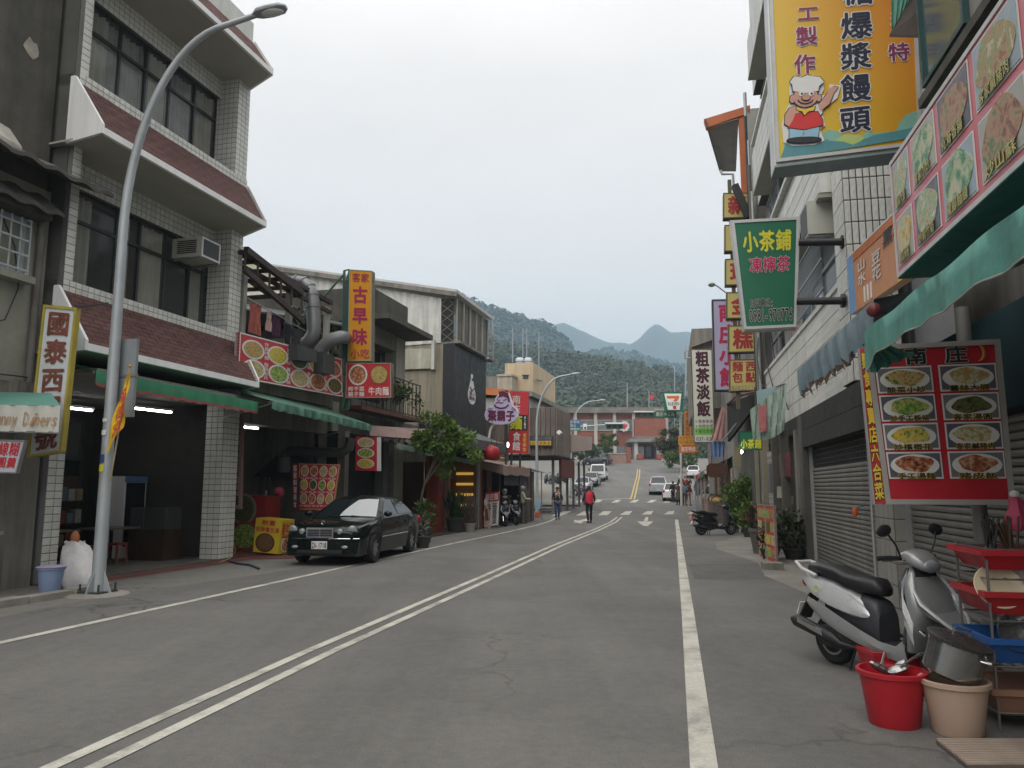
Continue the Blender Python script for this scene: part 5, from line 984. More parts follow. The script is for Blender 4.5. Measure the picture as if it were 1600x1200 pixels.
# ================================================================== HILLS, HAZE AND THE FAR END OF THE STREET
def ridge(pxs): return np.array([[math.atan2(*(lambda d: (d[0],d[1]))(W.ray(*q))) for q in pxs],[(lambda d: d[2] / math.hypot(d[0],d[1]))(W.ray(*q)) for q in pxs]])
def fbm(x,y,o,s): return mnoise.fractal(Vector((x * s,y * s,o)),1.0,2.0,5,noise_basis='PERLIN_ORIGINAL')
class Hill:
    def __init__(s,pxs,D,r0,na,nr,rough,nscale,seed): s.r = ridge(pxs); s.D,s.r0,s.na,s.nr,s.rough,s.ns,s.seed = D,r0,na,nr,rough,nscale,seed
    def h(s,a,r):
        t = max(0,min(1,(r - s.r0) / (s.D - s.r0))); el = float(np.interp(a,s.r[0],s.r[1])); top = EYE + el * s.D
        f = t ** 1.15 if r <= s.D else 1 - .6 * min(1,(r - s.D) / (s.D * .6)) ** 1.3
        return 4 + (top - 4) * f + s.rough * fbm(r * sin(a),r * cos(a),s.seed,s.ns) * (.3 + .7 * t)
    def mesh(s):
        a0,a1 = s.r[0][0],s.r[0][-1]; m = MB(); rs = [s.r0 + (s.D * 1.35 - s.r0) * j / s.nr for j in range(s.nr + 1)]
        v = [(r * sin(a),r * cos(a),s.h(a,r)) for r in rs for a in [a0 + (a1 - a0) * i / s.na for i in range(s.na + 1)]]
        n_ = s.na + 1; return m.add(v,[(j * n_ + i,j * n_ + i + 1,(j + 1) * n_ + i + 1,(j + 1) * n_ + i) for j in range(s.nr) for i in range(s.na)])
hillm = leafmat('hill_forest',(.012,.022,.010),(.045,.058,.024),.05)
farm_ = leafmat('mountain_forest',(.012,.020,.014),(.024,.033,.024),.012)
far = Hill([(-300,620),(0,600),(400,570),(600,555),(700,538),(760,522),(820,514),(850,512),(880,508.5),(905,512),(930,520),(960,530),(985,533),(998,526),(1008,517),(1016,510),(1025,506),(1034,510),(1047,518),(1062,519),(1075,520),(1100,529),(1150,545),(1300,570),(1500,590),(1800,620)],1850,1150,300,40,20,.006,3)
struct('mountain',farm_,far.mesh(),True)
mid = Hill([(400,630),(700,600),(860,566),(890,557),(920,552),(950,552),(970,555),(990,562),(1020,571),(1040,577),(1070,579),(1120,582),(1300,600),(1700,650)],1150,720,200,30,17,.014,9)
struct('hill',hillm,mid.mesh(),True)
left = Hill([(-500,500),(0,470),(400,462),(640,466),(700,476),(745,484),(770,489),(800,503),(828,510),(845,516),(858,527),(880,546),(900,566),(925,585),(960,610),(1000,640),(1100,690)],820,420,220,40,14,.014,21)
struct('hill',hillm,left.mesh(),True)
near = Hill([(-600,560),(0,540),(500,535),(700,535),(760,545),(800,560),(850,578),(884,573),(905,573),(930,570),(956,574),(985,585),(1010,592),(1030,603),(1060,612),(1100,622),(1200,640),(1600,660),(2200,690)],400,175,200,40,7,.03,33)
struct('hill',hillm,near.mesh(),True)
def forest(hill,n_,a0,a1,rr,size,nq,qs,mat,name):
    vs_,fs = [],[]
    tmpl = []
    for k in range(5):
        d = RNG.normal(size=(nq,3)); d /= np.linalg.norm(d,axis=1)[:,None]; d[:,2] = np.abs(d[:,2]) * 1.0 - .15; ctr = d * (.75 + .35 * RNG.random((nq,1)))
        nn = d + RNG.normal(size=(nq,3)) * .45; nn /= np.linalg.norm(nn,axis=1)[:,None]; a = np.cross(nn,RNG.normal(size=(nq,3))); a /= np.linalg.norm(a,axis=1)[:,None]; b = np.cross(nn,a)
        s = qs * (.6 + .8 * RNG.random((nq,1))); tmpl.append(np.stack([ctr - a * s,ctr + b * s * .8,ctr + a * s,ctr - b * s * .8],1).reshape(-1,3))
    q = np.arange(nq * 4).reshape(nq,4)
    for i in range(n_):
        a = a0 + (a1 - a0) * RNG.random(); r = hill.D * (rr[0] + (rr[1] - rr[0]) * RNG.random() ** .7); z = hill.h(a,r); s = size * (.55 + .8 * RNG.random() ** 1.5)
        vs_.append(tmpl[i % 5] * np.array([s,s,s * (.8 + .5 * RNG.random())]) + np.array([r * sin(a),r * cos(a),z + s * .1])); fs.append(q + i * nq * 4)
    vs_ = np.concatenate(vs_); fs = np.concatenate(fs); me = bpy.data.meshes.new(name)
    me.vertices.add(len(vs_)); me.vertices.foreach_set('co',vs_.astype(np.float32).ravel()); me.loops.add(fs.size); me.loops.foreach_set('vertex_index',fs.astype(np.int32).ravel()); me.polygons.add(len(fs)); me.polygons.foreach_set('loop_start',np.arange(0,fs.size,4,dtype=np.int32)); me.update(); me.validate()
    me.materials.append(mat); o = bpy.data.objects.new(name,me); COL.objects.link(o); tag(o,None,None,None,'stuff'); return o
az = lambda px: math.atan2(px - 800,FPX)
woods1 = leafmat('woods_near',(.030,.050,.022),(.078,.086,.042),.022,.1); woods2 = leafmat('woods_ridge',(.018,.036,.020),(.045,.062,.034),.03,.1)
o = forest(near,2700,az(700),az(1180),(.5,1.04),5.2,150,.11,woods1,'woods'); tag(o,'dense green woods covering the near hillside behind the brick hall','woods')
o = forest(left,2300,az(690),az(960),(.62,1.03),8.0,40,.24,woods2,'woods'); tag(o,'darker woods on the steep ridge behind the beige block','woods')
o = forest(mid,1500,az(850),az(1130),(.75,1.03),9,26,.30,woods2,'woods'); tag(o,'hazy blue green woods on the middle hill below the far mountain','woods')
# air
m = bpy.data.materials.new('haze'); m.use_nodes = True; t_ = m.node_tree; t_.nodes.remove(t_.nodes['Principled BSDF']); pv = t_.nodes.new('ShaderNodeVolumePrincipled')
pv.inputs['Color'].default_value = (.58,.81,1,1); pv.inputs['Density'].default_value = .00046; pv.inputs['Anisotropy'].default_value = .2; t_.links.new(pv.outputs[0],t_.nodes['Material Output'].inputs['Volume'])
HZ = MB().box(-2100,2100,-320,2560,-6,430); hz = HZ.build('haze',m); hz['kind'] = 'stuff'
# brick hall at the end of the street
VB = 140.0; zb = gz(0,VB) - .05
def wb(px0,px1,py0,py1,v,dep):
    a,b = W.V(v,px0,py0),W.V(v,px1,py1); return (a.x,b.x,v,v + dep,min(a.z,b.z),max(a.z,b.z))
brick_r = M('brick_red',(.25,.088,.058),.85,.12,1,grime=.15,gs=.4,gcol=(.12,.06,.045)); pale_c = M('pale_concrete',(.44,.42,.38),.85,.1,1,grime=.25,gs=.5)
th = T('brick_hall','long red brick hall with pale columns at the far end of the street','building',W,W.V(VB,960,717))
a = W.V(VB,800,640); b = W.V(VB,1042,640); zr_ = a.z
th.p('wall',brick_r,MB().box(a.x,b.x,VB + .4,VB + 14,zb,zr_ - .2)); th.p('roof_slab',M('slab_mouldy',(.20,.18,.155),.9,.2,.6,grime=.4),MB().box(a.x,b.x + 1,VB - .8,VB + 15,zr_ - .65,zr_ + .35))
for px in (899,930.5,960,990,1041): x = W.V(VB,px,660).x; th.p('column',pale_c,MB().box(x - .28,x + .28,VB - .3,VB + .45,zb,zr_ - .65))
for x0,x1 in ((902,929),(933,958.5),(962,988)):
    q = wb(x0,x1,656,673,VB + .3,.15); wf = th.p('window',pale_c,panel_frame(CF(VB + .28,q[0],q[1],q[4],q[5]),.12,-.05,.06))
    for k in range(3): w_ = (q[1] - q[0] - .24) / 3; th.p('pane',M('pane_sky',(.16,.18,.18),.2,.2,.6),MB().box(q[0] + .15 + k * w_,q[0] + .09 + (k + 1) * w_,VB + .26,VB + .33,q[4] + .12,q[5] - .12),wf)
    q = wb(x0,x1,698,716,VB + .3,.1); th.p('window',M('pane_sky'),MB().box(*q)); 
th.p('front_block',brick_r,MB().box(*wb(992,1040,684,654,VB - 1.2,1.5))); th.p('canopy',M('canopy_grey',(.22,.215,.2),.8,.1,.6),MB().box(*wb(983,1031,690.5,685.5,VB - 4.5,4.6))); th.p('canopy_roof',M('slab_mouldy'),MB().box(*wb(990,1033,685.5,682,VB - 4.3,4.4)))
for px in (994,1033): x = W.V(VB - 4,px,700).x; th.p('pillar',pale_c,MB().box(x - .3,x + .3,VB - 4,VB - 3.4,zb - .3,W.V(VB - 4,px,690).z))
q = wb(1008.5,1023.5,717,696.5,VB + .1,.2); dr = th.p('door',M('door_dark_red',(.07,.03,.025),.5),panel_frame(CF(VB + .1,*q[0:2],*q[4:6]),.22,-.1,.05)); th.p('pane',glass_d,MB().box(q[0] + .22,q[1] - .22,VB + .12,VB + .16,q[4] + .2,q[5] - .2),dr)
for x0,x1 in ((996,1006),(1026,1034)): th.p('door_panel',M('panel_white_grey',(.5,.52,.5),.6),MB().box(*wb(x0,x1,713,698,VB + .1,.2)))
for x0,x1 in ((996,1005),(1026,1034)): th.p('planter',M('planter_red',(.28,.07,.05),.8),MB().box(*wb(x0,x1,717,710,VB - 5,1)))
F_ = Face(W.V(VB - .5,967,675),W.V(VB - .5,984,675),W.V(VB - .5,984,657),W.V(VB - .5,967,657)); pts = [(.5 + .5 * (1 if i % 2 else .84) * cos(i * pi / 9),.5 + .5 * (1 if i % 2 else .84) * sin(i * pi / 9)) for i in range(18)]
em = th.p('emblem',M('emblem_white',(.55,.53,.5),.6),F_.shape(MB(),pts,0,.1)); th.p('emblem_print',red_s,F_.shape(MB(),[(.5,.2),(.72,.45),(.78,.72),(.6,.62),(.5,.82),(.4,.62),(.22,.72),(.28,.45)],.1,.14),em)
th = T('low_wall','low pinkish garden wall with a red brick gate pier before the brick hall','wall',W,W.V(128,965,722)); th.p('wall',M('wall_pinkish',(.30,.20,.16),.85,.1,1,grime=.2),MB().box(*wb(925,979,726,709,126,.4))); th.p('pier',brick_r,MB().box(*wb(979,985.5,726,699,125.9,.9))); th.p('coping',pale_c,MB().box(*wb(924,979,709,708,125.9,.6)))
for px,y0,y1,lab_ in ((980,640,598,'bare flagpole standing on the roof line of the brick hall'),(1054,720,571,'tall thin mast at the right of the brick hall')):
    a = W.V(145,px,y0); solo('mast',steel,MB().tube([a,W.V(145,px,y1)],.09,6),lab_,'mast',W,a)
t = T('flagpole','flagpole with a small red flag above the brick hall','flagpole',W,W.V(146,1014,640)); t.p('pole',steel,MB().tube([W.V(146,1014,640),W.V(146,1014,610)],.08,6)); rg = [[W.V(146 + .15 * sin(i),1014.5 + i,616.5 + i * .15),W.V(146 + .15 * sin(i + 1),1014.5 + i,623 + .25 * i)] for i in range(8)]; t.p('flag',M('flag_red',(.6,.05,.07),.7),MB().loft(rg,False,False))
tg = 'trees at the far end of the street'
tree('slim green tree in front of the pale columns of the brick hall',W,(W.V(120,949,720).x,120,gz(0,120)),4,W.V(120,950,692),(1.5,1.3,1.7),n_clump=18,nl=60,sz=.5,mat=leafmat('leaf_light',(.03,.065,.012),(.12,.17,.04),.7,.2),group=tg)
tree('reddish brown green round tree right of the hall entrance',W,(W.V(112,1046,725).x,112,gz(0,112)),5,W.V(112,1047,697),(2.2,1.8,2.5),n_clump=40,nl=70,sz=.5,mat=leafmat('leaf_autumn',(.018,.032,.010),(.10,.085,.035),.8,.15),group=tg)
tree('low dark bush against the brick hall above the parked dark car',W,(W.V(122,905,722).x,122,gz(0,122)),2,W.V(122,907,706),(3.2,1.5,1.3),n_clump=22,nl=50,sz=.5,mat=dusty_m,group=tg,name='bush')
tree('low hedge below the reddish tree beside the hall entrance',W,(W.V(105,1062,730).x,105,gz(0,105)),2,W.V(105,1064,715),(2.6,1.5,1.4),n_clump=20,nl=50,sz=.45,mat=leafmat('leaf_light'),group=tg,name='bush')
tree('low bush beside the garden wall near the gate pier',W,(W.V(123,934,722).x,123,gz(0,123)),2,W.V(123,934,705),(2.2,1.3,1.2),n_clump=16,nl=50,sz=.45,mat=plant_m,group=tg,name='bush')
# street lamps and signals at the junction
g = L.V(45.5,839,760); q = L.w((g.x,45.5,0)); 
lamp_post('curved street lamp rising beside the red mast sign',L,(g.x,45.5,gz(q.x,q.y)),8.55,(2.3,.6),(.10,.055))
g = W.G(893,777); lamp_post('curved street lamp that carries the blue direction sign past the crossing',W,(g.x,g.y,g.z),9.0,(2.9,.6),(.11,.055)); LP = g
VL = g.y - .15
F_ = Face(W.V(VL,884,673),W.V(VL,907,673),W.V(VL,907,656),W.V(VL,884,656)); th = T('direction_sign','blue and green direction sign fixed to the street lamp past the crossing','sign',W,F_.P(.5,0)); blue_s = M('sign_blue',(.04,.13,.25),.5,.1,2)
th.p('panel',blue_s,F_.rect(MB(),0,1,0,1,-.05,0)); th.p('green_band',M('sign_green',(.02,.18,.12),.5),F_.rect(MB(),0,1,0,.3,.001,.01)); th.p('lettering',lab,text(MB(),F_,'南庄老街',.05,.95,.66,.96,.006,.0)); th.p('lettering',lab,text(MB(),F_,'獅頭山',.05,.7,.34,.64,.006,.0)); th.p('lettering',lab,text(MB(),F_,'三灣頭份',.05,.95,.03,.28,.014,.0))
sig_m = M('signal_green',(.03,.07,.055),.5,.1,2); lens_m = M('lens_dark',(.03,.03,.03),.2)
def signal(label,fr,arm,heads,v):
    t = T('traffic_signal',label,'traffic light',fr,fr.V(v,*arm[0]),'traffic signals over the junction')
    t.p('arm',steel,MB().tube([fr.V(v,*q) for q in arm],.06,8))
    for x0,x1,y0,y1 in heads:
        f = Face(fr.V(v - .2,x0,y1),fr.V(v - .2,x1,y1),fr.V(v - .2,x1,y0),fr.V(v - .2,x0,y0)); h = t.p('signal_head',sig_m,f.rect(MB(),0,1,0,.82,-.25,0)); t.p('visor',white_s,f.rect(MB(),-.05,1.05,.82,1.1,-.3,.12),h)
        for k in range(3): t.p('lens',lens_m,f.disc(MB(),.18 + k * .32,.4,.12,.3,.001,.02,12),h)
    return t
t = signal('traffic signal on an arm reaching from the lamp with the blue sign',W,[(893,667),(945,664)],[(947,974,661,670)],LP.y)
t = T('camera_box','small white camera box on the signal arm next to the blue direction sign','camera',W,W.V(VL,914,667)); t.p('body',white_p,MB().box(*wb(911.5,917,671,662,VL - .2,.4))); t.p('lens',lens_m,MB().box(*wb(913,916,670,667,VL - .25,.04)))
g = RF.V(60,1064,760); gq = RF.w((g.x,60,0)); gzz = gz(gq.x,gq.y)
th = T('signal_mast','pale steel signal mast standing under the red and white numeral sign','mast',RF,(g.x,60,gzz)); th.p('pole',M('mast_pale',(.5,.5,.48),.6),MB().tube([(g.x,60,gzz),RF.V(60,1063,640)],.09,10))
signal('traffic signal on the arm reaching left from the pale mast',RF,[(1078,646),(992,646)],[(992,1023,643,651)],60)
F_ = Face(RF.V(59.6,1022,653),RF.V(59.6,1057,653),RF.V(59.6,1057,642.5),RF.V(59.6,1022,642.5)); th = T('street_name_sign','long green street name sign hung on the signal arm','sign',RF,F_.P(.5,0)); th.p('panel',M('sign_green_dark',(.015,.12,.06),.5),F_.rect(MB(),0,1,0,1,-.04,0)); th.p('lettering',lab,text(MB(),F_,'南庄中正路',.08,.92,.2,.9,.006,.0)); th.p('arm',steel,MB().tube([RF.V(59.7,1022,640),RF.V(59.7,1057,640)],.04,6))
F_ = Face(RF.V(59,1038,643),RF.V(59,1067,643),RF.V(59,1068,612),RF.V(59,1035,612)); th = T('numeral_sign','green bordered shop sign with a large orange red numeral seven','sign',RF,F_.P(.5,0))
th.p('panel',M('sign_green_deep',(.012,.13,.075),.45),F_.rect(MB(),0,1,0,1,-.2,0)); f2 = Face(F_.P(.20,.08,.006),F_.P(.83,.08,.006),F_.P(.90,.90,.006),F_.P(.08,.90,.006)); fc = th.p('face',M('sign_white_clean',(.75,.75,.73),.4),f2.rect(MB(),0,1,0,1,0,.03))
th.p('numeral_top',M('sign_orange_red',(.68,.15,.03),.4),f2.shape(MB(),[(.12,.86),(.88,.86),(.88,.72),(.74,.52),(.48,.52),(.62,.70),(.12,.70)],.031,.045),fc); th.p('numeral_foot',red_s,f2.shape(MB(),[(.46,.05),(.72,.05),(.70,.25),(.44,.25)],.031,.045),fc)
m = MB(); text(m,f2,'ELEVEN',.1,.92,.27,.48,.036,.03); th.p('lettering',M('sign_green_deep'),m,fc); th.p('arm',darksteel,MB().tube([F_.P(1,.6,-.1),F_.P(1.4,.6,-.1)],.05,6))
# ================================================================== RIGHT SIDE OF THE STREET
UW = 3.1
facade = M('facade_tile_white',(.68,.68,.63),.5,.06,3,grime=.22,gs=.8,gcol=(.26,.24,.2),rnd=.08,streak=.18)
joint = M('facade_joint',(.09,.09,.085),.9,.1)
slat_m = M('shutter_slat',(.20,.195,.175),.55,.1,1.5,metal=.3,grime=.5,gs=1.3,gcol=(.07,.065,.055),rnd=.12)
alum = M('window_frame_alu',(.40,.41,.41),.4,.1,2,metal=.4)
pale_glass = M('glass_pale_sky',(.26,.30,.32),.08,.05,1,spec=.8)
# ---------------------------------------------------------------- white tiled tower block
th = T('white_tiled_block','tall white tiled block with strip windows and a grid tiled pier beyond the teal awning','building',RF,(UW,19,0))
V0,V1 = 13.6,25.6
th.p('core',M('plaster_inner'),B(UW + .45,14,V0 + .3,V1,0,19.5))
bands = [(3.35,5.25),(7.05,9.1),(10.9,13.0),(14.8,19.5)]; plist = []; joints = MB()
for i,(z0,z1) in enumerate(bands):
    joints.box(UW + .03,UW + .44,V0 + .02,V1,z0,z1)
    f = RW(UW + .03,V0 + .82,V1,z0,z1); plist += [p for p in grid(f,3,max(3,round((z1 - z0) / .38)),.014,.012)]
    th.p('ledge',facade,B(UW - .12 if i else UW - .02,UW + .03,V0 + .8,V1 + .05,z1 - .01,z1 + .09)); 
    if i: th.p('soffit',soffit_m,B(UW - .26,UW + .45,V0 + .9,V1 - 1.2,z0 - .09,z0 - .002)); joints.box(UW - .23,UW + .03,V0 + .9,V1 - 1.2,z0,z0 + 1.25); plist += grid(RW(UW - .23,V0 + .9,V1 - 1.2,z0,z0 + 1.25),3,4,.014,.012); th.p('end_panel',facade,B(UW - .23,UW + .02,V0 + .88,V0 + .9,z0,z0 + 1.25))
for i in range(3):
    z0,z1 = bands[i][1] + .09,bands[i + 1][0] - .09; u = UW + .30
    th.p('room_back',M('room_grey',(.10,.10,.095),.9),B(UW + .40,UW + .44,V0 + .8,V1,z0,z1))
    m = MB(); vsn = np.linspace(V0 + .8,V1 - .2,9)
    for v in vsn: m.box(u - .05,u + .05,v - .04,v + .04,z0,z1)
    zm = z0 + (z1 - z0) * .55; m.box(u - .06,u + .06,V0 + .8,V1,zm - .04,zm + .04); m.box(u - .06,u + .06,V0 + .8,V1,z0 - .001,z0 + .05); m.box(u - .06,u + .06,V0 + .8,V1,z1 - .05,z1 + .001)
    wf = th.p('window',alum,m)
    for k in range(8):
        for a,b in ((z0 + .05,zm - .04),(zm + .04,z1 - .05)): th.p('pane',pale_glass if (k * 7 + i) % 3 else glass_d,B(u - .012,u - .004,vsn[k] + .04,vsn[k + 1] - .04,a,b),wf)
    m = MB()
    for k in range(34): v = V0 + 2.0 + k * .11; m.box(UW - .06,UW - .045,v,v + .015,z0 + .1,z1 - .3)
    for k in range(3): m.box(UW - .065,UW - .04,V0 + 1.9,V0 + 5.8,z0 + .15 + k * .6,z0 + .18 + k * .6)
    th.p('window_grille',steel,m,wf)
joints.box(UW - .03,UW + .75,V0,V0 + .8,3.4,19.5)
plist += grid(Face((UW - .03,V0,3.4),(UW + .75,V0,3.4),(UW + .75,V0,19.5),(UW - .03,V0,19.5)),7,41,.02,.012)
plist += grid(RW(UW - .03,V0,V0 + .8,3.4,19.5),2,41,.016,.012)
th.p('joint_bed',joint,joints); pieces(th,'tile',facade,plist,300,chamfer=.03)
th.p('drainpipe',M('pipe_black',(.02,.02,.022),.5),MB().tube([(UW + .87,V0 - .05,3.2),(UW + .87,V0 - .05,11)],.075,10))
th.p('recess_wall',M('recess_grey',(.30,.31,.31),.8,.1),B(UW + .97,UW + 4,V0 + .12,V0 + .3,0,12))
for k,(v,r_,c) in enumerate(((25.8,.05,alum),(26.0,.06,conc_mid),(26.2,.045,alum),(26.45,.05,darksteel),(26.7,.06,alum))): th.p('downpipe',c,MB().tube([(UW - .12 - .04 * (k % 2),v,.1),(UW - .12 - .04 * (k % 2),v,11.5 + k)],r_,8))
th.p('bay_base',dark_room,B(UW + .44,5.2,18.9,25.6,0,3.3)); th.p('beam',M('beam_shaded',(.035,.034,.03),.9,.2),B(UW - .05,UW + .44,12.4,25.6,2.95,3.34))  # shade below the awning is put into the beam's near-black colour
t = T('air_conditioner','boxed air conditioner under the soffit of the white tiled block','air conditioner',RF,(UW - .15,15.2,6.6)); t.p('casing',M('ac_casing'),B(UW - .42,UW + .25,14.75,15.5,6.35,7.0)); t.p('grille_panel',M('ac_grille'),B(UW - .43,UW - .42,14.8,15.45,6.4,6.95)); t.p('bracket',steel,MB().bar((UW + .3,14.8,6.3),(UW - .45,14.8,6.33),.03))
# ---------------------------------------------------------------- near building with shutters
th = T('shutter_shop','shuttered shop with grey roller doors and a tiled pier behind the silver scooter','shop',RF,(UW,9,0))
th.p('upper_wall',M('upper_wall_dark',(.16,.155,.14),.9,.2,1,grime=.5,streak=.3),B(UW + .1,9,2,9.3,3.3,12)); th.p('core',dark_room,B(UW + .5,9,2,18.8,0,3.3)); th.p('lintel',M('teal_ribbed_lintel',(.02,.05,.058),.6,.1,2),corrugated(RW(UW - .02,4,11.6,2.35,3.28),.07,.02)); th.p('lintel',M('shutter_box',(.03,.03,.028),.7),B(UW - .08,UW + .4,12.35,18.8,2.55,2.93))  # teal lintel colour is darkened to carry the shadow under the awning
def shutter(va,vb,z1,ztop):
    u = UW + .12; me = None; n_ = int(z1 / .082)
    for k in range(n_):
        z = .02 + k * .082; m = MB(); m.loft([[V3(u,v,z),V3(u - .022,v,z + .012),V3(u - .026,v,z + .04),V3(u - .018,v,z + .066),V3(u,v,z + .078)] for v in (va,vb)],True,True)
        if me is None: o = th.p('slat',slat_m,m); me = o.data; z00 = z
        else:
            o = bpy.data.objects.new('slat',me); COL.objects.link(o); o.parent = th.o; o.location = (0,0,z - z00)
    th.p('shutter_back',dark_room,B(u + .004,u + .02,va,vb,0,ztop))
shutter(12.55,18.55,2.1,3.2); shutter(7.2,11.45,2.35,3.0)
m = MB()
for k in range(60): v = 12.6 + k * .1; m.box(UW + .1,UW + .108,v,v + .012,2.12,2.6)
for k in range(5): m.box(UW + .098,UW + .11,12.55,18.55,2.14 + k * .1,2.152 + k * .1)
th.p('shutter_mesh',darksteel,m)
for va,vb in ((12.5,12.56),(18.54,18.62),(11.42,11.5)): th.p('shutter_rail',alum,B(UW + .04,UW + .14,va,vb,0,3.0))
th.p('pier',joint,B(UW - .1,UW + .4,11.5,12.5,0,3.3)); pl_ = grid(CF(11.5,UW - .1,UW + .4,0,3.3),2,11,.012,.008) + grid(RW(UW - .1,11.5,12.5,0,3.3),4,11,.012,.008); pieces(th,'tile',M('pier_tile',(.30,.29,.26),.5,.1,3,grime=.4,rnd=.1),pl_,300)
th.p('corner_pier',joint,B(UW - .05,UW + .4,6.6,7.2,0,3.3)); pieces(th,'tile',M('pier_tile'),grid(RW(UW - .05,6.6,7.2,0,3.3),3,11,.012,.008),300,chamfer=.06)
th.p('side_wall',M('wall_brown_grey',(.06,.056,.048),.85,.2,1,grime=.4),B(UW + .02,UW + .4,2,6.6,0,3.3)); th.p('conduit',alum,MB().tube([(UW - .14,12.5,.05),(UW - .14,12.5,3.2)],.022,8)); th.p('foundation',conc_mid,B(UW - .06,UW + .5,7.2,18.8,-.05,.018))
th.p('end_pier',conc_black,B(UW - .1,UW + .4,18.62,19.1,0,3.3))
# upper floor box window with green awning
ba,bb = RF.U(2.75,1447,138),RF.U(2.75,1494,62); zb_ = ba.z; bz = max(ba.z,6.0)
th.p('bay',M('bay_concrete',(.27,.26,.23),.85,.12,1,grime=.4),B(2.77,UW + .2,4.5,ba.y,zb_ - .1,zb_ + 1.7)); wf = th.p('window',M('frame_teal_dark',(.02,.06,.06),.5),panel_frame(RW(2.75,bb.y - .3,ba.y,zb_,zb_ + 1.5),.05,-.02,.04)); th.p('pane',M('glass_teal',(.035,.10,.11),.1),B(2.74,2.76,bb.y - .25,ba.y - .05,zb_ + .05,zb_ + 1.45),wf); th.p('bay_sill',conc_black,B(2.68,UW,4.5,ba.y + .05,zb_ - .2,zb_ - .1))
a = [RF.V(8.6,*q) for q in ((1390,55),(1466,58),(1520,-40),(1400,-60))]
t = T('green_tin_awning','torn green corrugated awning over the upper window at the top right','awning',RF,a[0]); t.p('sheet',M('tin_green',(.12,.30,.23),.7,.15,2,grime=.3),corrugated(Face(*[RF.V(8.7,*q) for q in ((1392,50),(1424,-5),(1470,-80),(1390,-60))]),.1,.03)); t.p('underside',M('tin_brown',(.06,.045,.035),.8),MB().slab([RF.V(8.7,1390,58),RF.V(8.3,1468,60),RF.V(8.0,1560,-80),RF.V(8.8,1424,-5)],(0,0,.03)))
# ---------------------------------------------------------------- big photo menu sign, along the wall
UB = 1.95
TL,BL = RF.U(UB,1391,255),RF.U(UB,1394,440); zt,zb2 = TL.z,BL.z - .02; v1_ = TL.y; v0_ = 2.2
F_ = Face((UB,v1_,zb2),(UB,v0_,zb2),(UB,v0_,zt),(UB,v1_,zt))
th = T('photo_menu_sign','huge pink red sign of dish photographs hung along the wall above the teal awning','sign',RF,F_.P(.5,0))
pink = M('sign_pinkish_red',(.55,.07,.10),.35,.05,1,grime=.08,gs=.8,gcol=(.5,.3,.3),spec=.7)
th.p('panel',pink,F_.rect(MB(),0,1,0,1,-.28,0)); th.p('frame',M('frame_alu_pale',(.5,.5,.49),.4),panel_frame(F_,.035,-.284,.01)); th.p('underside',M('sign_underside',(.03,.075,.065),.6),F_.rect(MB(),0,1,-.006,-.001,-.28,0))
pm = [foodmat('photo_pale_a',[(.30,.22,.10),(.55,.48,.32),(.22,.34,.12),(.6,.57,.48)],7),foodmat('photo_pale_b',[(.30,.08,.03),(.45,.26,.11),(.16,.24,.05),(.55,.42,.28)],7),foodmat('photo_green',[(.03,.15,.05),(.10,.30,.12),(.42,.46,.3),(.55,.5,.3)],7),foodmat('photo_yellow',[(.45,.25,.03),(.58,.42,.10),(.55,.5,.3),(.4,.4,.25)],7),foodmat('photo_meat',[(.10,.03,.015),(.30,.11,.05),(.42,.24,.12),(.10,.16,.04)],7)]
back_p = [M('photo_back_blue',(.30,.37,.42),.4,.1),M('photo_back_grey',(.36,.35,.31),.4,.1),M('photo_back_dark',(.10,.10,.13),.4,.2)]
lime = M('letter_olive_yellow',(.55,.50,.18),.45); dim_out = M('letter_outline_dark',(.10,.09,.03),.5)
wv = v1_ - v0_; cols = [.03]; 
for k,wd_ in enumerate((.50,.62,.66,.72,.80,.8)): cols.append(cols[-1] + wd_)
names = ('薑絲大腸','客家小炒','化骨香腸','客家鹹豬肉','梅干扣肉','白斬雞','南瓜米粉','炒箭竹筍','豬腳麵線','炒山蘇','桂花冬瓜','客家湯圓')
for j in range(2):
    for k in range(6):
        a0,a1 = cols[k] / wv + .012,min(cols[k + 1] / wv - .012,.99); b0,b1 = (.55,.93) if j == 0 else (.09,.46)
        ph = th.p('photo_frame',plate_m,F_.rect(MB(),a0 - .003,a1 + .003,b0 - .012,b1 + .012,.001,.006)); th.p('photo',back_p[(k + j) % 3],F_.rect(MB(),a0,a1,b0,b1,.006,.010),ph)
        c_,w_ = (a0 + a1) / 2,(a1 - a0) / 2; pts = [(c_ + w_ * (.90 + .09 * sin(3 * q + k)) * cos(q),(b0 + b1) / 2 + .012 + .185 * (.9 + .12 * sin(2 * q + j * 2 + k)) * sin(q)) for q in np.linspace(0,2 * pi,22)[:-1]]
        th.p('food_picture',pm[(k * 2 + j * 3) % 5],F_.shape(MB(),pts,.010,.014),ph)
        s = names[k + 6 * j]; th.p('lettering_outline',dim_out,text(MB(),F_,s,a0 + .012,a0 + (a1 - a0) * .82,b0 - .012,b0 + .085,.016,.035),ph); th.p('lettering',lime,text(MB(),F_,s,a0 + .012,a0 + (a1 - a0) * .82,b0 - .012,b0 + .085,.020,.015),ph)
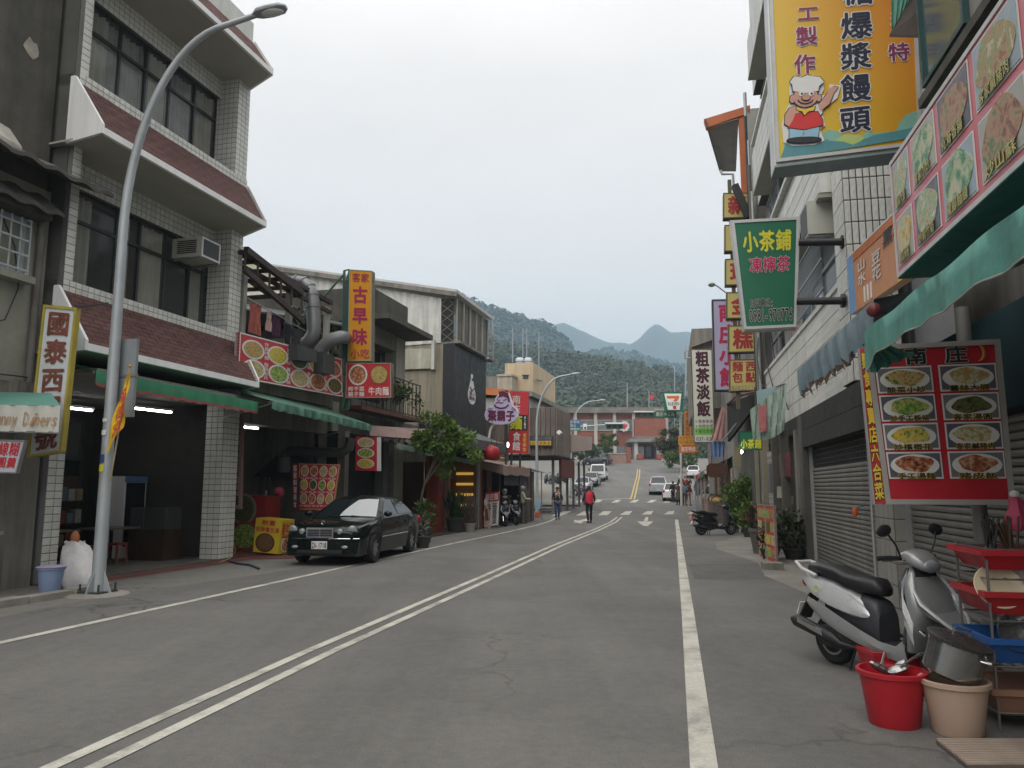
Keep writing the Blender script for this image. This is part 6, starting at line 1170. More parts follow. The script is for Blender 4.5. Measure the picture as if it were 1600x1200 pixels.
# orange and blue sign
UO = 2.55
F_ = Face(RF.U(UO,1329,492),RF.U(UO,1420,430),RF.U(UO,1420,312),RF.U(UO,1324,405)); th = T('orange_wall_sign','orange and blue sign with white script squeezed behind the photo menu sign','sign',RF,F_.P(.5,0))
th.p('panel',M('sign_salmon',(.60,.26,.12),.5,.1,1.2,grime=.1),F_.rect(MB(),0,1,0,1,-.12,0)); th.p('blue_band',M('sign_sky_blue',(.18,.36,.62),.5),F_.rect(MB(),0,.12,0,1,.001,.008)); th.p('orange_band',M('sign_deep_orange',(.5,.13,.02),.5),F_.rect(MB(),.12,1,.86,1,.001,.008)); th.p('yellow_band',yellow_s,F_.rect(MB(),.86,1,0,.86,.001,.008))
th.p('lettering',lab,text(MB(),F_,'山水',.2,.36,.35,.8,.012,.02,True)); th.p('lettering',lab,text(MB(),F_,'豆花',.46,.62,.25,.72,.012,.02,True)); th.p('lettering',black_s,text(MB(),F_,'黑糖',.64,.96,.62,.9,.012,.02)); th.p('edge',white_p,F_.rect(MB(),0,1,1.0,1.02,-.12,.01))
for k in range(3): th.p('stripe',lab,F_.rect(MB(),.30 + k * .06,.32 + k * .06,.04,.3,.001,.01))
# awnings
aw_teal = M('awning_teal',(.085,.26,.215),.75,.1,1.5,grime=.5,gs=1.1,gcol=(.04,.10,.085),streak=.3,bump=1,bs=5)
th = T('teal_awning','teal canvas awning with a torn sagging corner above the red menu board','awning',RF,(2.2,5,2.9)); ua = 1.72; e0 = RF.U(ua,1351,518); zA = e0.z
rg = []
for k in range(61):
    q = k / 60; v = e0.y - (e0.y - 1.5) * q; z = zA + .01 * sin(k * .5)
    dz = .26 + .008 * sin(k * .9) + (.10 * max(0,1 - k / 3)); w_ = .006 * sin(k * 1.3) + .010 * sin(k * .45)
    rg.append([V3(UW - .05,v,z + .55),V3(2.4,v,z + .26 - .03 * sin(k * .3)),V3(ua,v,z),V3(ua - .01 + w_,v + .01 * sin(k),z - dz * .45),V3(ua - .015 + w_ * 1.6,v + .01 * sin(k * .8),z - dz)])
th.p('canopy',aw_teal,MB().loft(rg,False,False),smooth=True,angle=65); th.p('hem',M('hem_dirty_white',(.4,.4,.36),.8),MB().tube([r[-1] for r in rg],.006,5))
rg = [[rg[0][2] + V3(0,.002,0),rg[0][1].lerp(rg[0][2],.75)] + []]
m = MB(); c0_ = e0 + V3(0,0,-.02); fan = []
for k in range(9): q = k / 8; fan.append([c0_,c0_ + V3(.02 + .30 * q,.02 + .03 * (k % 2),-.16 - .06 * sin(q * 3)),c0_ + V3(.03 + .38 * q,.04 - .05 * (k % 2),-.34 + .16 * q - .03 * (k % 2))])
th.p('torn_flap',aw_teal,m.loft(fan,False,False),smooth=False); th.p('frame',darksteel,MB().tube([(ua + .03,e0.y - .02,zA - .03),(ua + .03,1.5,zA - .03)],.018,6))
th = T('blue_grey_awning','folded blue grey plastic awning hanging below the white tiled block','awning',RF,(2.2,10,3)); ub = 2.0; a = RF.U(ub,1245,572); b = RF.U(ub,1366,478); rg = []
for k in range(61):
    q = k / 60; p = a.lerp(b,q); p.z = (a.z + b.z) / 2; d = .34 + .03 * sin(k * 1.7) + (.05 if k % 3 == 0 else 0); w_ = .02 * sin(k * .9) + .015 * sin(k * 2.3)
    rg.append([V3(UW - .02,p.y,p.z + .35),V3(2.5,p.y,p.z + .12 + .03 * sin(k * .4)),p,p + V3(w_,0,-d * .5),p + V3(w_ * 1.5 + .03,0,-d)])
th.p('canopy',M('awning_blue_grey',(.21,.29,.33),.6,.15,2,grime=.45,gs=1.2,streak=.25,bump=1,bs=6),MB().loft(rg,False,False),smooth=True,angle=60); th.p('end_knob',M('knob_red_brown',(.14,.03,.03),.5),MB().ell(b + V3(-.02,-.05,-.05),.07,.07,.07)); th.p('roller',darksteel,MB().tube([(2.55,a.y,a.z + .02),(2.55,b.y,a.z + .02)],.05,8)); th.p('fringe',M('fringe_rust',(.12,.08,.05),.8),MB().loft([[r[-1],r[-1] - V3(-.02,0,.07 * (k % 2) + .02)] for k,r in enumerate(rg[:45])],False,False))
# ---------------------------------------------------------------- red menu board on its pole
VM = 7.4
F_ = Face(*[RF.V(VM,*q) for q in ((1384,788),(1586,789),(1562,530),(1352,540))]); th = T('red_menu_board','big red menu board with eight framed dishes hanging above the silver scooter','menu board',RF,F_.P(.5,0))
th.p('panel',M('menu_red',(.46,.018,.03),.35,.08,1,grime=.2,gs=.8,gcol=(.2,.015,.02)),F_.rect(MB(),0,1,0,1,-.14,0)); th.p('frame',M('frame_alu_dull',(.36,.35,.32),.45,.1,2,grime=.2),panel_frame(F_,.045,-.145,.012))
SF = Face(F_.P(0,0,-.14) + V3(-.005,0,0),F_.P(0,0,0) + V3(-.005,0,0),F_.P(0,1,0) + V3(-.005,0,0),F_.P(0,1,-.14) + V3(-.005,0,0))
SF = Face(*[RF.V(VM + .02,*q) for q in ((1367,788),(1384,786),(1357,545),(1343,545))]); th.p('side_panel',red_s,SF.rect(MB(),0,1,0,1,-.05,0)); th.p('side_frame',alum,SF.rect(MB(),-.12,-.01,0,1,-.05,.01))
th.p('lettering_outline',black_s,text(MB(),SF,'麵食專賣店六合菜',.05,.95,.02,.98,.004,.08,True)); th.p('lettering',yellow_s,text(MB(),SF,'麵食專賣店六合菜',.05,.95,.02,.98,.008,.03,True))
th.p('lettering_outline',M('letter_grey'),text(MB(),F_,'南',.28,.46,.86,.975,.004,.07)); th.p('lettering_outline',M('letter_grey'),text(MB(),F_,'庄',.58,.76,.86,.975,.004,.07)); tl = th.p('lettering',black_s,text(text(MB(),F_,'南',.28,.46,.86,.975,.009,.03),F_,'庄',.58,.76,.86,.975,.009,.03))
gold = M('ornament_gold',(.45,.2,.03),.5)
for sx_ in (1,-1):
    c_ = .5 - .33 * sx_; th.p('ornament',gold,MB().tube([F_.P(c_ + sx_ * .045 * cos(q),.92 + .05 * sin(q),.006) for q in np.linspace(pi * .55,pi * 1.5,9)],[.004 + .012 * sin(i * pi / 8) for i in range(9)],5))
dn = ('酸菜小炒','薑絲大腸','炒手工板條','客家湯圓','炒檳榔花','客家鹹豬肉','手工湯麵','豬皮飯'); fi = (0,4,1,5,3,4,2,2)
for j in range(4):
    for i in range(2):
        a0,a1 = .065 + i * .475,.065 + i * .475 + .40; b1 = .845 - j * .178; b0 = b1 - .145
        fr_ = th.p('photo_frame',plate_m,F_.rect(MB(),a0 - .012,a1 + .012,b0 - .01,b1 + .01,.001,.007)); th.p('photo',M('photo_back_dark') if (i + j) % 2 else M('photo_back_dusk',(.16,.16,.17),.4),F_.rect(MB(),a0,a1,b0,b1,.007,.010),fr_)
        k = j * 2 + i; ca,cb = (a0 + a1) / 2,(b0 + b1) / 2
        th.p('dish_picture',plate_m,F_.disc(MB(),ca,cb,.19,.068,.010,.013),fr_); th.p('food_picture',FOODS[fi[k]],F_.shape(MB(),[(ca + .165 * (.88 + .12 * sin(3 * q + k)) * cos(q),cb + .008 + .055 * (.9 + .1 * sin(4 * q + k)) * sin(q)) for q in np.linspace(0,2 * pi,20)[:-1]],.013,.017),fr_)
        th.p('lettering_outline',yellow_s,text(MB(),F_,dn[k],ca - .15,ca + .15,b0 - .012,b0 + .028,.018,.06),fr_); th.p('lettering',black_s,text(MB(),F_,dn[k],ca - .15,ca + .15,b0 - .012,b0 + .028,.021,.025),fr_)
pc = RF.V(VM + .35,1536,850); t = T('steel_pole','thick grey steel pole that carries the red menu board','pole',RF,(pc.x,VM + .35,0)); t.p('pole',M('pole_grey',(.20,.20,.19),.5,.1,1,metal=.3,grime=.3),MB().tube([(pc.x,VM + .35,0),(pc.x - .02,VM + .35,3.3)],.065,14),smooth=True); t.p('base_plate',darksteel,B(pc.x - .12,pc.x + .12,VM + .23,VM + .47,0,.02)); t.p('bracket',darksteel,MB().bar((pc.x,VM + .35,2.0),F_.P(.7,.4,-.12),.04))
c = RF.V(7.0,1588,805); t = T('pink_bag','crumpled pink plastic bag hung at the lower corner of the red menu board','bag',RF,c); rg = []
for k,(z,r_) in enumerate(((.16,.02),(.12,.045),(.06,.06),(0,.085),(-.07,.09),(-.12,.06),(-.13,.02))): rg.append([c + V3(r_ * cos(a) * (1 + .25 * sin(3 * a + k)),r_ * .7 * sin(a) * (1 + .2 * cos(4 * a)),z) for a in [2 * pi * j / 16 for j in range(16)]])
t.p('bag',M('bag_pink_red',(.5,.06,.13),.5),MB().loft(rg)); t.p('knot',white_s,MB().ell(c + V3(.0,0,.17),.04,.03,.03))
t = T('orange_tag','tiny orange tag dangling from the conduit between the two shutters','tag',RF,RF.V(11.4,1336,795)); t.p('tag',M('cone_orange'),MB().ell(RF.V(11.4,1336,800),.04,.03,.07)); t.p('string',darksteel,MB().tube([RF.V(11.4,1337,797),RF.V(11.4,1340,793),RF.V(11.4,1352,790)],.006,5))
# ---------------------------------------------------------------- orange bun sign with the chef
VC = 10.2
F_ = Face(*[RF.V(VC,*q) for q in ((1213,254),(1441,226),(1425,-150),(1196,-140))]); th = T('bun_sign','giant orange sign with a cheerful cook and big navy characters jutting over the street','sign',RF,F_.P(.5,0))
mo = bpy.data.materials.new('sign_orange_blend'); mo.use_nodes = True; tt = mo.node_tree; bs_ = tt.nodes['Principled BSDF']; bs_.inputs['Roughness'].default_value = .4; gx = tt.nodes.new('ShaderNodeTexCoord'); sp = tt.nodes.new('ShaderNodeSeparateXYZ'); rp = tt.nodes.new('ShaderNodeValToRGB'); tt.links.new(gx.outputs['Generated'],sp.inputs[0]); ad = tt.nodes.new('ShaderNodeMath'); ad.operation = 'MULTIPLY_ADD'; ad.inputs[1].default_value = .55; tt.links.new(sp.outputs[0],ad.inputs[0]); mu = tt.nodes.new('ShaderNodeMath'); mu.operation = 'MULTIPLY'; mu.inputs[1].default_value = .45; tt.links.new(sp.outputs[2],mu.inputs[0]); tt.links.new(mu.outputs[0],ad.inputs[2]); tt.links.new(ad.outputs[0],rp.inputs[0])
rp.color_ramp.elements[0].color = (.68,.50,.02,1); rp.color_ramp.elements[1].color = (.60,.19,.01,1); rp.color_ramp.elements[0].position = .1; rp.color_ramp.elements[1].position = .75; tt.links.new(rp.outputs[0],bs_.inputs['Base Color'])
th.p('panel',mo,F_.rect(MB(),0,1,0,1,-.02,0)); th.p('case',M('case_alu',(.48,.50,.50),.4,.05,1,metal=.3),F_.rect(MB(),-.012,1.012,-.012,1.01,-.38,-.02)); th.p('frame',M('frame_alu_pale'),panel_frame(F_,.045,-.385,.02)); th.p('underside',M('case_underside',(.20,.25,.25),.5),F_.rect(MB(),-.012,1.012,-.02,-.013,-.38,.02))
S = lambda px,py: (lambda p: ((p - F_.c[0]).dot(F_.c[1] - F_.c[0]) / (F_.c[1] - F_.c[0]).length_squared,(p - F_.c[0]).dot(F_.c[3] - F_.c[0]) / (F_.c[3] - F_.c[0]).length_squared))(RF.V(VC,px,py))
def px_rect(x0,x1,y0,y1): a,b = S((x0 + x1) / 2,y1),S((x0 + x1) / 2,y0); l_,r_ = S(x0,(y0 + y1) / 2),S(x1,(y0 + y1) / 2); return l_[0],r_[0],a[1],b[1]
def ps(mat,pts,d,name='print',par=None): return th.p(name,mat,F_.shape(MB(),[S(*q) for q in pts],d - .004,d),par)
teal_p = M('print_teal',(.09,.27,.30),.5); mint_p = M('print_mint',(.22,.45,.36),.5); lime_p = M('print_lime',(.42,.52,.16),.5)
hill1 = [(1219,249),(1220,244),(1226,228),(1238,218),(1254,214),(1275,217),(1296,224),(1316,226),(1332,232),(1345,226),(1362,218),(1390,214),(1415,210),(1432,205),(1432,224),(1330,237)]
ps(mint_p,[(1222,242),(1224,218),(1232,207),(1246,205),(1258,213),(1275,218),(1290,206),(1305,208),(1320,220),(1340,220),(1352,212),(1370,214),(1398,212),(1404,196),(1414,184),(1428,180),(1432,182),(1432,222),(1330,236)],.006); ps(lime_p,[(1300,226),(1318,214),(1340,216),(1350,222),(1336,232),(1320,232)],.010); ps(teal_p,hill1,.014)
navy = M('letter_navy',(.012,.014,.04),.5); maroon = M('letter_maroon',(.22,.02,.08),.5)
for k,ch in enumerate('黑糖爆漿饅頭'):
    y0 = (-122,-58,14,64,115,167)[k]; y1 = (-60,8,62,112,164,214)[k]; x = 1324 + (y0 + y1) / 2 * .06 - 3
    r_ = px_rect(x - 26,x + 26,y0,y1); th.p('lettering_outline',white_s,text(MB(),F_,ch,*r_,.007,.06)); th.p('lettering',navy,text(MB(),F_,ch,*r_,.012,.024))
for s,xs_,ys_ in (('手工製作',1248,(-38,8,40,84)),('獨特',1392,(12,64))):
    for k,ch in enumerate(s):
        y0 = ys_[k]; r_ = px_rect(xs_ - 18,xs_ + 18,y0,y0 + (26 if s[0] == '手' and k < 2 else 34)); th.p('lettering_outline',white_s,text(MB(),F_,ch,*r_,.007,.06)); th.p('lettering',maroon,text(MB(),F_,ch,*r_,.012,.026))
skin_p = M('print_skin',(.56,.30,.22),.5); red_p = M('print_red',(.58,.03,.03),.5); blue_p = M('print_pale_blue',(.30,.50,.62),.5)
def fig(mat,pts,d=.03,sc=1.0):
    ps(navy,[(lambda cx_,cy_: (cx_ + (x - cx_) * 1.0 + (2 if x > cx_ else -2) * .55,cy_ + (y - cy_) + (2 if y > cy_ else -2) * .55))(sum(p[0] for p in pts) / len(pts),sum(p[1] for p in pts) / len(pts)) for x,y in pts],d - .006,'print_outline'); ps(mat,pts,d)
el = lambda cx_,cy_,rx,ry,n_=18,a0=0,a1=2 * pi: [(cx_ + rx * cos(a0 + (a1 - a0) * k / n_),cy_ + ry * sin(a0 + (a1 - a0) * k / n_)) for k in range(n_)]
ps(white_s,[(1222,224),(1218,196),(1224,172),(1230,160),(1226,145),(1226,130),(1240,122),(1262,119),(1278,126),(1280,142),(1276,152),(1290,150),(1288,134),(1306,136),(1302,156),(1284,172),(1280,178),(1286,200),(1278,206),(1287,224),(1270,230),(1236,230)],.020)
fig(skin_p,[(1222,182),(1228,172),(1238,168),(1242,190),(1254,191),(1252,200),(1232,202),(1222,196)],.036)
fig(skin_p,[(1272,168),(1284,152),(1288,142),(1294,138),(1302,140),(1296,148),(1290,166),(1276,178)],.036)
fig(white_s,[(1236,170),(1276,166),(1280,180),(1274,190),(1238,190),(1230,180)],.034)
fig(blue_p,[(1230,200),(1277,198),(1276,218),(1254,219),(1253,208),(1251,219),(1231,220)],.034); fig(red_p,[(1238,180),(1272,178),(1281,192),(1282,200),(1254,206),(1228,202),(1234,192)],.040)
fig(black_s,el(1254,222.5,27,4.5),.042); fig(skin_p,el(1252,155,19,16),.046); fig(skin_p,el(1232,158,4,6),.043); fig(skin_p,el(1273,157,3.5,5.5),.043)
fig(white_s,[(1232,146),(1230,136),(1226,132),(1232,123),(1244,125),(1252,121),(1262,123),(1272,124),(1279,132),(1272,138),(1271,146),(1252,149)],.050); fig(yellow_s,[(1238,171),(1252,175),(1268,170),(1266,177),(1258,178),(1252,184),(1248,178),(1240,176)],.050)
for x in (1245,1260): ps(white_s,el(x,150,4.2,4),.052); ps(black_s,el(x + 1,150.5,1.6,1.8),.055)
ps(skin_p,el(1252.5,157,6.5,4),.056); th.p('print_line',navy,MB().tube([F_.P(*S(1252 + 12 * cos(a),158 + 8 * sin(a)),.05) for a in np.linspace(.25,pi - .25,9)],.008,5)); th.p('print_line',navy,MB().tube([F_.P(*S(1252.5 + 6.8 * cos(a),157 + 4.3 * sin(a)),.056) for a in np.linspace(-.2,pi + .2,9)],.006,5))
th.p('bracket',darksteel,MB().bar(F_.P(1,.35,-.2),F_.P(1,.35,-.2) + V3(1.2,.3,0),.1)); th.p('bracket',darksteel,MB().bar(F_.P(1,.8,-.2),F_.P(1,.8,-.2) + V3(1.2,.3,0),.1))
# ---------------------------------------------------------------- green tea shop sign
VT = 13.9
F_ = Face(*[RF.V(VT,*q) for q in ((1163,515),(1244,511),(1250,339),(1142,345))]); th = T('tea_shop_sign','green tapered tea shop sign with a phone number held out on two black arms','sign',RF,F_.P(.5,0))
th.p('panel',M('sign_tea_green',(.018,.14,.075),.4,.06,1),F_.rect(MB(),0,1,0,1,-.02,0)); th.p('case',M('case_alu'),F_.rect(MB(),-.01,1.01,-.01,1.008,-.22,-.02)); th.p('frame',M('frame_alu_pale'),panel_frame(F_,.05,-.225,.015))
th.p('lettering',M('letter_lime_yellow',(.62,.58,.04),.4),text(MB(),F_,'小茶鋪',.13,.89,.69,.90,.006,.03)); outlined(th,F_,'凍檸茶',.20,.87,.50,.655,M('letter_crimson',(.45,.02,.08),.5),M('outline_pink',(.6,.42,.45),.5),.006,.02,.05)
outlined(th,F_,'加盟專線:',.16,.62,.19,.275,black_s,plate_m,.006,.012,.05); outlined(th,F_,'0981-970776',.12,.93,.06,.185,black_s,plate_m,.006,.02,.05)
for py0,py1,x0 in ((379,379,1248),(471,471,1245)): th.p('arm',black_s,MB().tube([RF.V(VT,x0,py0),RF.V(VT - .15,1318,py1 - 1)],.065,12),smooth=True); th.p('flange',black_s,MB().tube([RF.V(VT - .15,1314,py1 - 1),RF.V(VT - .15,1320,py1 - 1)],.12,12))
# ---------------------------------------------------------------- stack of yellow cake shop signs, purple and white signs further on
VY = 27.0; yel = M('sign_pale_yellow',(.56,.48,.16),.5,.06,1,grime=.15,gs=1); brz = M('frame_bronze',(.11,.09,.05),.5)
th = T('cake_shop_sign','column of pale yellow sign boxes with red characters beyond the green tea sign','sign',RF,RF.V(VY,1160,610))
ml_ = M('letter_red_brown',(.36,.03,.03),.5)
for k,(ch,x0,x1,y0,y1) in enumerate((('新',1130,1175,301,341),('台',1132,1178,351,393),('珍',1133,1179,404,446),('金',1135,1182,456,498),('糕',1138,1184,508,551))):
    f = Face(RF.V(VY,x0,y1),RF.V(VY,x1,y1 - 1),RF.V(VY,x1,y0),RF.V(VY,x0,y0 + .5)); p = th.p('panel',yel,f.rect(MB(),0,1,0,1,-.35,0)); th.p('frame',brz,panel_frame(f,.035,-.355,.012),p); th.p('lettering',ml_,text(MB(),f,ch,.14,.86,.1,.9,.006,.035),p)
f = Face(RF.V(VY,1140,612),RF.V(VY,1185,610),RF.V(VY,1185,561),RF.V(VY,1140,562)); p = th.p('panel',yel,f.rect(MB(),0,1,0,1,-.35,0)); th.p('frame',brz,panel_frame(f,.03,-.355,.012),p); th.p('lettering',ml_,text(text(MB(),f,'麵包',.08,.48,.25,.95,.006,.03,True),f,'西點',.54,.94,.25,.95,.006,.03,True),p); th.p('lettering',M('letter_dim'),text(MB(),f,'電話822116',.06,.95,.03,.19,.006,.0),p)
th.p('mast',brz,B(RF.V(VY,1150,600).x,RF.V(VY,1156,600).x,VY + .1,VY + .25,4.3,12.5))
VPU = 32.5; F_ = Face(RF.V(VPU,1116,611),RF.V(VPU,1158,611),RF.V(VPU,1155,467),RF.V(VPU,1112,468)); th = T('eatery_sign','tall pale lilac sign with crimson characters half hidden by the yellow boxes','sign',RF,F_.P(.5,0)); sign_box(th,F_,.4,M('sign_lilac_pale',(.44,.40,.56),.5,.04,1),darksteel,.06,.02); th.p('lettering',M('letter_crimson'),text(MB(),F_,'南庄小館',.18,.98,.03,.97,.008,.04,True,.86))
VCU = 41; F_ = Face(RF.V(VCU,1084,692),RF.V(VCU,1117,692),RF.V(VCU,1113,545),RF.V(VCU,1079,545)); th = T('tea_rice_sign','tall cream sign with four dark brush characters and a green list at its foot','sign',RF,F_.P(.5,0)); sign_box(th,F_,.45,M('sign_cream',(.56,.56,.48),.5,.04,1),brz,.05,.02)
th.p('lettering',M('letter_brush',(.05,.008,.02),.6),text(MB(),F_,'粗茶淡飯',.18,.86,.27,.98,.008,.04,True,.9)); th.p('list_band',M('band_green',(.16,.42,.06),.5),F_.rect(MB(),.08,.95,.085,.155,.001,.01)); m = MB(); [text(m,F_,s,.24,.95,.10 + k * .052,.145 + k * .052,.012,.0) for k,s in enumerate(('養生套餐','桃膠合菜','客家美食'))]; th.p('lettering',M('letter_brown_dark',(.06,.04,.02),.6),m); th.p('lettering',M('letter_dim2',(.12,.13,.2),.6),text(MB(),F_,'037-823',.12,.95,.02,.065,.008,.02))
for k in range(3): th.p('bullet',black_s,F_.disc(MB(),.15,.122 + k * .052,.03,.008,.012,.016,8))
th.p('bracket',steel,MB().tube([RF.V(VCU,1079,560),RF.V(VCU,1070,560),RF.V(VCU,1070,549)],.05,6))
# building with the orange trimmed roof
VO = 27.6; orange_t = M('trim_orange',(.52,.15,.055),.6,.08,1,grime=.15)
th = T('orange_trim_house','tall house with a jutting roof trimmed in orange beyond the white tiled block','building',RF,(3.4,31,0))
th.p('wall',M('house_wall_grey',(.27,.26,.24),.85,.12,.6,grime=.4,streak=.3),B(UW + .2,14,26.9,36,0,12)); a,b,c,d = [RF.V(VO,*q) for q in ((1100,186),(1172,164),(1172,176),(1104,199))]
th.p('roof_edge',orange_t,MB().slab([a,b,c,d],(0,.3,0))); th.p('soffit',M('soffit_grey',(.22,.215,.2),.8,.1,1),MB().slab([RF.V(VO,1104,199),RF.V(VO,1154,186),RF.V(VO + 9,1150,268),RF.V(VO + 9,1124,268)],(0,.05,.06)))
th.p('side_eave',conc_mid,MB().slab([RF.V(VO,1100,186),RF.V(VO,1104,199),RF.V(VO + 9,1127,272),RF.V(VO + 9,1124,262)],(.08,0,0))); x0,x1 = RF.V(VO + .05,1155,200).x,RF.V(VO + .05,1167,200).x; th.p('edge_trim',orange_t,B(x0,x1,VO + .05,VO + .3,RF.V(VO,1160,330).z,RF.V(VO,1160,180).z)); th.p('end_wall',M('house_wall_cream',(.42,.41,.37),.8),B(x1,UW + .5,VO,VO + .3,0,RF.V(VO,1170,170).z)); th.p('strut',black_s,MB().bar(RF.V(26.5,1148,290),RF.V(26.5,1170,340),.3,.22)); th.p('gutter',alum,MB().tube([RF.V(VO,1126,266),RF.V(VO,1128,272),RF.V(VO,1145,272),RF.V(VO,1147,300)],.05,6))
th.p('lower_wall',conc_black,B(UW - .2,UW + .2,26.9,33,0,5))
t = T('wall_lamp','small street lamp on a thin arm above the lilac sign','lamp',RF,RF.V(34,1112,445)); t.p('arm',steel,MB().tube([RF.V(34,1140,462),RF.V(34,1122,448),RF.V(34,1114,443)],.03,6)); t.p('head',M('lamp_head_grey',(.3,.33,.3),.5),MB().ell(RF.V(34,1112,445),.16,.22,.09))
th = T('far_row_house','grey row house with a brown roof behind the cream brush sign','building',RF,(4,45,0)); th.p('wall',M('house_wall_grey'),B(2.9,14,36,60,-1,8.0)); th.p('roof',M('roof_brown',(.14,.08,.05),.8),MB().slab([RF.V(43,1079,543),RF.V(43,1122,528),RF.V(52,1122,533),RF.V(52,1082,546)],(.3,0,.1))); th.p('upper_wall',conc_mid,B(RF.V(43.5,1082,560).x,12,43.5,56,6,10.5))
th = T('corner_house','low house at the junction behind the yellow vertical sign','building',RF,(4.5,66,.5)); th.p('wall',conc_mid,B(4.4,14,60,76,-1,6.5)); th.p('shop_front',dark_room,B(4.3,4.4,61,75,0,4)); 
m = MB(); [m.bar(RF.V(62,1071 + k * 4,620),RF.V(62,1072 + k * 4,540),.12) for k in range(2)]; [m.bar(RF.V(62,1071,618 - k * 16),RF.V(62,1075,610 - k * 16),.08) for k in range(5)]; t = T('lattice_mast','thin grey lattice mast behind the cream brush sign','mast',RF,RF.V(62,1073,620)); t.p('lattice',steel,m)
F_ = Face(RF.V(58,1068,690),RF.V(58,1081,690),RF.V(58,1081,641),RF.V(58,1068,641)); t = T('ochre_sign','narrow ochre vertical sign just left of the cream brush sign','sign',RF,F_.P(.5,0)); sign_box(t,F_,.3,M('sign_ochre',(.42,.27,.05),.5),brz,.05); t.p('lettering',ml_,text(MB(),F_,'老街民宿',.2,.8,.04,.96,.01,.03,True))
F_ = Face(RF.V(54,1060,695),RF.V(54,1086,695),RF.V(54,1086,680),RF.V(54,1060,681)); t = T('yellow_banner','yellow banner with red lines above the orange banner by the junction','banner',RF,F_.P(.5,0)); t.p('panel',M('banner_yellow',(.62,.34,.04),.6),F_.rect(MB(),0,1,0,1,-.06,0)); t.p('lettering',ml_,text(text(MB(),F_,'客家擂茶冰',.05,.95,.55,.95,.006,.0),F_,'桂花釀豆花',.05,.95,.08,.5,.006,.0))
F_ = Face(RF.V(53.6,1061,708),RF.V(53.6,1090,707),RF.V(53.6,1090,696),RF.V(53.6,1061,697)); t = T('orange_banner','bright orange banner hanging under the yellow one by the junction','banner',RF,F_.P(.5,0)); t.p('panel',M('banner_orange',(.62,.16,.02),.6),F_.rect(MB(),0,1,0,1,-.06,0)); t.p('lettering',lab,text(MB(),F_,'南庄特產',.1,.9,.15,.9,.006,.02))
gst = 'stalls along the right pavement beyond the crossing'
for k,(v,c1,c2,lab_) in enumerate(((37.5,(.05,.14,.09),(.10,.08,.07),'dark stall with a green awning next to the cream brush sign'),(42.0,(.40,.05,.05),(.30,.20,.16),'stall with a red awning and poster boards on the right pavement'),(47.5,(.34,.24,.20),(.26,.10,.08),'stall with a faded pink awning and red counter near the standing people'))):
    z0 = gz(0,v) - .05; t = T('street_stall',lab_,'stall',RF,(2.3,v,z0),gst); dk = M('stall_dark_%d' % k,c2,.8,.5,6); t.p('counter',dk,B(1.95,2.6,v,v + 3.2,z0,z0 + 1.0)); t.p('back_board',M('stall_posters',(.38,.28,.22),.7,.5,8),B(2.8,2.88,v - .3,v + 3.6,z0,z0 + 2.6)); rg = []
    for i in range(13): q = v - .3 + 4 * i / 12; rg.append([V3(2.9,q,z0 + 3.15),V3(2.1,q,z0 + 2.75 - .03 * (i % 2)),V3(1.55,q,z0 + 2.45),V3(1.54,q,z0 + 2.2 - .05 * (i % 2))])
    t.p('awning',M('stall_awning_%d' % k,c1,.8,.15,3,grime=.2),MB().loft(rg,False,False)); 
    for q in (v,v + 3.3): t.p('post',steel,MB().tube([(1.6,q,z0),(1.6,q,z0 + 2.45)],.025,6))
    for i in range(5): t.p('goods',M('goods_%d' % ((i + k) % 4),((.4,.3,.1),(.3,.05,.05),(.1,.2,.08),(.5,.48,.42))[(i + k) % 4],.7,.4,9),MB().ell((2.2,v + .4 + i * .6,z0 + 1.1),.26,.24,.16 + .08 * (i % 3),10,6))
    t.p('hanging_goods',M('goods_hang',(.25,.18,.12),.8,.5,8),MB().loft([[V3(1.75 + .1 * sin(i * 2),v + .2 + i * .24,z0 + 2.35),V3(1.75 + .1 * sin(i * 2 + 1),v + .2 + i * .24,z0 + 1.95 - .2 * (i % 3))] for i in range(13)],False,False))
# ---------------------------------------------------------------- clutter between the crossing and the shutters
th = T('tea_stall_awning','faded red and white awning on poles with a blue cloth below the lilac sign','awning',RF,(2,33,3)); ra_ = M('canvas_faded_red',(.42,.24,.22),.8,.2,4,grime=.2)
P = [RF.V(31,*q) for q in ((1128,634),(1136,640),(1134,686),(1110,688))]; rg = []
for k in range(13): q = k / 12; rg.append([P[0].lerp(P[1],q),P[3].lerp(P[2],q) + V3(.02 * sin(k * 2),.05 * sin(k * 1.3),-.02 * (k % 2))])
th.p('canopy',ra_,MB().loft(rg,False,False)); P2 = [RF.V(31.2,*q) for q in ((1110,690),(1133,690),(1131,714),(1112,714))]; th.p('blue_cloth',M('cloth_blue',(.14,.22,.38),.8,.15,3),MB().loft([[P2[0].lerp(P2[1],k / 10) + V3(0,.04 * sin(k * 2),0),P2[3].lerp(P2[2],k / 10) + V3(0,.05 * sin(k * 2),0)] for k in range(11)],False,False)); th.p('pole',steel,MB().tube([RF.V(30,1128,690),RF.V(29,1172,636)],.03,6)); th.p('ridge_pole',M('pole_maroon',(.15,.05,.05),.6),MB().tube([RF.V(31,1136,632),RF.V(28,1150,620),RF.V(25,1180,612)],.04,6)); th.p('valance',dark_room,MB().slab([RF.V(31,1136,630),RF.V(27,1175,617),RF.V(27,1175,640),RF.V(31,1137,690)],(.1,0,0)))
t = T('plastic_sheet','crumpled translucent green plastic sheet hanging over the pavement before the white tiled block','sheet',RF,RF.V(20.5,1200,690)); P = [RF.V(20.5,*q) for q in ((1172,640),(1230,598),(1226,672),(1176,686))]; rg = []
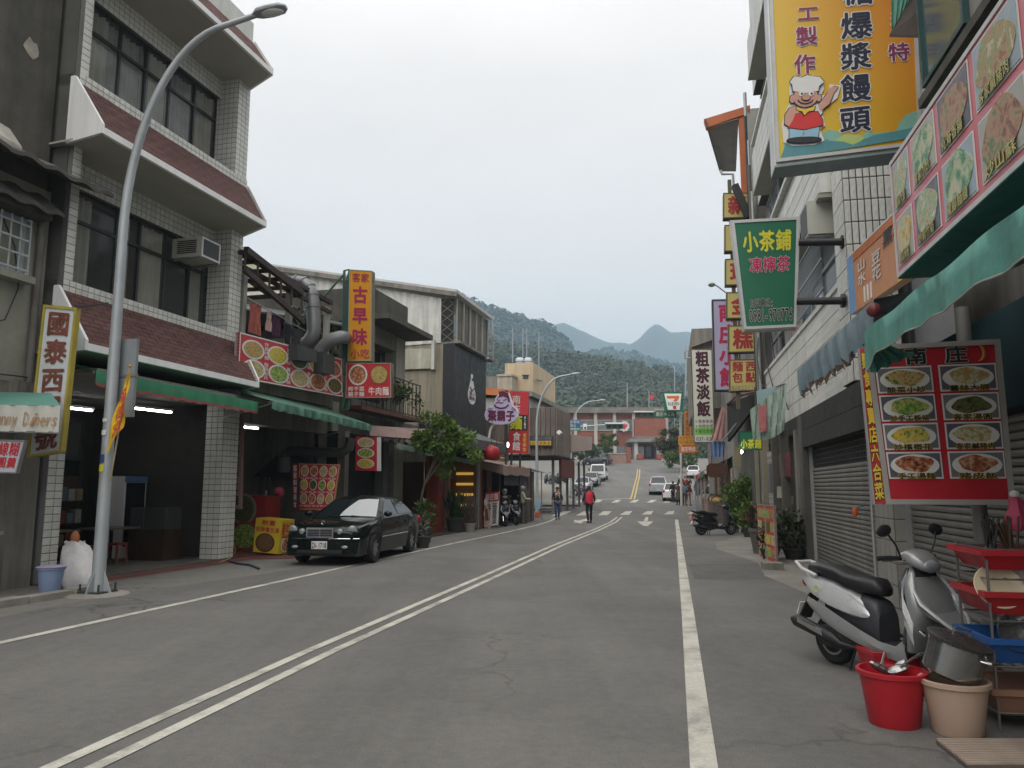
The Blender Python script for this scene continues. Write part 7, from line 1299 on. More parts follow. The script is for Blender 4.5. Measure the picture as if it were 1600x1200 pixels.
for k in range(31):
    q = k / 30; a_ = P[0].lerp(P[1],q); b_ = P[3].lerp(P[2],q); b_.z -= .12 * sin(q * pi); rg.append([a_.lerp(b_,s) + V3(0,.03 * sin(k * 1.1 + s * 5 - q * 5) + .02 * sin(k * 2.3 + s * 7),0) for s in (0,.25,.5,.75,1)])
t.p('sheet',M('plastic_green',(.30,.40,.33),.35,.15,3,alpha=.85,spec=.6),MB().loft(rg,False,False),smooth=True); f2 = Face(P[3].lerp(P[2],.2) + V3(0,.12,.1),P[3].lerp(P[2],.42) + V3(0,.12,.1),P[0].lerp(P[1],.42) + V3(0,.12,-.15),P[0].lerp(P[1],.2) + V3(0,.12,-.1)); t.p('red_print',M('plastic_print_red',(.42,.14,.14),.5,.3,5),Face(*[q - V3(0,.24,0) for q in f2.c]).rect(MB(),0,1,0,1,0,.004)); t.p('top_flap',M('plastic_blue_green',(.28,.40,.40),.5),MB().slab([RF.V(20.6,1182,611),RF.V(20.6,1213,603),RF.V(20.6,1206,620),RF.V(20.6,1183,632)],(0,.03,0)))
F_ = Face(RF.V(23,1153,703),RF.V(23,1191,703),RF.V(23,1191,673),RF.V(23,1153,674)); t = T('small_tea_sign','small dark green lit sign with lime characters under the plastic sheet','sign',RF,F_.P(.5,0)); sign_box(t,F_,.12,M('sign_tea_green'),darksteel,.02); t.p('lettering',M('letter_lime_yellow'),text(MB(),F_,'小茶鋪',.1,.98,.05,.6,.006,.03))
c = RF.V(22.8,1157,706); t = T('bulb','lit white bulb hanging at the corner of the small green tea sign','lamp',RF,c); t.p('bulb',M('bulb_lit',(1,.9,.7),.5,0,emit=14),MB().ell(c,.07,.07,.06)); t.p('socket',black_s,MB().ell(c + V3(0,0,.08),.03,.03,.05)); t.p('cord',black_s,MB().tube([c + V3(0,0,.1),c + V3(0,0,.5)],.01,5))
c = RF.V(29.5,1120,742); t = T('hanging_plaque','dark brown eight sided hanging wooden plaque above the leafy bush','plaque',RF,c); pts = [RF.V(29.5,*q) for q in ((1104,728),(1109,724),(1132,724),(1137,728),(1137,741),(1131,746),(1110,746),(1104,741))]; t.p('board',M('plaque_brown',(.07,.03,.015),.7,.2,4),MB().slab(pts,(0,.08,0))); t.p('cord',black_s,MB().tube([RF.V(29.5,1112,724),RF.V(29.5,1112,712)],.012,5)); t.p('cord',black_s,MB().tube([RF.V(29.5,1130,724),RF.V(29.5,1130,712)],.012,5))
th = T('alley_shops','dark cluttered shop fronts with grilles and posters beyond the far shutter','shop',RF,(3,23,0))
th.p('wall',M('alley_wall',(.06,.058,.052),.85,.3,2,grime=.3),B(3.3,3.5,19.1,33,0,3.3)); th.p('post',conc_mid,B(2.95,3.15,19.2,19.5,0,3.0)); 
for k,(v,c) in enumerate(((20.6,'conc'),(22.3,'conc'),(24.6,'pale'),(26.6,'pale'))): th.p('post',conc_black if c == 'conc' else M('post_olive',(.22,.20,.14),.8),B(2.8,3.0,v,v + .2,0,3.1))
f = RW(2.95,23.4,25.3,0.3,2.7); m = MB()
for k in range(12): f.rect(m,k / 12,k / 12 + .02,0,1,0,.02)
for k in range(16): f.rect(m,0,1,k / 16,k / 16 + .012,.005,.025)
th.p('grille',M('grille_pale',(.36,.36,.34),.6),m); th.p('panel',M('alley_panel',(.18,.18,.17),.7),f.rect(MB(),0,1,0,1,-.05,-.02))
for q,c in (((1231,752,1238,738),(.3,.27,.2)),((1214,778,1222,760),(.4,.38,.32)),((1222,787,1240,775),(.3,.3,.2)),((1147,730,1158,700),(.2,.18,.1))):
    f = Face(RF.V(21.5,q[0],q[1]),RF.V(21.5,q[2],q[1]),RF.V(21.5,q[2],q[3]),RF.V(21.5,q[0],q[3])); th.p('notice',M('notice_%d' % q[0],c,.7),f.rect(MB(),0,1,0,1,0,.01))
th.p('red_panel',M('alley_red',(.10,.02,.02),.7),RW(2.9,19.6,21.6,1.9,2.5).rect(MB(),0,1,0,1,0,.03)); th.p('meter_box',M('meter_grey',(.13,.13,.13),.6),B(2.75,2.95,22.6,23.1,1.5,2.3)); th.p('shelf',wood_d,B(2.6,3.2,20.0,21.8,.85,.9))
for k,(pts,lab_) in enumerate((([RF.V(24.5,1205,520),RF.V(24,1212,575),RF.V(22,1222,612),RF.V(20,1232,640)],'black cable sagging down the corner of the white tiled block'),([RF.V(25,1193,470),RF.V(24.5,1196,560),RF.V(23.5,1208,606),RF.V(21.5,1226,600)],'looped cable beside the downpipes above the green plastic sheet'),([RF.V(26,1186,500),RF.V(25.5,1183,560),RF.V(25,1190,600),RF.V(23,1216,622)],'slack cable behind the pale yellow sign boxes'))): solo('cable',darksteel,MB().tube(pts,.018,6),lab_,'cable',RF,pts[0])
# plants and boards on the pavement
bg_ = leafmat('leaf_bush',(.03,.07,.012),(.15,.23,.05),2.5,.25); gp = 'potted plants on the right pavement'
c = RF.G(1118,812); t = T('leafy_bush','big leafy green bush growing behind the black scooter','bush',RF,(c.x + .15,29.6,0),gp); m = MB()
for k in range(34): leaves(m,(c.x + .3 + random.uniform(-.55,.5),29.6 + random.uniform(-.5,.5),.3 + 1.65 * random.random()),(.32,.3,.3),60,.15)
t.p('foliage',bg_,m); t.p('trunk',M('bark'),MB().tube([(c.x + .3,29.6,0),(c.x + .3,29.6,1.2)],.05,7))
c = RF.G(1172,840); pot_plant('tall potted shrub with long leaves right of the black scooter',RF,(c.x,c.y + .3,0),.22,.35,(.38,.3,.55),170,.26,bg_,pot_m,.6,gp)
c = RF.G(1196,868); pot_plant('spiky reddish plant in a large dark urn behind the photo folding board',RF,(c.x,c.y + .6,0),.30,.62,(.42,.35,.35),90,.55,leafmat('leaf_reddish',(.04,.02,.015),(.14,.08,.06),4),M('pot_urn',(.10,.09,.075),.7),1.2,gp,.08)
c = RF.G(1242,874)
pot_plant('wide dark shrub in black pots at the left edge of the far shutter',RF,(c.x,c.y,0),.26,.26,(.55,.4,.55),420,.16,leafmat('leaf_very_dark',(.008,.014,.007),(.035,.05,.018),4),pot_m,.2,gp)
pot_plant('low dark fern in a black pot beside the folding board',RF,(c.x - .55,c.y - .1,0),.22,.24,(.35,.3,.35),220,.15,leafmat('leaf_very_dark'),pot_m,.2,gp)
A = [RF.G(1187,870),RF.G(1199,876),RF.G(1213,882)]; th = T('folding_board','two leaf folding board of dish photographs standing on the pavement','sign',RF,A[1]); hgt = 1.25
for k,(p,q) in enumerate(((A[0],A[1]),(A[1],A[2]))):
    f = Face(p,q,q + V3(0,0,hgt),p + V3(0,0,hgt)); lf = th.p('leaf',red_s,f.rect(MB(),0,1,0,1,-.04,0)); th.p('edge',M('edge_grey',(.3,.3,.28),.6),panel_frame(f,.02,-.045,.01),lf)
    for j in range(4):
        for i in range(2): th.p('photo',FOODS[(j * 2 + i + k) % 6],f.rect(MB(),.06 + i * .48,.46 + i * .48,.08 + j * .225,.25 + j * .225,.001,.01),lf)
c = RF.G(1207,890); solo('stone_block',conc_mid,MB().box(c.x - .2,c.x + .2,c.y - .15,c.y + .2,0,.14),'rough grey stone block at the foot of the folding board','stone',RF,c)
# ================================================================== CARS
rubber = M('tyre_rubber',(.018,.018,.018),.85,.2,4); rim_m = M('wheel_rim',(.30,.31,.32),.35,.1,metal=.7); chrome = M('chrome',(.6,.6,.62),.12,.03,metal=1); black_pl = M('black_plastic',(.018,.018,.019),.5,.1)
car_glass = M('car_glass',(.012,.016,.018),.05,0,spec=.35); lens_c = M('headlamp_glass',(.24,.26,.28),.1,.1,14,spec=.8); lens_r = M('tail_lamp',(.35,.012,.012),.2); plate_w = M('number_plate',(.6,.6,.58),.5)
def car(label,fr,at,rz,col,prof,cabin,Ln,Wd,wb,name='parked_car',cat='car',group=None,rw=.31,belt_crown=.03,lights='round4',plate='ZA-1718',facing='front',shade=False,paint=None,coat=.9):
    """prof: (y, top of body z, half width factor) from tail to nose; cabin: (tail base y, roof rear y, roof front y, screen base y, roof z, half width top)"""
    t = T(name,label,cat,fr,at,group,rz=rz); t.at = Vector(); hw = Wd / 2
    pm_ = paint or M('paint_' + label[:14].replace(' ','_'),col,.28,.04,1,spec=.5,coat=coat)
    py = [p[0] for p in prof]; ax = (wb / 2,-wb / 2); ys = sorted(set([round(v,3) for v in list(np.linspace(-Ln / 2,Ln / 2,40)) + [a + d for a in ax for d in np.linspace(-rw - .07,rw + .07,17)]]))
    zt = lambda y: float(np.interp(y,py,[p[1] for p in prof])); wf_ = lambda y: hw * float(np.interp(y,py,[p[2] for p in prof]))
    def zl(y):
        z = .20 + .10 * max(0,(abs(y) - (Ln / 2 - .35)) / .35)
        for a in ax:
            q = (rw + .055) ** 2 - (y - a) ** 2
            if q > 0: z = max(z,rw + q ** .5 - .02)
        return z
    rg = []
    for y in ys:
        w,zT,z0 = wf_(y),zt(y),zl(y); zm = .5 * (z0 + zT); s = [(w * .955,z0),(w * .985,z0 + (zT - z0) * .25),(w,z0 + (zT - z0) * .55),(w * .985,z0 + (zT - z0) * .78),(w * .95,zT - .03),(w * .88,zT),(w * .5,zT + belt_crown * .8),(0,zT + belt_crown)]
        rg.append([V3(x,y,z) for x,z in s] + [V3(-x,y,z) for x,z in s[-2::-1]])
    m = MB(); m.loft(rg,True,False); t.p('body',pm_,m,smooth=True,angle=32)
    t.p('underbody',black_pl,B(-hw * .9,hw * .9,-Ln / 2 + .15,Ln / 2 - .15,.2,.5))
    yd,yc,yb,ya,zr,wr = cabin; prf = [(yd,zt(yd) - .03),(yc,zr - .035),(yc + (yb - yc) * .12,zr),(yb - (yb - yc) * .15,zr),(yb,zr - .04),(ya,zt(ya) - .03)]
    zc = lambda y: float(np.interp(y,[p[0] for p in prf],[p[1] for p in prf])); rg = []
    def wt(y): q = max(0,min(1,(zc(y) - zt(y)) / (zr - zt((ya + yd) / 2)))); return wf_(y) * .93 + (hw * wr - wf_(y) * .93) * q
    for y in sorted(set(list(np.linspace(yd,ya,30)) + [p[0] for p in prf])):
        z0,z1,w0,w1 = zt(y) - .02,zc(y),wf_(y) * .93,wt(y); rg.append([V3(w0,y,z0),V3(w0 + (w1 - w0) * .93,y,z0 + (z1 - z0) * .88),V3(w1 * .93,y,z1 - .012),V3(w1 * .5,y,z1 + .012),V3(0,y,z1 + .018)] + [V3(-x.x,y,x.z) for x in (V3(w1 * .5,y,z1 + .012),V3(w1 * .93,y,z1 - .012),V3(w0 + (w1 - w0) * .93,y,z0 + (z1 - z0) * .88),V3(w0,y,z0))])
    t.p('cabin',pm_,MB().loft(rg,True,False),smooth=True,angle=32)
    def sp(y,k,s): z0,z1,w0,w1 = zt(y) - .02,zc(y),wf_(y) * .93,wt(y); return V3(s * (w0 + (w1 - w0) * .93 * k / .88 + .008),y,z0 + (z1 - z0) * k)
    for s in (1,-1):
        ym = (yb + yc) / 2 + .05
        for y0,y1,nm in ((yd + (yc - yd) * .45,ym - .04,'rear'),(ym + .04,yb + (ya - yb) * .62,'front')):
            mm = MB(); n_ = 8; mm.loft([[sp(y0 + (y1 - y0) * k / n_,.10,s),sp(y0 + (y1 - y0) * k / n_,.86 if zc(y0 + (y1 - y0) * k / n_) > zr - .12 else .80,s)] for k in range(n_ + 1)],False,False); t.p('side_window',car_glass,mm,smooth=True)
        t.p('trim',chrome if lights == 'round4' else black_pl,MB().tube([V3(s * (wf_(y) * .992 + .006),y,.52 + .02) for y in np.linspace(-wb / 2 + rw + .1,wb / 2 - rw - .1,8)],.012,6))
        mi = t.p('mirror',pm_,MB().ell((s * (hw + .06),yb + (ya - yb) * .78,zt(ya) + .10),.10,.06,.065)); t.p('mirror_glass',car_glass,B(s * (hw + .06) - .07,s * (hw + .06) + .07,yb + (ya - yb) * .78 - .065,yb + (ya - yb) * .78 - .055,zt(ya) + .06,zt(ya) + .14),mi)
        for y in (ym + .05 - .2,ym + .55): t.p('door_handle',pm_,MB().ell((s * (hw * .995 + .01),y - .35,zt(0) - .14),.014,.08,.02))
        mm = MB()
        for y in (ym,ya - .05): mm.tube([V3(s * (wf_(y) * q + .001),y,z) for q,z in ((.965,.28),(.99,.45),(1.0,.6),(.985,zt(y) - .12),(.955,zt(y) - .04))],.005,4)
        t.p('door_seam',black_pl,mm)
        for a in ax:
            wl = t.p('wheel',rubber,MB().lathe([(.18,-.09),(rw - .02,-.095),(rw,-.06),(rw,.06),(rw - .02,.095),(.18,.09),(.195,.04),(.195,-.04),(.18,-.09)],(0,0,0),26,Matrix.Rotation(pi / 2,4,'Y'),False),smooth=True); wl.location = (s * (hw - .10),a,rw)
            rm = MB(); Q = Matrix.Rotation(s * pi / 2,4,'Y'); rm.lathe([(.205,.05),(.205,.085),(.19,.085),(.185,.055),(.05,.06),(.045,.085),(.01,.088)],(0,0,0),20,Q)
            for k in range(7): an = k * 2 * pi / 7; d = V3(0,cos(an),sin(an)); rm.bar(d * .04 + V3(s * .07,0,0),d * .195 + V3(s * .075,0,0),.05,.02,(1,0,0))
            t.p('rim',rim_m,rm,wl)
    for y0,y1,nm,in_ in ((ya,yb,'windscreen',.90),(yd,yc,'rear_window',.86)):
        n_ = 8; mm = MB(); mm.loft([[V3(x * wt(y) * in_,y,zc(y) + .022 * (1 - abs(x)) + .006) for x in np.linspace(-1,1,9)] for y in [y0 + (y1 - y0) * (.07 + .86 * k / n_) for k in range(n_ + 1)]],False,False); t.p(nm,car_glass,mm,smooth=True)
    if shade:
        mm = MB(); mm.loft([[V3(x * wt(y) * .9,y + .004,zc(y) + .022 * (1 - abs(x)) + .012) for x in np.linspace(-.96,-x0_,9)] for y,x0_ in zip([ya + (yb - ya) * q for q in (.12,.3,.5,.7,.86,.92)],(-.22,-.20,-.12,.0,.12,.5))],False,False); t.p('sun_shade',M('sunshade_silver',(.44,.47,.48),.5,.05,3,grime=.1),mm,smooth=True)
    yf,yr = Ln / 2,-Ln / 2; zf = zt(yf - .02)
    def F2(y,s,x0,x1,z0,z1): return Face(*( [V3(x1,y,z0),V3(x0,y,z0),V3(x0,y,z1),V3(x1,y,z1)] if s > 0 else [V3(x0,y,z0),V3(x1,y,z0),V3(x1,y,z1),V3(x0,y,z1)]))
    for s,y in ((1,yf),(-1,yr)):
        f = F2(y + s * .045,s,-.17,.17,.36,.52); pl_ = t.p('number_plate',plate_w,f.rect(MB(),0,1,0,1,-.02,0)); t.p('lettering',black_s,text(MB(),f,plate,.03,.97,.10,.88,.004,.03),pl_)
        bz = MB(); bz.loft([[V3(x * wf_(y - s * .03) * 1.015,y + s * (.03 - .10 * abs(x) ** 3),z) for x in np.linspace(-1,1,13)] for z in (.30,.34,.55,.58)],False,False); t.p('bumper',pm_,bz,smooth=True)
    if lights == 'round4':
        for s in (1,-1):
            for x,rx,rz_,dz,dy in ((.655,.12,.145,.70,-.155),(.42,.078,.095,.685,-.07)):
                c = V3(s * x,yf + dy,dz); tl_ = Matrix.Rotation(R(-22),4,'X') @ Matrix.Rotation(R(-14 * s if x > .5 else -5 * s),4,'Z')
                h = t.p('headlight',black_pl,MB().ell(c,rx + .014,.06,rz_ + .014,18,8,tl_),smooth=True); t.p('lens',lens_c,MB().ell(c + V3(0,.022,.006),rx,.056,rz_,18,8,tl_),h,smooth=True)
            t.p('fog_lamp',lens_c,MB().ell((s * .55,yf + .015,.40),.07,.03,.035)); t.p('bumper_strip',chrome,MB().tube([V3(s * x,yf + .034 - .10 * abs(x / hw) ** 3,.575) for x in (.20,.4,.6,.85)],.010,6))
        g = F2(yf + .012,1,-.30,.30,.585,.80); t.p('grille_back',black_pl,g.rect(MB(),.03,.97,0,1,-.08,0)); t.p('grille_frame',chrome,panel_frame(g,.03,-.06,.025)); 
        for k in range(5): t.p('grille_bar',chrome,g.rect(MB(),.02,.98,.15 + k * .165,.19 + k * .165,.0,.012))
        t.p('grille_spine',chrome,g.rect(MB(),.485,.515,.02,.98,.0,.018)); t.p('intake',black_pl,B(-.5,.5,yf - .02,yf + .036,.27,.34)); t.p('hood_ornament',chrome,MB().tube([V3(.035 * cos(a),yf - .12,.90 + .035 * sin(a)) for a in np.linspace(0,2 * pi,13)],.006,5))
    else:
        for s in (1,-1):
            h = t.p('headlight',lens_c,MB().ell((s * hw * .70,yf - .08,zf - .06),.17,.12,.085,14,8),smooth=True)
        t.p('grille',black_pl,B(-.42,.42,yf - .03,yf + .02,zf - .16,zf - .05)); t.p('intake',black_pl,B(-.5,.5,yf - .02,yf + .036,.27,.35))
    for s in (1,-1):
        t.p('tail_light',lens_r,MB().ell((s * hw * .82,yr + .06,min(zt(yr + .1) - .12,.95)),.11,.09,.14,12,8),smooth=True)
    for y in (yb + (ya - yb) * .95,): t.p('wiper',black_pl,MB().tube([V3(-.1,y,zc(y) + .04),V3(.45,y - .07,zc(y - .07) + .035)],.008,4)); t.p('wiper',black_pl,MB().tube([V3(-.65,y,zc(y) + .03),V3(-.12,y - .06,zc(y - .06) + .035)],.008,4))
    return t
wheelmid = lambda a,b: ((a[0] + b[0]) / 2,(a[1] + b[1]) / 2)
# near dark sedan: front toward the camera
sedan = [(-2.40,.70,.80),(-2.33,.88,.90),(-2.1,.97,.955),(-1.5,1.0,.985),(-.5,.98,1),(.7,.955,1),(1.05,.94,.995),(1.7,.88,.965),(2.1,.82,.92),(2.30,.755,.86),(2.38,.68,.80)]
car('dark green black sedan with four round headlights parked half on the left pavement',W,(-3.66,18.80,.0),pi - R(9),(.003,.006,.0055),sedan,(-1.72,-1.02,.18,1.02,1.425,.66),4.78,1.80,2.83,shade=True,paint=M('paint_dark_green',(.003,.007,.006),.16,.03,1,spec=.32))
hatch = [(-1.9,.80,.82),(-1.84,.92,.93),(-1.5,.98,.98),(0,.95,1),(.9,.93,.99),(1.4,.86,.95),(1.8,.72,.86),(1.9,.60,.78)]
hc = (-1.80,-1.35,.25,1.15,1.50,.68)
gp = 'cars parked beyond the crossing'
def place(fr_,px,py): g = fr_.G(px,py); return (g.x,g.y,g.z)
hd = R(-13)       # heading of the far street
q = place(W,919,769); car('silver hatchback parked nose to us at the left kerb, first behind the scooters',W,(q[0] - .3,q[1] + 2.0,q[2] + .05),pi + hd,(.42,.43,.45),hatch,hc,3.9,1.68,2.4,group=gp,lights='oval',plate='3K-2178')
q = place(W,932,761); car('dark grey saloon parked between the silver hatchback and the white truck',W,(q[0] - .35,q[1] + 1.6,q[2] + .12),pi + hd,(.16,.17,.18),hatch,hc,4.1,1.7,2.5,group=gp,lights='oval',plate='7M-5520')
suv = [(-2.2,.92,.86),(-2.12,1.05,.95),(-1.6,1.10,.99),(0,1.06,1),(1.0,1.04,.99),(1.6,.98,.96),(2.1,.82,.88),(2.2,.65,.80)]
sc_ = (-2.12,-1.75,.35,1.25,1.70,.72)
q = place(W,1030,774); car('silver grey people carrier driving off, seen from behind on the right lane',W,(q[0] + .4,q[1] + 2.1,q[2] + .07),hd * 1.0,(.30,.31,.33),suv,sc_,4.4,1.80,2.65,group=gp,lights='oval',plate='5W-0316')
q = place(W,1053,784); car('white hatchback seen from behind with red tail lamps beside the standing people',W,(q[0] + .35,q[1] + 2.0,q[2] + .05),hd,(.62,.62,.62),hatch,hc,3.8,1.70,2.4,group=gp,lights='oval',plate='8A-6107')
q = place(W,1078,748); car('white car parked farther up the right kerb behind the stalls',W,(q[0] + .8,q[1] + 1.6,q[2] + .12),hd,(.60,.60,.60),hatch,hc,3.9,1.7,2.4,group=gp,lights='oval',plate='2C-9034')
q = place(W,940,727); car('black people carrier parked across the end of the street by the garden wall',W,(q[0] - .5,q[1] + 1.4,q[2] + .05),R(70),(.012,.013,.016),suv,sc_,4.6,1.85,2.7,group=gp,lights='oval',plate='6Q-4458')
# small white truck
q = place(W,944,753); t = T('small_truck','small white flatbed truck parked nose to us behind the grey saloon','truck',W,(q[0] - .25,q[1] + 2.2,q[2] + .15),gp,rz=pi + hd); t.at = Vector(); tw = M('truck_white',(.60,.60,.57),.4,.05,1,grime=.15)
rg = [[V3(x * w_,y,z) for x in (-1,-.6,0,.6,1)] for y,z,w_ in ((2.2,.42,.84),(2.25,.62,.86),(2.22,1.02,.86),(1.78,1.82,.78),(1.62,1.92,.74),(.9,1.95,.74),(.62,1.9,.74),(.6,.42,.84))]
m = MB(); m.loft(rg,False,False); sd_ = [(2.2,.42,.84),(2.25,.62,.86),(2.22,1.02,.86),(1.78,1.82,.78),(1.62,1.92,.74),(.62,1.9,.74),(.6,.42,.84)]
for s in (1,-1): m.poly(*[V3(s * w_,y,z) for y,z,w_ in sd_])
t.p('cab',tw,m); f = Face(V3(.76,2.225,1.06),V3(-.76,2.225,1.06),V3(-.70,1.82,1.80),V3(.70,1.82,1.80)); t.p('windscreen',car_glass,f.rect(MB(),.02,.98,.02,.98,0,.02))
for s in (1,-1):
    m = MB(); m.poly(*[V3(s * (.855 - .06 * (z - 1) ),y,z) for y,z in ((2.05,1.08),(1.72,1.74),(.85,1.74),(.85,1.08))]); t.p('side_window',car_glass,m); t.p('headlight',lens_c,MB().ell((s * .62,2.24,.70),.14,.04,.09)); t.p('mirror',black_pl,B(s * 1.02 - .07,s * 1.02 + .07,1.98,2.03,1.15,1.45))
    for y in (1.5,-1.2):
        wl = t.p('wheel',rubber,MB().lathe([(.18,-.09),(.29,-.09),(.30,-.05),(.30,.05),(.29,.09),(.18,.09)],(0,0,0),18,Matrix.Rotation(pi / 2,4,'Y'))); wl.location = (s * .72,y,.30); t.p('rim',rim_m,MB().lathe([(.19,-.07),(.19,.07),(.02,.08)],(0,0,0),14,Matrix.Rotation(s * pi / 2,4,'Y')),wl)
t.p('grille',black_pl,B(-.45,.45,2.2,2.26,.62,.78)); t.p('bumper',M('bumper_grey',(.35,.35,.34),.6),B(-.85,.85,2.18,2.32,.34,.55)); t.p('bed',tw,B(-.82,.82,-2.2,.5,.62,1.0)); t.p('tarp',M('truck_tarp',(.30,.31,.30),.8),B(-.80,.80,-2.15,.45,1.0,1.5)); t.p('chassis',black_pl,B(-.5,.5,-2.1,2.1,.3,.62)); f = F2 = Face(V3(.17,2.325,.38),V3(-.17,2.325,.38),V3(-.17,2.325,.52),V3(.17,2.325,.52)); pl_ = t.p('number_plate',plate_w,f.rect(MB(),0,1,0,1,-.01,0)); t.p('lettering',black_s,text(MB(),f,'K7-3065',.03,.97,.1,.9,.004,.02),pl_)
# ================================================================== SCOOTERS
def superring(c,rx,rz,n_=20,e_=.75,tilt=0):
    """cross section in the x-z plane, leaning by tilt"""
    r = []
    for k in range(n_):
        a = 2 * pi * k / n_; x = rx * math.copysign(abs(cos(a)) ** e_,cos(a)); z = rz * math.copysign(abs(sin(a)) ** e_,sin(a)); r.append(Vector(c) + V3(x,z * sin(tilt),z * cos(tilt)))
    return r
def scooter(label,fr,at,rz,body,dark,light,name='motor_scooter',group=None,sc=1.0):
    """local axes: +y forward, rear axle at y = -.62, front axle at y = .62"""
    t = T(name,label,'scooter',fr,at,group,rz=rz); t.at = Vector(); t.o.scale = (sc,) * 3
    for y,r_,w_ in ((-.62,.225,.06),(.62,.225,.052)):
        wl = t.p('wheel',rubber,MB().lathe([(.13,-w_ * .8),(r_ - .03,-w_),(r_ - .005,-w_ * .6),(r_,0),(r_ - .005,w_ * .6),(r_ - .03,w_),(.13,w_ * .8)],(0,0,0),26,Matrix.Rotation(pi / 2,4,'Y')),smooth=True); wl.location = (0,y,.225); rm = MB(); rm.lathe([(.14,-.05),(.14,.05),(.12,.05),(.12,-.05)],(0,0,0),20,Matrix.Rotation(pi / 2,4,'Y'))
        for k in range(5): an = k * 2 * pi / 5; rm.bar((0,.03 * cos(an),.03 * sin(an)),(0,.13 * cos(an),.13 * sin(an)),.03,.03,(1,0,0))
        rm.lathe([(.035,-.06),(.035,.06)],(0,0,0),12,Matrix.Rotation(pi / 2,4,'Y')); t.p('rim',rim_m,rm,wl)
    # rear body shell, narrowing tail
    rg = [superring((0,y,z),rx,rz_,20,.8) for y,z,rx,rz_ in ((-.93,.775,.035,.03),(-.86,.74,.095,.075),(-.70,.69,.15,.115),(-.50,.64,.175,.145),(-.28,.58,.165,.15),(-.12,.53,.14,.12),(-.06,.50,.09,.08))]
    t.p('rear_body',body,MB().loft(rg),smooth=True)
    for s in (1,-1):
        m = MB(); m.loft([[V3(s * (x + .012),y,z1),V3(s * (x + .03),y,(z0 + z1) / 2),V3(s * (x + .014),y,z0)] for y,z1,z0,x in ((-.90,.79,.72,.07),(-.72,.78,.63,.145),(-.50,.75,.56,.172),(-.30,.69,.52,.168),(-.14,.60,.50,.142),(-.08,.54,.50,.11))],False,False); t.p('side_panel',light,m,smooth=True)
        m = MB(); m.loft([[V3(s * (x + .0),y,z1),V3(s * (x + .022),y,(z0 + z1) / 2),V3(s * x,y,z0)] for y,z1,z0,x in ((-.80,.60,.52,.14),(-.60,.55,.40,.165),(-.40,.48,.33,.175),(-.18,.40,.27,.175),(.05,.33,.22,.175),(.24,.32,.20,.175),(.36,.40,.22,.17))],False,False); t.p('lower_panel',body,m,smooth=True)
        t.p('emblem',M('emblem_lime',(.4,.55,.1),.4),MB().tube([V3(s * .196,-.62 + .03 * cos(a),.69 + .03 * sin(a)) for a in np.linspace(0,4.6,9)],.005,4))
    t.p('inner_cover',dark,MB().loft([superring((0,y,z),rx,rz_,16,.6) for y,z,rx,rz_ in ((-.60,.52,.13,.12),(-.35,.50,.145,.20),(-.15,.47,.14,.22),(-.04,.43,.135,.22),(.0,.40,.12,.18))]),smooth=True)
    # seat
    t.p('seat',M('seat_vinyl',(.016,.016,.018),.42,.1,6),MB().loft([superring((0,y,z),rx,rz_,20,.7) for y,z,rx,rz_ in ((-.88,.845,.05,.03),(-.82,.86,.10,.05),(-.66,.86,.13,.06),(-.48,.835,.145,.065),(-.36,.79,.15,.07),(-.20,.765,.14,.075),(-.06,.76,.11,.075),(.0,.735,.07,.05),(.015,.72,.03,.03))]),smooth=True)
    t.p('grab_rail',light,MB().tube([V3(-.12,-.70,.80),V3(-.14,-.86,.85),V3(-.09,-.99,.90),V3(.09,-.99,.90),V3(.14,-.86,.85),V3(.12,-.70,.80)],.018,8),smooth=True)
    t.p('tail_light',lens_r,MB().ell((0,-.93,.72),.08,.03,.05)); t.p('mudguard',black_pl,MB().slab([V3(-.07,-.86,.62),V3(.07,-.86,.62),V3(.075,-1.02,.36),V3(-.075,-1.02,.36)],(0,.02,0))); f = Face(V3(-.10,-1.0,.40),V3(.10,-1.0,.40),V3(.10,-.95,.52),V3(-.10,-.95,.52)); pl_ = t.p('number_plate',plate_w,f.rect(MB(),0,1,0,1,.0,.01))
    # engine, exhaust, stand
    t.p('engine',M('engine_grey',(.06,.06,.06),.5,.3,6,metal=.4),MB().loft([superring((.02,y,z),rx,rz_,14,.6) for y,z,rx,rz_ in ((-.75,.25,.08,.09),(-.55,.27,.12,.12),(-.30,.30,.12,.12),(-.12,.30,.10,.09))]),smooth=True)
    t.p('exhaust',black_pl,MB().tube([V3(.13,-.25,.22),V3(.16,-.40,.23),V3(.17,-.50,.27),V3(.175,-.92,.36),V3(.175,-.98,.37)],[.02,.025,.055,.06,.03],12),smooth=True); t.p('heat_shield',chrome,MB().slab([V3(.225,-.55,.33),V3(.235,-.85,.40),V3(.235,-.85,.36),V3(.225,-.55,.28)],(.008,0,0)))
    t.p('centre_stand',black_pl,MB().tube([V3(-.11,-.36,.02),V3(-.09,-.30,.20),V3(.09,-.30,.20),V3(.11,-.36,.02)],.015,6)); t.p('shock',black_pl,MB().tube([V3(-.12,-.66,.28),V3(-.11,-.58,.55)],.03,8))
    # floorboard and leg shield
    t.p('floorboard',dark,MB().loft([[V3(x,y,z),V3(-x,y,z),V3(-x * .92,y,z - .07),V3(x * .92,y,z - .07)] for y,z,x in ((-.08,.31,.17),(.12,.305,.175),(.28,.31,.175),(.38,.36,.17))]))
    t.p('leg_shield',dark,MB().loft([superring((0,y,z),rx,.03,16,.6,-1.2) for y,z,rx in ((.36,.36,.17),(.385,.50,.16),(.39,.65,.17),(.375,.80,.19),(.36,.90,.14),(.355,.95,.09))]),smooth=True)
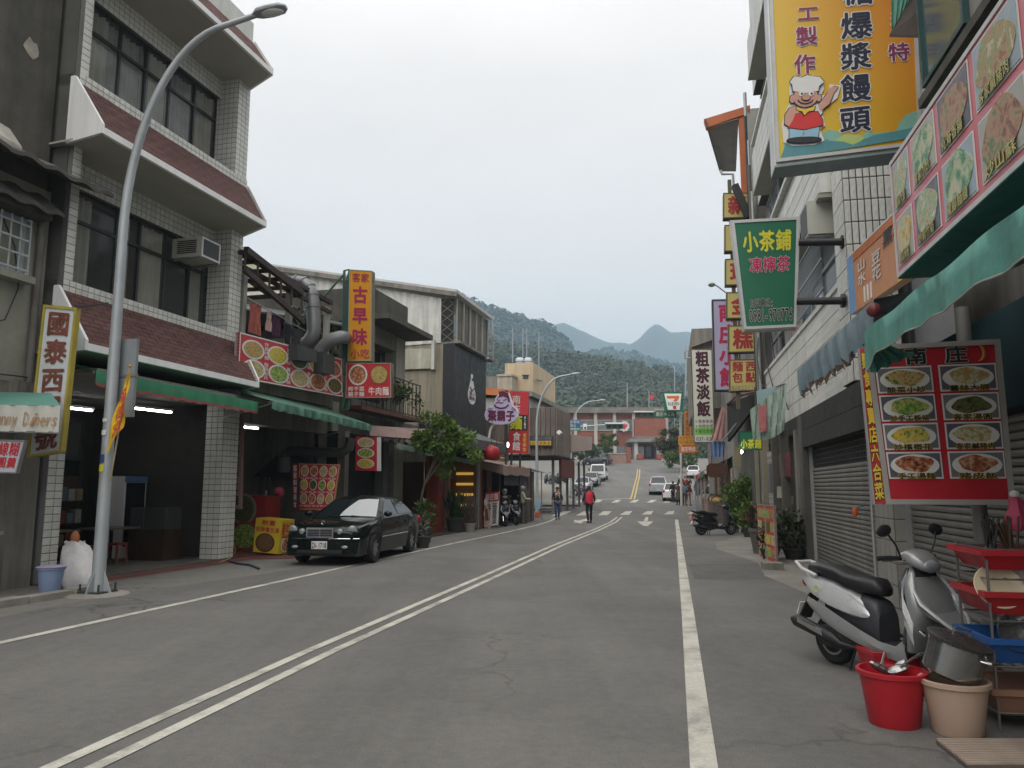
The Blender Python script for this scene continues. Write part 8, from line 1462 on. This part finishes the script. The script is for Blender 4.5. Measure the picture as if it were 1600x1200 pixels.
    t.p('front_fairing',body,MB().loft([superring((0,y,z),rx,ry_,20,.7,-1.25) for y,z,rx,ry_ in ((.37,.30,.14,.05),(.42,.42,.165,.07),(.47,.55,.18,.10),(.50,.66,.19,.13),(.48,.76,.19,.11),(.44,.86,.15,.08),(.41,.95,.09,.05),(.40,.98,.05,.03))]),smooth=True)
    rg = []
    for k in range(9): a = pi * (.02 + .50 * k / 8) + .35; rg.append([V3(x,.62 + .30 * cos(a) * 1.05,.25 + .30 * sin(a)) for x in (-.075,-.06,0,.06,.075)])
    t.p('front_nose',body,MB().loft([superring((0,y,z),rx,ry_,16,.7,-1.0) for y,z,rx,ry_ in ((.58,.64,.16,.09),(.68,.585,.125,.07),(.78,.52,.085,.045),(.84,.475,.04,.02))]),smooth=True); t.p('mudguard',black_pl,MB().loft(rg,False,False),smooth=True)
    for s in (1,-1):
        m = MB(); m.loft([[V3(s * (x),y,z + h_),V3(s * (x + .022),y + .02,z),V3(s * x,y,z - h_)] for y,z,x,h_ in ((.44,.90,.105,.018),(.50,.80,.16,.035),(.56,.72,.175,.045),(.66,.63,.135,.03),(.76,.56,.09,.012))],False,False); sgn = t.p('side_lamp',lens_c,m,smooth=True); t.p('lamp_edge',light,MB().tube([V3(s * .115,.45,.93),V3(s * .175,.53,.80),V3(s * .185,.61,.70),V3(s * .12,.76,.575),V3(s * .05,.84,.49)],.013,6),smooth=True)
        m = MB(); m.loft([[V3(s * (x - .0),y,z1),V3(s * (x + .02),y + .01,(z0 + z1) / 2),V3(s * (x + .005),y,z0)] for y,z1,z0,x in ((.385,.97,.86,.10),(.40,.86,.66,.175),(.42,.74,.52,.19),(.47,.62,.42,.185),(.50,.54,.36,.175))],False,False); t.p('shield_side',light,m,smooth=True)
    # fork, fender, handlebar, mirrors
    for s in (1,-1): t.p('fork',chrome,MB().tube([V3(s * .075,.62,.225),V3(s * .07,.52,.50)],.02,8),smooth=True)
    t.p('brake_disc',rim_m,MB().lathe([(.085,-.004),(.085,.004)],(.068,.62,.225),20,Matrix.Rotation(pi / 2,4,'Y')))
    t.p('handlebar_cover',body,MB().loft([superring((0,y,z),rx,rz_,18,.75) for y,z,rx,rz_ in ((.26,1.03,.06,.03),(.30,1.045,.13,.055),(.38,1.05,.15,.07),(.47,1.02,.13,.075),(.53,.995,.10,.06),(.565,.985,.06,.035))]),smooth=True); t.p('headlight',lens_c,MB().ell((0,.535,.985),.10,.05,.055,16,8,Matrix.Rotation(R(-20),4,'X')),smooth=True); t.p('steering_neck',black_pl,MB().tube([V3(0,.40,.90),V3(0,.38,1.02)],.05,10)); t.p('windshield',M('scooter_visor',(.03,.03,.035),.15),MB().loft([[V3(x,.46 - .02 * abs(x) * 8 + dy,z) for x in (-.12,-.06,0,.06,.12)] for z,dy in ((.90,.03),(.95,.015),(.985,-.005))],False,False),smooth=True)
    for s in (1,-1):
        t.p('grip',black_pl,MB().tube([V3(s * .13,.33,1.04),V3(s * .24,.29,1.045),V3(s * .33,.25,1.04)],[.018,.02,.021],10),smooth=True); t.p('brake_lever',chrome,MB().tube([V3(s * .16,.40,1.03),V3(s * .26,.37,1.03),V3(s * .34,.32,1.025)],.008,6)); mr_ = t.p('mirror',black_pl,MB().ell((s * .30,.32,1.27),.085,.022,.05,16,8,Matrix.Rotation(R(10 * s),4,'Y')),smooth=True); t.p('mirror_stalk',black_pl,MB().tube([V3(s * .17,.36,1.06),V3(s * .22,.37,1.15),V3(s * .28,.335,1.25)],.009,6),mr_); t.p('mirror_glass',M('mirror_face',(.1,.12,.13),.05),MB().ell((s * .30,.302,1.27),.074,.006,.042,14,6,Matrix.Rotation(R(10 * s),4,'Y')),mr_)
    seen = set()
    for c in [x for x in bpy.data.objects if x.parent is t.o]:
        if c.name.startswith('wheel'):
            if c.location.y > 0: c.location.y = .05 + (c.location.y - .05) * .84
            continue
        for ob in [c] + [x for x in bpy.data.objects if x.parent is c]:
            for v_ in ob.data.vertices:
                if v_.co.y > .05:
                    if v_.co.z < .99 and c.name.split('.')[0] in ('front_fairing','shield_side','side_lamp','lamp_edge','front_nose','leg_shield'): v_.co.x *= 1.2
                    v_.co.y = .05 + (v_.co.y - .05) * .84
    return t
sil = M('scooter_silver',(.30,.31,.31),.35,.06,3,metal=.35,coat=.4,grime=.1,gs=3); sil2 = M('scooter_pale_silver',(.56,.57,.57),.3,.04,3,metal=.2,coat=.5,grime=.06,gs=3); drk = M('scooter_dark_grey',(.035,.036,.042),.5,.1,4)
hx,hy = .38,-.925; rx_,ry_ = 3.03,7.44
scooter('silver scooter with a black seat parked before the roller shutters on the right',W,(rx_ + hx * .62,ry_ + hy * .62,0),math.atan2(-hx,hy),sil,drk,sil2,sc=1.0)
bkp = M('scooter_black',(.012,.012,.014),.25,.1,coat=.6); bl2 = M('scooter_charcoal',(.04,.04,.045),.4)
q = RF.G(1121,836); sB = scooter('black scooter parked on the right roadside in front of the leafy bush',RF,(q.x,q.y,0),R(-72) - R(11.5),bkp,bl2,bkp,sc=.94)
sB.p('seat_bag',M('bag_dusty_pink',(.35,.2,.2),.8),MB().ell((-.12,-.95,.55),.08,.1,.15))
gsc = 'scooters parked along the left side of the street'
def kids(o): return [x for x in bpy.data.objects if x.parent is o]
PARTS = [(c,[g for g in kids(c)]) for c in kids(sB.o)]
def copy_scooter(label,at,rz,group,sc=1.0):
    r_ = sB.o.copy(); COL.objects.link(r_); r_.location = at; r_.rotation_euler = (0,0,rz); r_.scale = (sc,) * 3; r_['label'] = label; r_['group'] = group
    for c,gs_ in PARTS:
        if c.name.startswith('seat_bag'): continue
        d = c.copy(); COL.objects.link(d); d.parent = r_
        for g in gs_: k = g.copy(); COL.objects.link(k); k.parent = d
    return r_
for px,py,rz,lab_ in ((783,822,200,'dark scooter parked nose out beside the white price board'),(796,820,215,'second dark scooter squeezed in before the brown stall'),(898,775,195,'dark scooter at the foot of the lamp with the blue sign'),(908,773,175,'dark scooter parked just before the silver hatchback'),(866,758,120,'scooter parked on the forecourt under the weathered boards'),(876,756,110,'scooter on the forecourt nearest the lamp post'),(858,757,130,'scooter at the far side of the forecourt row'),(1094,768,40,'dark scooter parked among the stalls on the right kerb'),(1099,775,60,'scooter with its front wheel turned on the right kerb near the bush')):
    q = W.G(px,py); copy_scooter(lab_,(q.x,q.y,q.z + (.1 if 850 < px < 890 else 0)),R(rz),gsc if px < 1000 else 'scooters parked on the right kerb')
# ================================================================== PEOPLE
def skinned(name,verts,edges,rad,mat,parent,root=0,sub=1):
    me = bpy.data.meshes.new(name); me.from_pydata([tuple(v) for v in verts],edges,[]); ob = bpy.data.objects.new(name,me); COL.objects.link(ob)
    ob.modifiers.new('skin','SKIN').use_smooth_shade = True
    for i,r_ in enumerate(rad): me.skin_vertices[0].data[i].radius = (r_ if isinstance(r_,tuple) else (r_,r_)); me.skin_vertices[0].data[i].use_root = (i == root)
    s_ = ob.modifiers.new('sub','SUBSURF'); s_.levels = sub; s_.render_levels = sub
    m2 = bpy.data.meshes.new_from_object(ob.evaluated_get(bpy.context.evaluated_depsgraph_get())); bpy.data.objects.remove(ob); m2.name = name; m2.materials.clear(); m2.materials.append(mat); m2.polygons.foreach_set('use_smooth',[True] * len(m2.polygons))
    o = bpy.data.objects.new(name,m2); COL.objects.link(o); o.parent = parent; return o
skin_m = M('skin',(.38,.22,.15),.6,.05,6)
def person(label,fr,at,rz,top,leg,hair=(.012,.01,.009),stride=.0,arms=((.06,0),(.06,0)),h=1.7,hat=None,vest=None,pack=None,helmet=None,group=None,coat_len=.0,bend=((.1,.0),(.1,0))):
    t = T('person',label,'person',fr,at,group,rz=rz); t.at = Vector(); k = h / 1.72; t.o.scale = (k,) * 3
    s = stride; V = [(0,0,.96),(0,.01,1.14),(0,.0,1.34),(0,-.005,1.46),(0,.01,1.54),(0,.02,1.63),(0,.015,1.70)]; Rr = [.125,(.13,.10),(.155,.105),.055,.075,.085,.055]; E = [(0,1),(1,2),(2,3),(3,4),(4,5),(5,6)]
    def ch(pts,rs,par):
        for p,r_ in zip(pts,rs): V.append(p); Rr.append(r_); E.append((par,len(V) - 1)); par = len(V) - 1
        return par
    legs,armsp = [],[]
    for i,sd_ in enumerate((1,-1)):
        st = s * sd_; kn = max(0,-st) * .12
        lp = [(sd_ * .09,0,.90),(sd_ * .10,st * .22 + .02 + kn,.50),(sd_ * .10,st * .48 - .02 - kn,.09 + max(0,-st) * .08),(sd_ * .11,st * .48 + .13 - kn,.04 + max(0,-st) * .04)]; legs.append(lp); ch(lp,(.09,.062,.042,.038),0)
        fw,out_ = arms[i]; el_ = (sd_ * (.25 + out_ * .3),fw * .5 - .03,1.16); wr_ = (sd_ * (.26 + out_ * .3 - bend[i][1]),fw + bend[i][0] * .8,.93 + bend[i][0] * .9); ap = [(sd_ * .185,0,1.41),el_,wr_]; armsp.append(ap); q = ch(ap,(.058,.043,.03),2)
        hp = Vector(wr_) + V3(0,.02,-.08 + bend[i][0] * .3); q = ch([tuple(hp)],(.03,),q)
        for f_ in range(4): ch([tuple(hp + V3((f_ - 1.5) * .008,.006 + (f_ - 1.5) * .014,-.05)),tuple(hp + V3((f_ - 1.5) * .008 - sd_ * .012,.02 + (f_ - 1.5) * .014,-.085 + .006 * abs(f_ - 1.5)))],(.010,.008),q)
        ch([tuple(hp + V3(-sd_ * .02,.035,-.01)),tuple(hp + V3(-sd_ * .025,.05,-.04))],(.012,.009),q)
    skinned('body',V,E,Rr,skin_m,t.o)
    t.p('nose',skin_m,MB().ell((0,.108,1.625),.016,.02,.022))
    for sx_ in (1,-1): t.p('ear',skin_m,MB().ell((sx_ * .086,.01,1.63),.013,.02,.03)); t.p('eye',black_s,MB().ell((sx_ * .032,.097,1.65),.012,.006,.007))
    t.p('mouth',M('lips',(.25,.09,.07),.5),MB().ell((0,.095,1.575),.025,.006,.006))
    tm = M('cloth_' + '_'.join('%02d' % int(c * 99) for c in top),top,.85,.12,6); lm = M('cloth_' + '_'.join('%02d' % int(c * 99) for c in leg),leg,.85,.12,6)
    tv = [(0,0,.90),(0,.01,1.14),(0,0,1.35),(0,-.005,1.47)]; tr_ = [(.16,.13),(.155,.125),(.18,.13),.075]; te = [(0,1),(1,2),(2,3)]
    for ap in armsp:
        b0 = len(tv); tv += ap; tr_ += [.075,.06,.045]; te += [(2,b0),(b0,b0 + 1),(b0 + 1,b0 + 2)]
    skinned('jacket',tv,te,tr_,tm,t.o)
    if coat_len: t.p('coat_skirt',tm,MB().lathe([(.17,1.0),(.20,.8),(.24,.95 - coat_len)],(0,0,0),18,cap=False),smooth=True)
    lv = [(0,0,.97)]; lr = [(.15,.12)]; le_ = []
    for lp in legs: b0 = len(lv); lv += lp[:3]; lr += [.10,.075,.06]; le_ += [(0,b0),(b0,b0 + 1),(b0 + 1,b0 + 2)]
    skinned('trousers',lv,le_,lr,lm,t.o)
    for lp in legs: a,b = Vector(lp[2]),Vector(lp[3]); t.p('shoe',M('shoe_dark',(.03,.026,.024),.6),MB().loft([superring((a.x,a.y - .05,a.z - .04),.035,.04,12),superring((a.x,a.y + .05,a.z - .035),.045,.045,12),superring((b.x,b.y - .02,b.z - .0),.045,.035,12),superring((b.x,b.y + .05,b.z - .01),.03,.02,12)]),smooth=True)
    hm = M('hair_%02d' % int(hair[0] * 999),hair,.6,.2,9)
    if helmet: t.p('helmet',M('helmet_%02d' % int(helmet[0] * 99),helmet,.3),MB().ell((0,.0,1.66),.135,.155,.13,18,10),smooth=True); t.p('visor',black_pl,MB().ell((0,.10,1.66),.10,.06,.05))
    elif hat: t.p('cap',M('cap_%02d' % int(hat[0] * 99),hat,.8),MB().lathe([(.098,0),(.10,.04),(.085,.08),(.04,.105),(.005,.108)],(0,.01,1.655),16),smooth=True); t.p('cap_peak',M('cap_%02d' % int(hat[0] * 99)),MB().slab([(-.07,.09,1.665),(.07,.09,1.665),(.05,.19,1.65),(-.05,.19,1.65)],(0,0,.012)))
    else: t.p('hair',hm,MB().loft([[V3(.096 * cos(a) * s_,-.005 + .108 * sin(a) * s_ - (.03 if z < 1.62 else 0),z + (.045 if sin(a) > .3 and z < 1.70 else 0)) for a in [2 * pi * i / 18 for i in range(18)]] for z,s_ in ((1.57,.88),(1.62,.98),(1.68,1.0),(1.72,.86),(1.75,.5),(1.757,.1))]),smooth=True)
    if vest: vm = M('vest_red',vest,.7,.1,5); t.p('vest',vm,MB().loft([superring((0,.0,z),rx,ry2,18,.8,-pi / 2) for z,rx,ry2 in ((.93,.185,.155),(1.12,.185,.15),(1.32,.205,.155),(1.42,.17,.135),(1.47,.10,.10))],False),smooth=True)
    if pack: t.p('backpack',M('pack_%02d' % int(pack[0] * 99),pack,.8,.2,6),MB().loft([superring((0,-.20,z),rx,.075,14,.6,-pi / 2) for z,rx in ((1.0,.10),(1.05,.14),(1.3,.14),(1.42,.10),(1.45,.06))]),smooth=True); [t.p('strap',M('strap_pale',(.4,.4,.4),.7),MB().tube([V3(sx_ * .1,.0,1.475),V3(sx_ * .11,.135,1.36),V3(sx_ * .10,.12,1.15)],.018,6)) for sx_ in (1,-1)]
    return t
def at_px(px,py,k=0): q = W.G(px,py); return (q.x,q.y,q.z)
person('person in a red vest over dark sleeves walking away up the middle of the road',W,at_px(921,817.5),R(8),(.025,.022,.028),(.016,.016,.018),stride=.28,arms=((.02,.05),(.10,.05)),h=1.71,vest=(.50,.02,.05),hair=(.03,.012,.012))
person('person in a dark jacket and blue jeans with pale backpack straps walking toward us',W,at_px(871,812),R(188),(.022,.025,.035),(.035,.06,.12),stride=.30,arms=((.08,.08),(-.02,.08)),h=1.66,hat=(.01,.01,.012),pack=(.05,.05,.06))
gpp = 'people gathered by the white car'
for px,py,rz,top,leg,lab_,kw in ((1052,785,20,(.02,.022,.035),(.025,.028,.04),'person in dark navy clothes standing at the tail of the white hatchback',dict(stride=.1)),(1060,789,5,(.10,.065,.04),(.02,.018,.018),'person in a long brown coat seen from behind beside the white hatchback',dict(coat_len=.55)),(1070,790,-10,(.20,.25,.34),(.05,.05,.07),'person in a pale blue denim jacket seen from behind near the white hatchback',dict(stride=.15,hair=(.02,.015,.012))),(1076,790,-30,(.12,.03,.04),(.30,.18,.13),'person with bare legs at the right of the denim jacket',dict(stride=.3)),(1064,772,180,(.02,.02,.022),(.02,.02,.02),'person with a pale helmet farther back among the stalls',dict(helmet=(.6,.6,.6))),(1071,772,170,(.35,.02,.03),(.02,.02,.02),'person in a red top farther back behind the white hatchback',dict()),(1077,773,150,(.025,.025,.03),(.02,.02,.03),'person in black at the back of the group by the stalls',dict())):
    person(lab_,W,at_px(px,py),R(rz),top,leg,group=gpp,**kw)
person('person in a pale jacket and grey helmet standing by the brown stall',W,at_px(816,818),R(-70),(.38,.36,.30),(.09,.09,.085),helmet=(.25,.25,.26),arms=((.15,0),(.15,0)),bend=((.25,.05),(.25,.05)),h=1.68)
person('person in dark clothes and helmet standing at the dark scooters by the price board',W,at_px(788,822),R(190),(.02,.02,.022),(.02,.02,.025),helmet=(.35,.36,.36),h=1.55)
# ================================================================== BUCKETS, POT, RACK, MAT at the lower right
pr = M('bucket_red',(.40,.012,.022),.42,.10,3,grime=.35,gs=4,gcol=(.16,.03,.03),spec=.5); pt = M('plastic_tan',(.44,.32,.24),.45,.08,3,grime=.3,gs=3,gcol=(.2,.13,.08)); stl = M('stainless',(.40,.40,.39),.22,.1,3,metal=.9,grime=.2,gs=4,gcol=(.12,.11,.1)); blu = M('plastic_blue_deep',(.02,.09,.28),.4,.05,2,grime=.1)
def G0(px,py): q = W.G(px,py); return q
c = G0(1398,1131); b = bucket('bright red round bucket full of ladles standing nearest the road','bucket',W,(c.x,c.y,0),.165,.215,.36,pr)
for k,(dx,dy,a,ln) in enumerate(((-.05,.05,.5,.12),(.06,.02,-.3,.15),(.1,.08,-.8,.1))): solo('ladle',stl,MB().ell((c.x + dx,c.y + dy,.36),.09 - .01 * k,.05,.03,12,6,Matrix.Rotation(a,4,'Y')).tube([V3(c.x + dx,c.y + dy,.37),V3(c.x + dx * 2.2 + .12,c.y + dy + .05,.46)],.008,6),('dark rimmed ladle lying on the left of the red bucket','steel ladle in the middle of the red bucket','wide steel scoop at the right of the red bucket')[k],'ladle',W,c,'ladles in the red bucket')
c2 = G0(1497,1145); b2 = bucket('tan plastic bucket with a dirty rim carrying the tilted steel pot','bucket',W,(c2.x,c2.y,0),.155,.205,.34,pt)
pc_ = V3(c2.x - .01,c2.y + .02,.37); Q = Matrix.Rotation(R(14),4,'Y') @ Matrix.Rotation(R(10),4,'X'); t = T('steel_pot','big lidded stainless steel pot tilted on top of the tan bucket','pot',W,pc_)
t.p('pot',stl,MB().lathe([(.165,0),(.18,.015),(.185,.22),(.19,.225),(.18,.23),(.17,.03)],pc_,30,Q),smooth=True); t.p('lid',M('lid_dark',(.10,.10,.10),.3,.2,3,metal=.7),MB().lathe([(.20,.225),(.205,.245),(.19,.255),(.06,.285),(.01,.288)],pc_,30,Q),smooth=True)
for a in (2.2,5.3): d = V3(cos(a),sin(a),0); s_ = V3(-d.y,d.x,0); t.p('handle',stl,MB().tube([pc_ + Q @ (d * .185 - s_ * .06 + V3(0,0,.18)),pc_ + Q @ (d * .24 - s_ * .05 + V3(0,0,.19)),pc_ + Q @ (d * .24 + s_ * .05 + V3(0,0,.19)),pc_ + Q @ (d * .185 + s_ * .06 + V3(0,0,.18))],.009,8))
t.p('lid_handle',stl,MB().tube([pc_ + Q @ V3(-.06,0,.285),pc_ + Q @ V3(-.055,0,.32),pc_ + Q @ V3(.055,0,.32),pc_ + Q @ V3(.06,0,.285)],.008,8))
c3 = G0(1408,1066); t = T('red_basin','shallow red plastic basin of dishes behind the red bucket','basin',W,(c3.x,c3.y + .1,0)); cb = V3(c3.x,c3.y + .1,.0)
m = MB(); m.hexa([cb + V3(-.20,-.13,.0),cb + V3(.20,-.13,.0),cb + V3(.20,.13,.0),cb + V3(-.20,.13,.0)],[cb + V3(-.25,-.17,.24),cb + V3(.25,-.17,.24),cb + V3(.25,.17,.24),cb + V3(-.25,.17,.24)]); t.p('body',pr,m); f = Face(cb + V3(-.25,-.17,.241),cb + V3(.25,-.17,.241),cb + V3(.25,.17,.241),cb + V3(-.25,.17,.241)); t.p('rim',pr,panel_frame(f,.03,-.02,.012)); t.p('water',M('dish_water',(.08,.07,.06),.1),f.rect(MB(),.05,.95,.05,.95,.0,.002))
for k,(dx,dy,lab_,r_,tl_) in enumerate(((-.10,.0,'white plate leaning up in the red basin',.085,35),(.02,-.05,'cream plate lying flat on the red basin',.13,8),(.13,.04,'pale plastic strainer on the right of the red basin',.1,20))): solo('plate',plate_m if k != 1 else M('plate_cream',(.6,.52,.36),.4),MB().lathe([(.06,0),(r_,.025),(r_ * .97,.03),(.05,.012)],cb + V3(dx,dy,.26),22,Matrix.Rotation(R(tl_),4,'X')),lab_,'plate',W,cb,'dishes in the red basin',smooth=True)
solo('strainer',M('strainer_wire',(.35,.35,.33),.4,metal=.5),MB().lathe([(.02,0),(.08,.03),(.11,.08),(.12,.1)],cb + V3(.25,-.05,.26),16).tube([cb + V3(.3,-.1,.35),cb + V3(.5,-.32,.34)],.008,6),'long handled wire strainer between the two buckets','strainer',W,cb)
solo('glove',M('glove_yellow',(.50,.42,.16),.6,.15,6),MB().tube([cb + V3(.19,.1,.33),cb + V3(.25,.06,.36),cb + V3(.29,.02,.31),cb + V3(.31,-.02,.25)],[.03,.045,.04,.03],10),'yellow rubber glove draped on the edge of the red basin','glove',W,cb,smooth=True)
# rack
wire = M('rack_wire',(.20,.19,.18),.4,.1,3,metal=.6,grime=.3)
A0 = G0(1563,1143); th = T('dish_rack','wire rack on thin legs carrying four trays of dishes at the right edge','rack',W,(A0.x,A0.y,0)); ux,uy = V3(.985,-.17,0),V3(.17,.985,0); wR,dR = .60,.52; P0 = V3(A0.x,A0.y,0)
corner = [P0,P0 + ux * wR,P0 + ux * wR + uy * dR,P0 + uy * dR]
for p in corner: th.p('leg',wire,MB().tube([p,p + V3(0,0,1.22)],.010,6))
m = MB()
for z in (.12,.42,.72,1.0,1.20):
    for i in range(4): m.tube([corner[i] + V3(0,0,z),corner[(i + 1) % 4] + V3(0,0,z)],.007,5)
    for k in range(1,8): a,b_ = corner[0].lerp(corner[1],k / 8),corner[3].lerp(corner[2],k / 8); m.tube([a + V3(0,0,z - .002),b_ + V3(0,0,z - .002)],.004,4)
th.p('shelf_wires',wire,m)
def tray(z,h,mat,lab_,flare=.05):
    t_ = T('tray',lab_,'tray',W,P0 + V3(0,0,z),'plastic trays on the wire rack'); q = lambda e_,zz: [P0 + ux * (-e_) + uy * (-e_) + V3(0,0,zz),P0 + ux * (wR + e_) + uy * (-e_) + V3(0,0,zz),P0 + ux * (wR + e_) + uy * (dR + e_) + V3(0,0,zz),P0 + ux * (-e_) + uy * (dR + e_) + V3(0,0,zz)]
    m = MB(); m.loft([q(-.03,z),q(flare - .01,z + h),q(flare - .03,z + h),q(-.05,z + .02)],True); t_.p('body',mat,m); f = Face(*q(flare,z + h)); t_.p('rim',mat,panel_frame(f,.035,-.03,.008)); return t_
tray(1.06,.13,pr,'red perforated tray on the top tier of the rack'); tray(.76,.15,M('plastic_red_dark',(.36,.02,.025),.4,.05,2,grime=.15),'red tray with white plates on the second tier of the rack'); tray(.44,.16,blu,'blue tray with steel bowls on the third tier of the rack'); tray(.10,.17,M('plastic_brown',(.24,.13,.085),.5,.1,2,grime=.2),'brown tray on the lowest tier of the rack')
cc = P0 + ux * .12 + uy * .2 + V3(0,0,1.1)
for k in range(2): 
    m = MB(); [m.tube([cc + V3(.14 * k + random.uniform(-.04,.04),random.uniform(-.03,.03),0),cc + V3(.14 * k - .05 + random.uniform(-.10,.10),random.uniform(-.05,.05),.27 + random.uniform(0,.06))],.009,5) for _ in range(13)]; solo('brush',black_pl if k == 0 else M('brush_brown',(.06,.035,.02),.7),m,('black scrubbing whisk standing in the top red tray','brown scrubbing whisk leaning beside the black one')[k],'brush',W,cc,'whisks in the top tray')
solo('pan_lid',black_pl,MB().lathe([(.11,0),(.12,.02),(.02,.05),(.02,.08),(.001,.082)],P0 + ux * .40 + uy * .15 + V3(0,0,1.17),20),'black lid with a knob resting on the top red tray','lid',W,P0,smooth=True)
for k in range(4):
    cpl = P0 + ux * (.10 + .12 * k) + uy * (.10 + .04 * k) + V3(0,0,.93); solo('plate',plate_m if k % 2 else M('plate_cream'),MB().lathe([(.10,0),(.16,.03),(.155,.036),(.09,.012)],cpl,26,Matrix.Rotation(R(62),4,'X') @ Matrix.Rotation(R(-12 + 6 * k),4,'Y')),('cream plate propped first from the left in the second tray','white plate propped second from the left in the second tray','cream plate propped third from the left in the second tray','white plate propped at the right end of the second tray')[k],'plate',W,cpl,'plates standing in the second tray',smooth=True)
for k in range(2):
    cpl = P0 + ux * (.14 + .26 * k) + uy * .12 + V3(0,0,.62); solo('bowl',stl,MB().lathe([(.04,0),(.10,.05),(.125,.12),(.13,.12),(.095,.04)],cpl,26,Matrix.Rotation(R(75),4,'X')),('steel bowl lying on its side at the left of the blue tray','second steel bowl lying on its side in the blue tray')[k],'bowl',W,cpl,'steel bowls in the blue tray',smooth=True)
# ribbed boarding on the ground
a,b,c_,d = G0(1463,1163),G0(1512,1203),G0(1660,1203),G0(1640,1163); th = T('ribbed_ramp','ribbed pale boards lying on the ground at the lower right corner','ramp',W,a); ribm = M('ramp_board',(.36,.29,.235),.8,.12,4,grime=.3,gs=3,gcol=(.15,.11,.09)); d0 = d + (d - a) * .8; c0_ = c_ + (c_ - b) * .8
th.p('base',M('ramp_base',(.12,.09,.075),.8),MB().hexa([b - V3(0,0,-.005),c0_ + V3(0,0,.005),d0 + V3(0,0,.005),a + V3(0,0,.005)],[b + V3(0,0,.025),c0_ + V3(0,0,.025),d0 + V3(0,0,.025),a + V3(0,0,.025)]))
for k in range(14):
    q0,q1 = (k + .3) / 14,(k + .72) / 14; th.p('slat',ribm,MB().hexa([a.lerp(b,q1) + V3(0,0,.026),d0.lerp(c0_,q1) + V3(0,0,.026),d0.lerp(c0_,q0) + V3(0,0,.026),a.lerp(b,q0) + V3(0,0,.026)],[a.lerp(b,q1) + V3(0,0,.04),d0.lerp(c0_,q1) + V3(0,0,.04),d0.lerp(c0_,q0) + V3(0,0,.04),a.lerp(b,q0) + V3(0,0,.04)]))
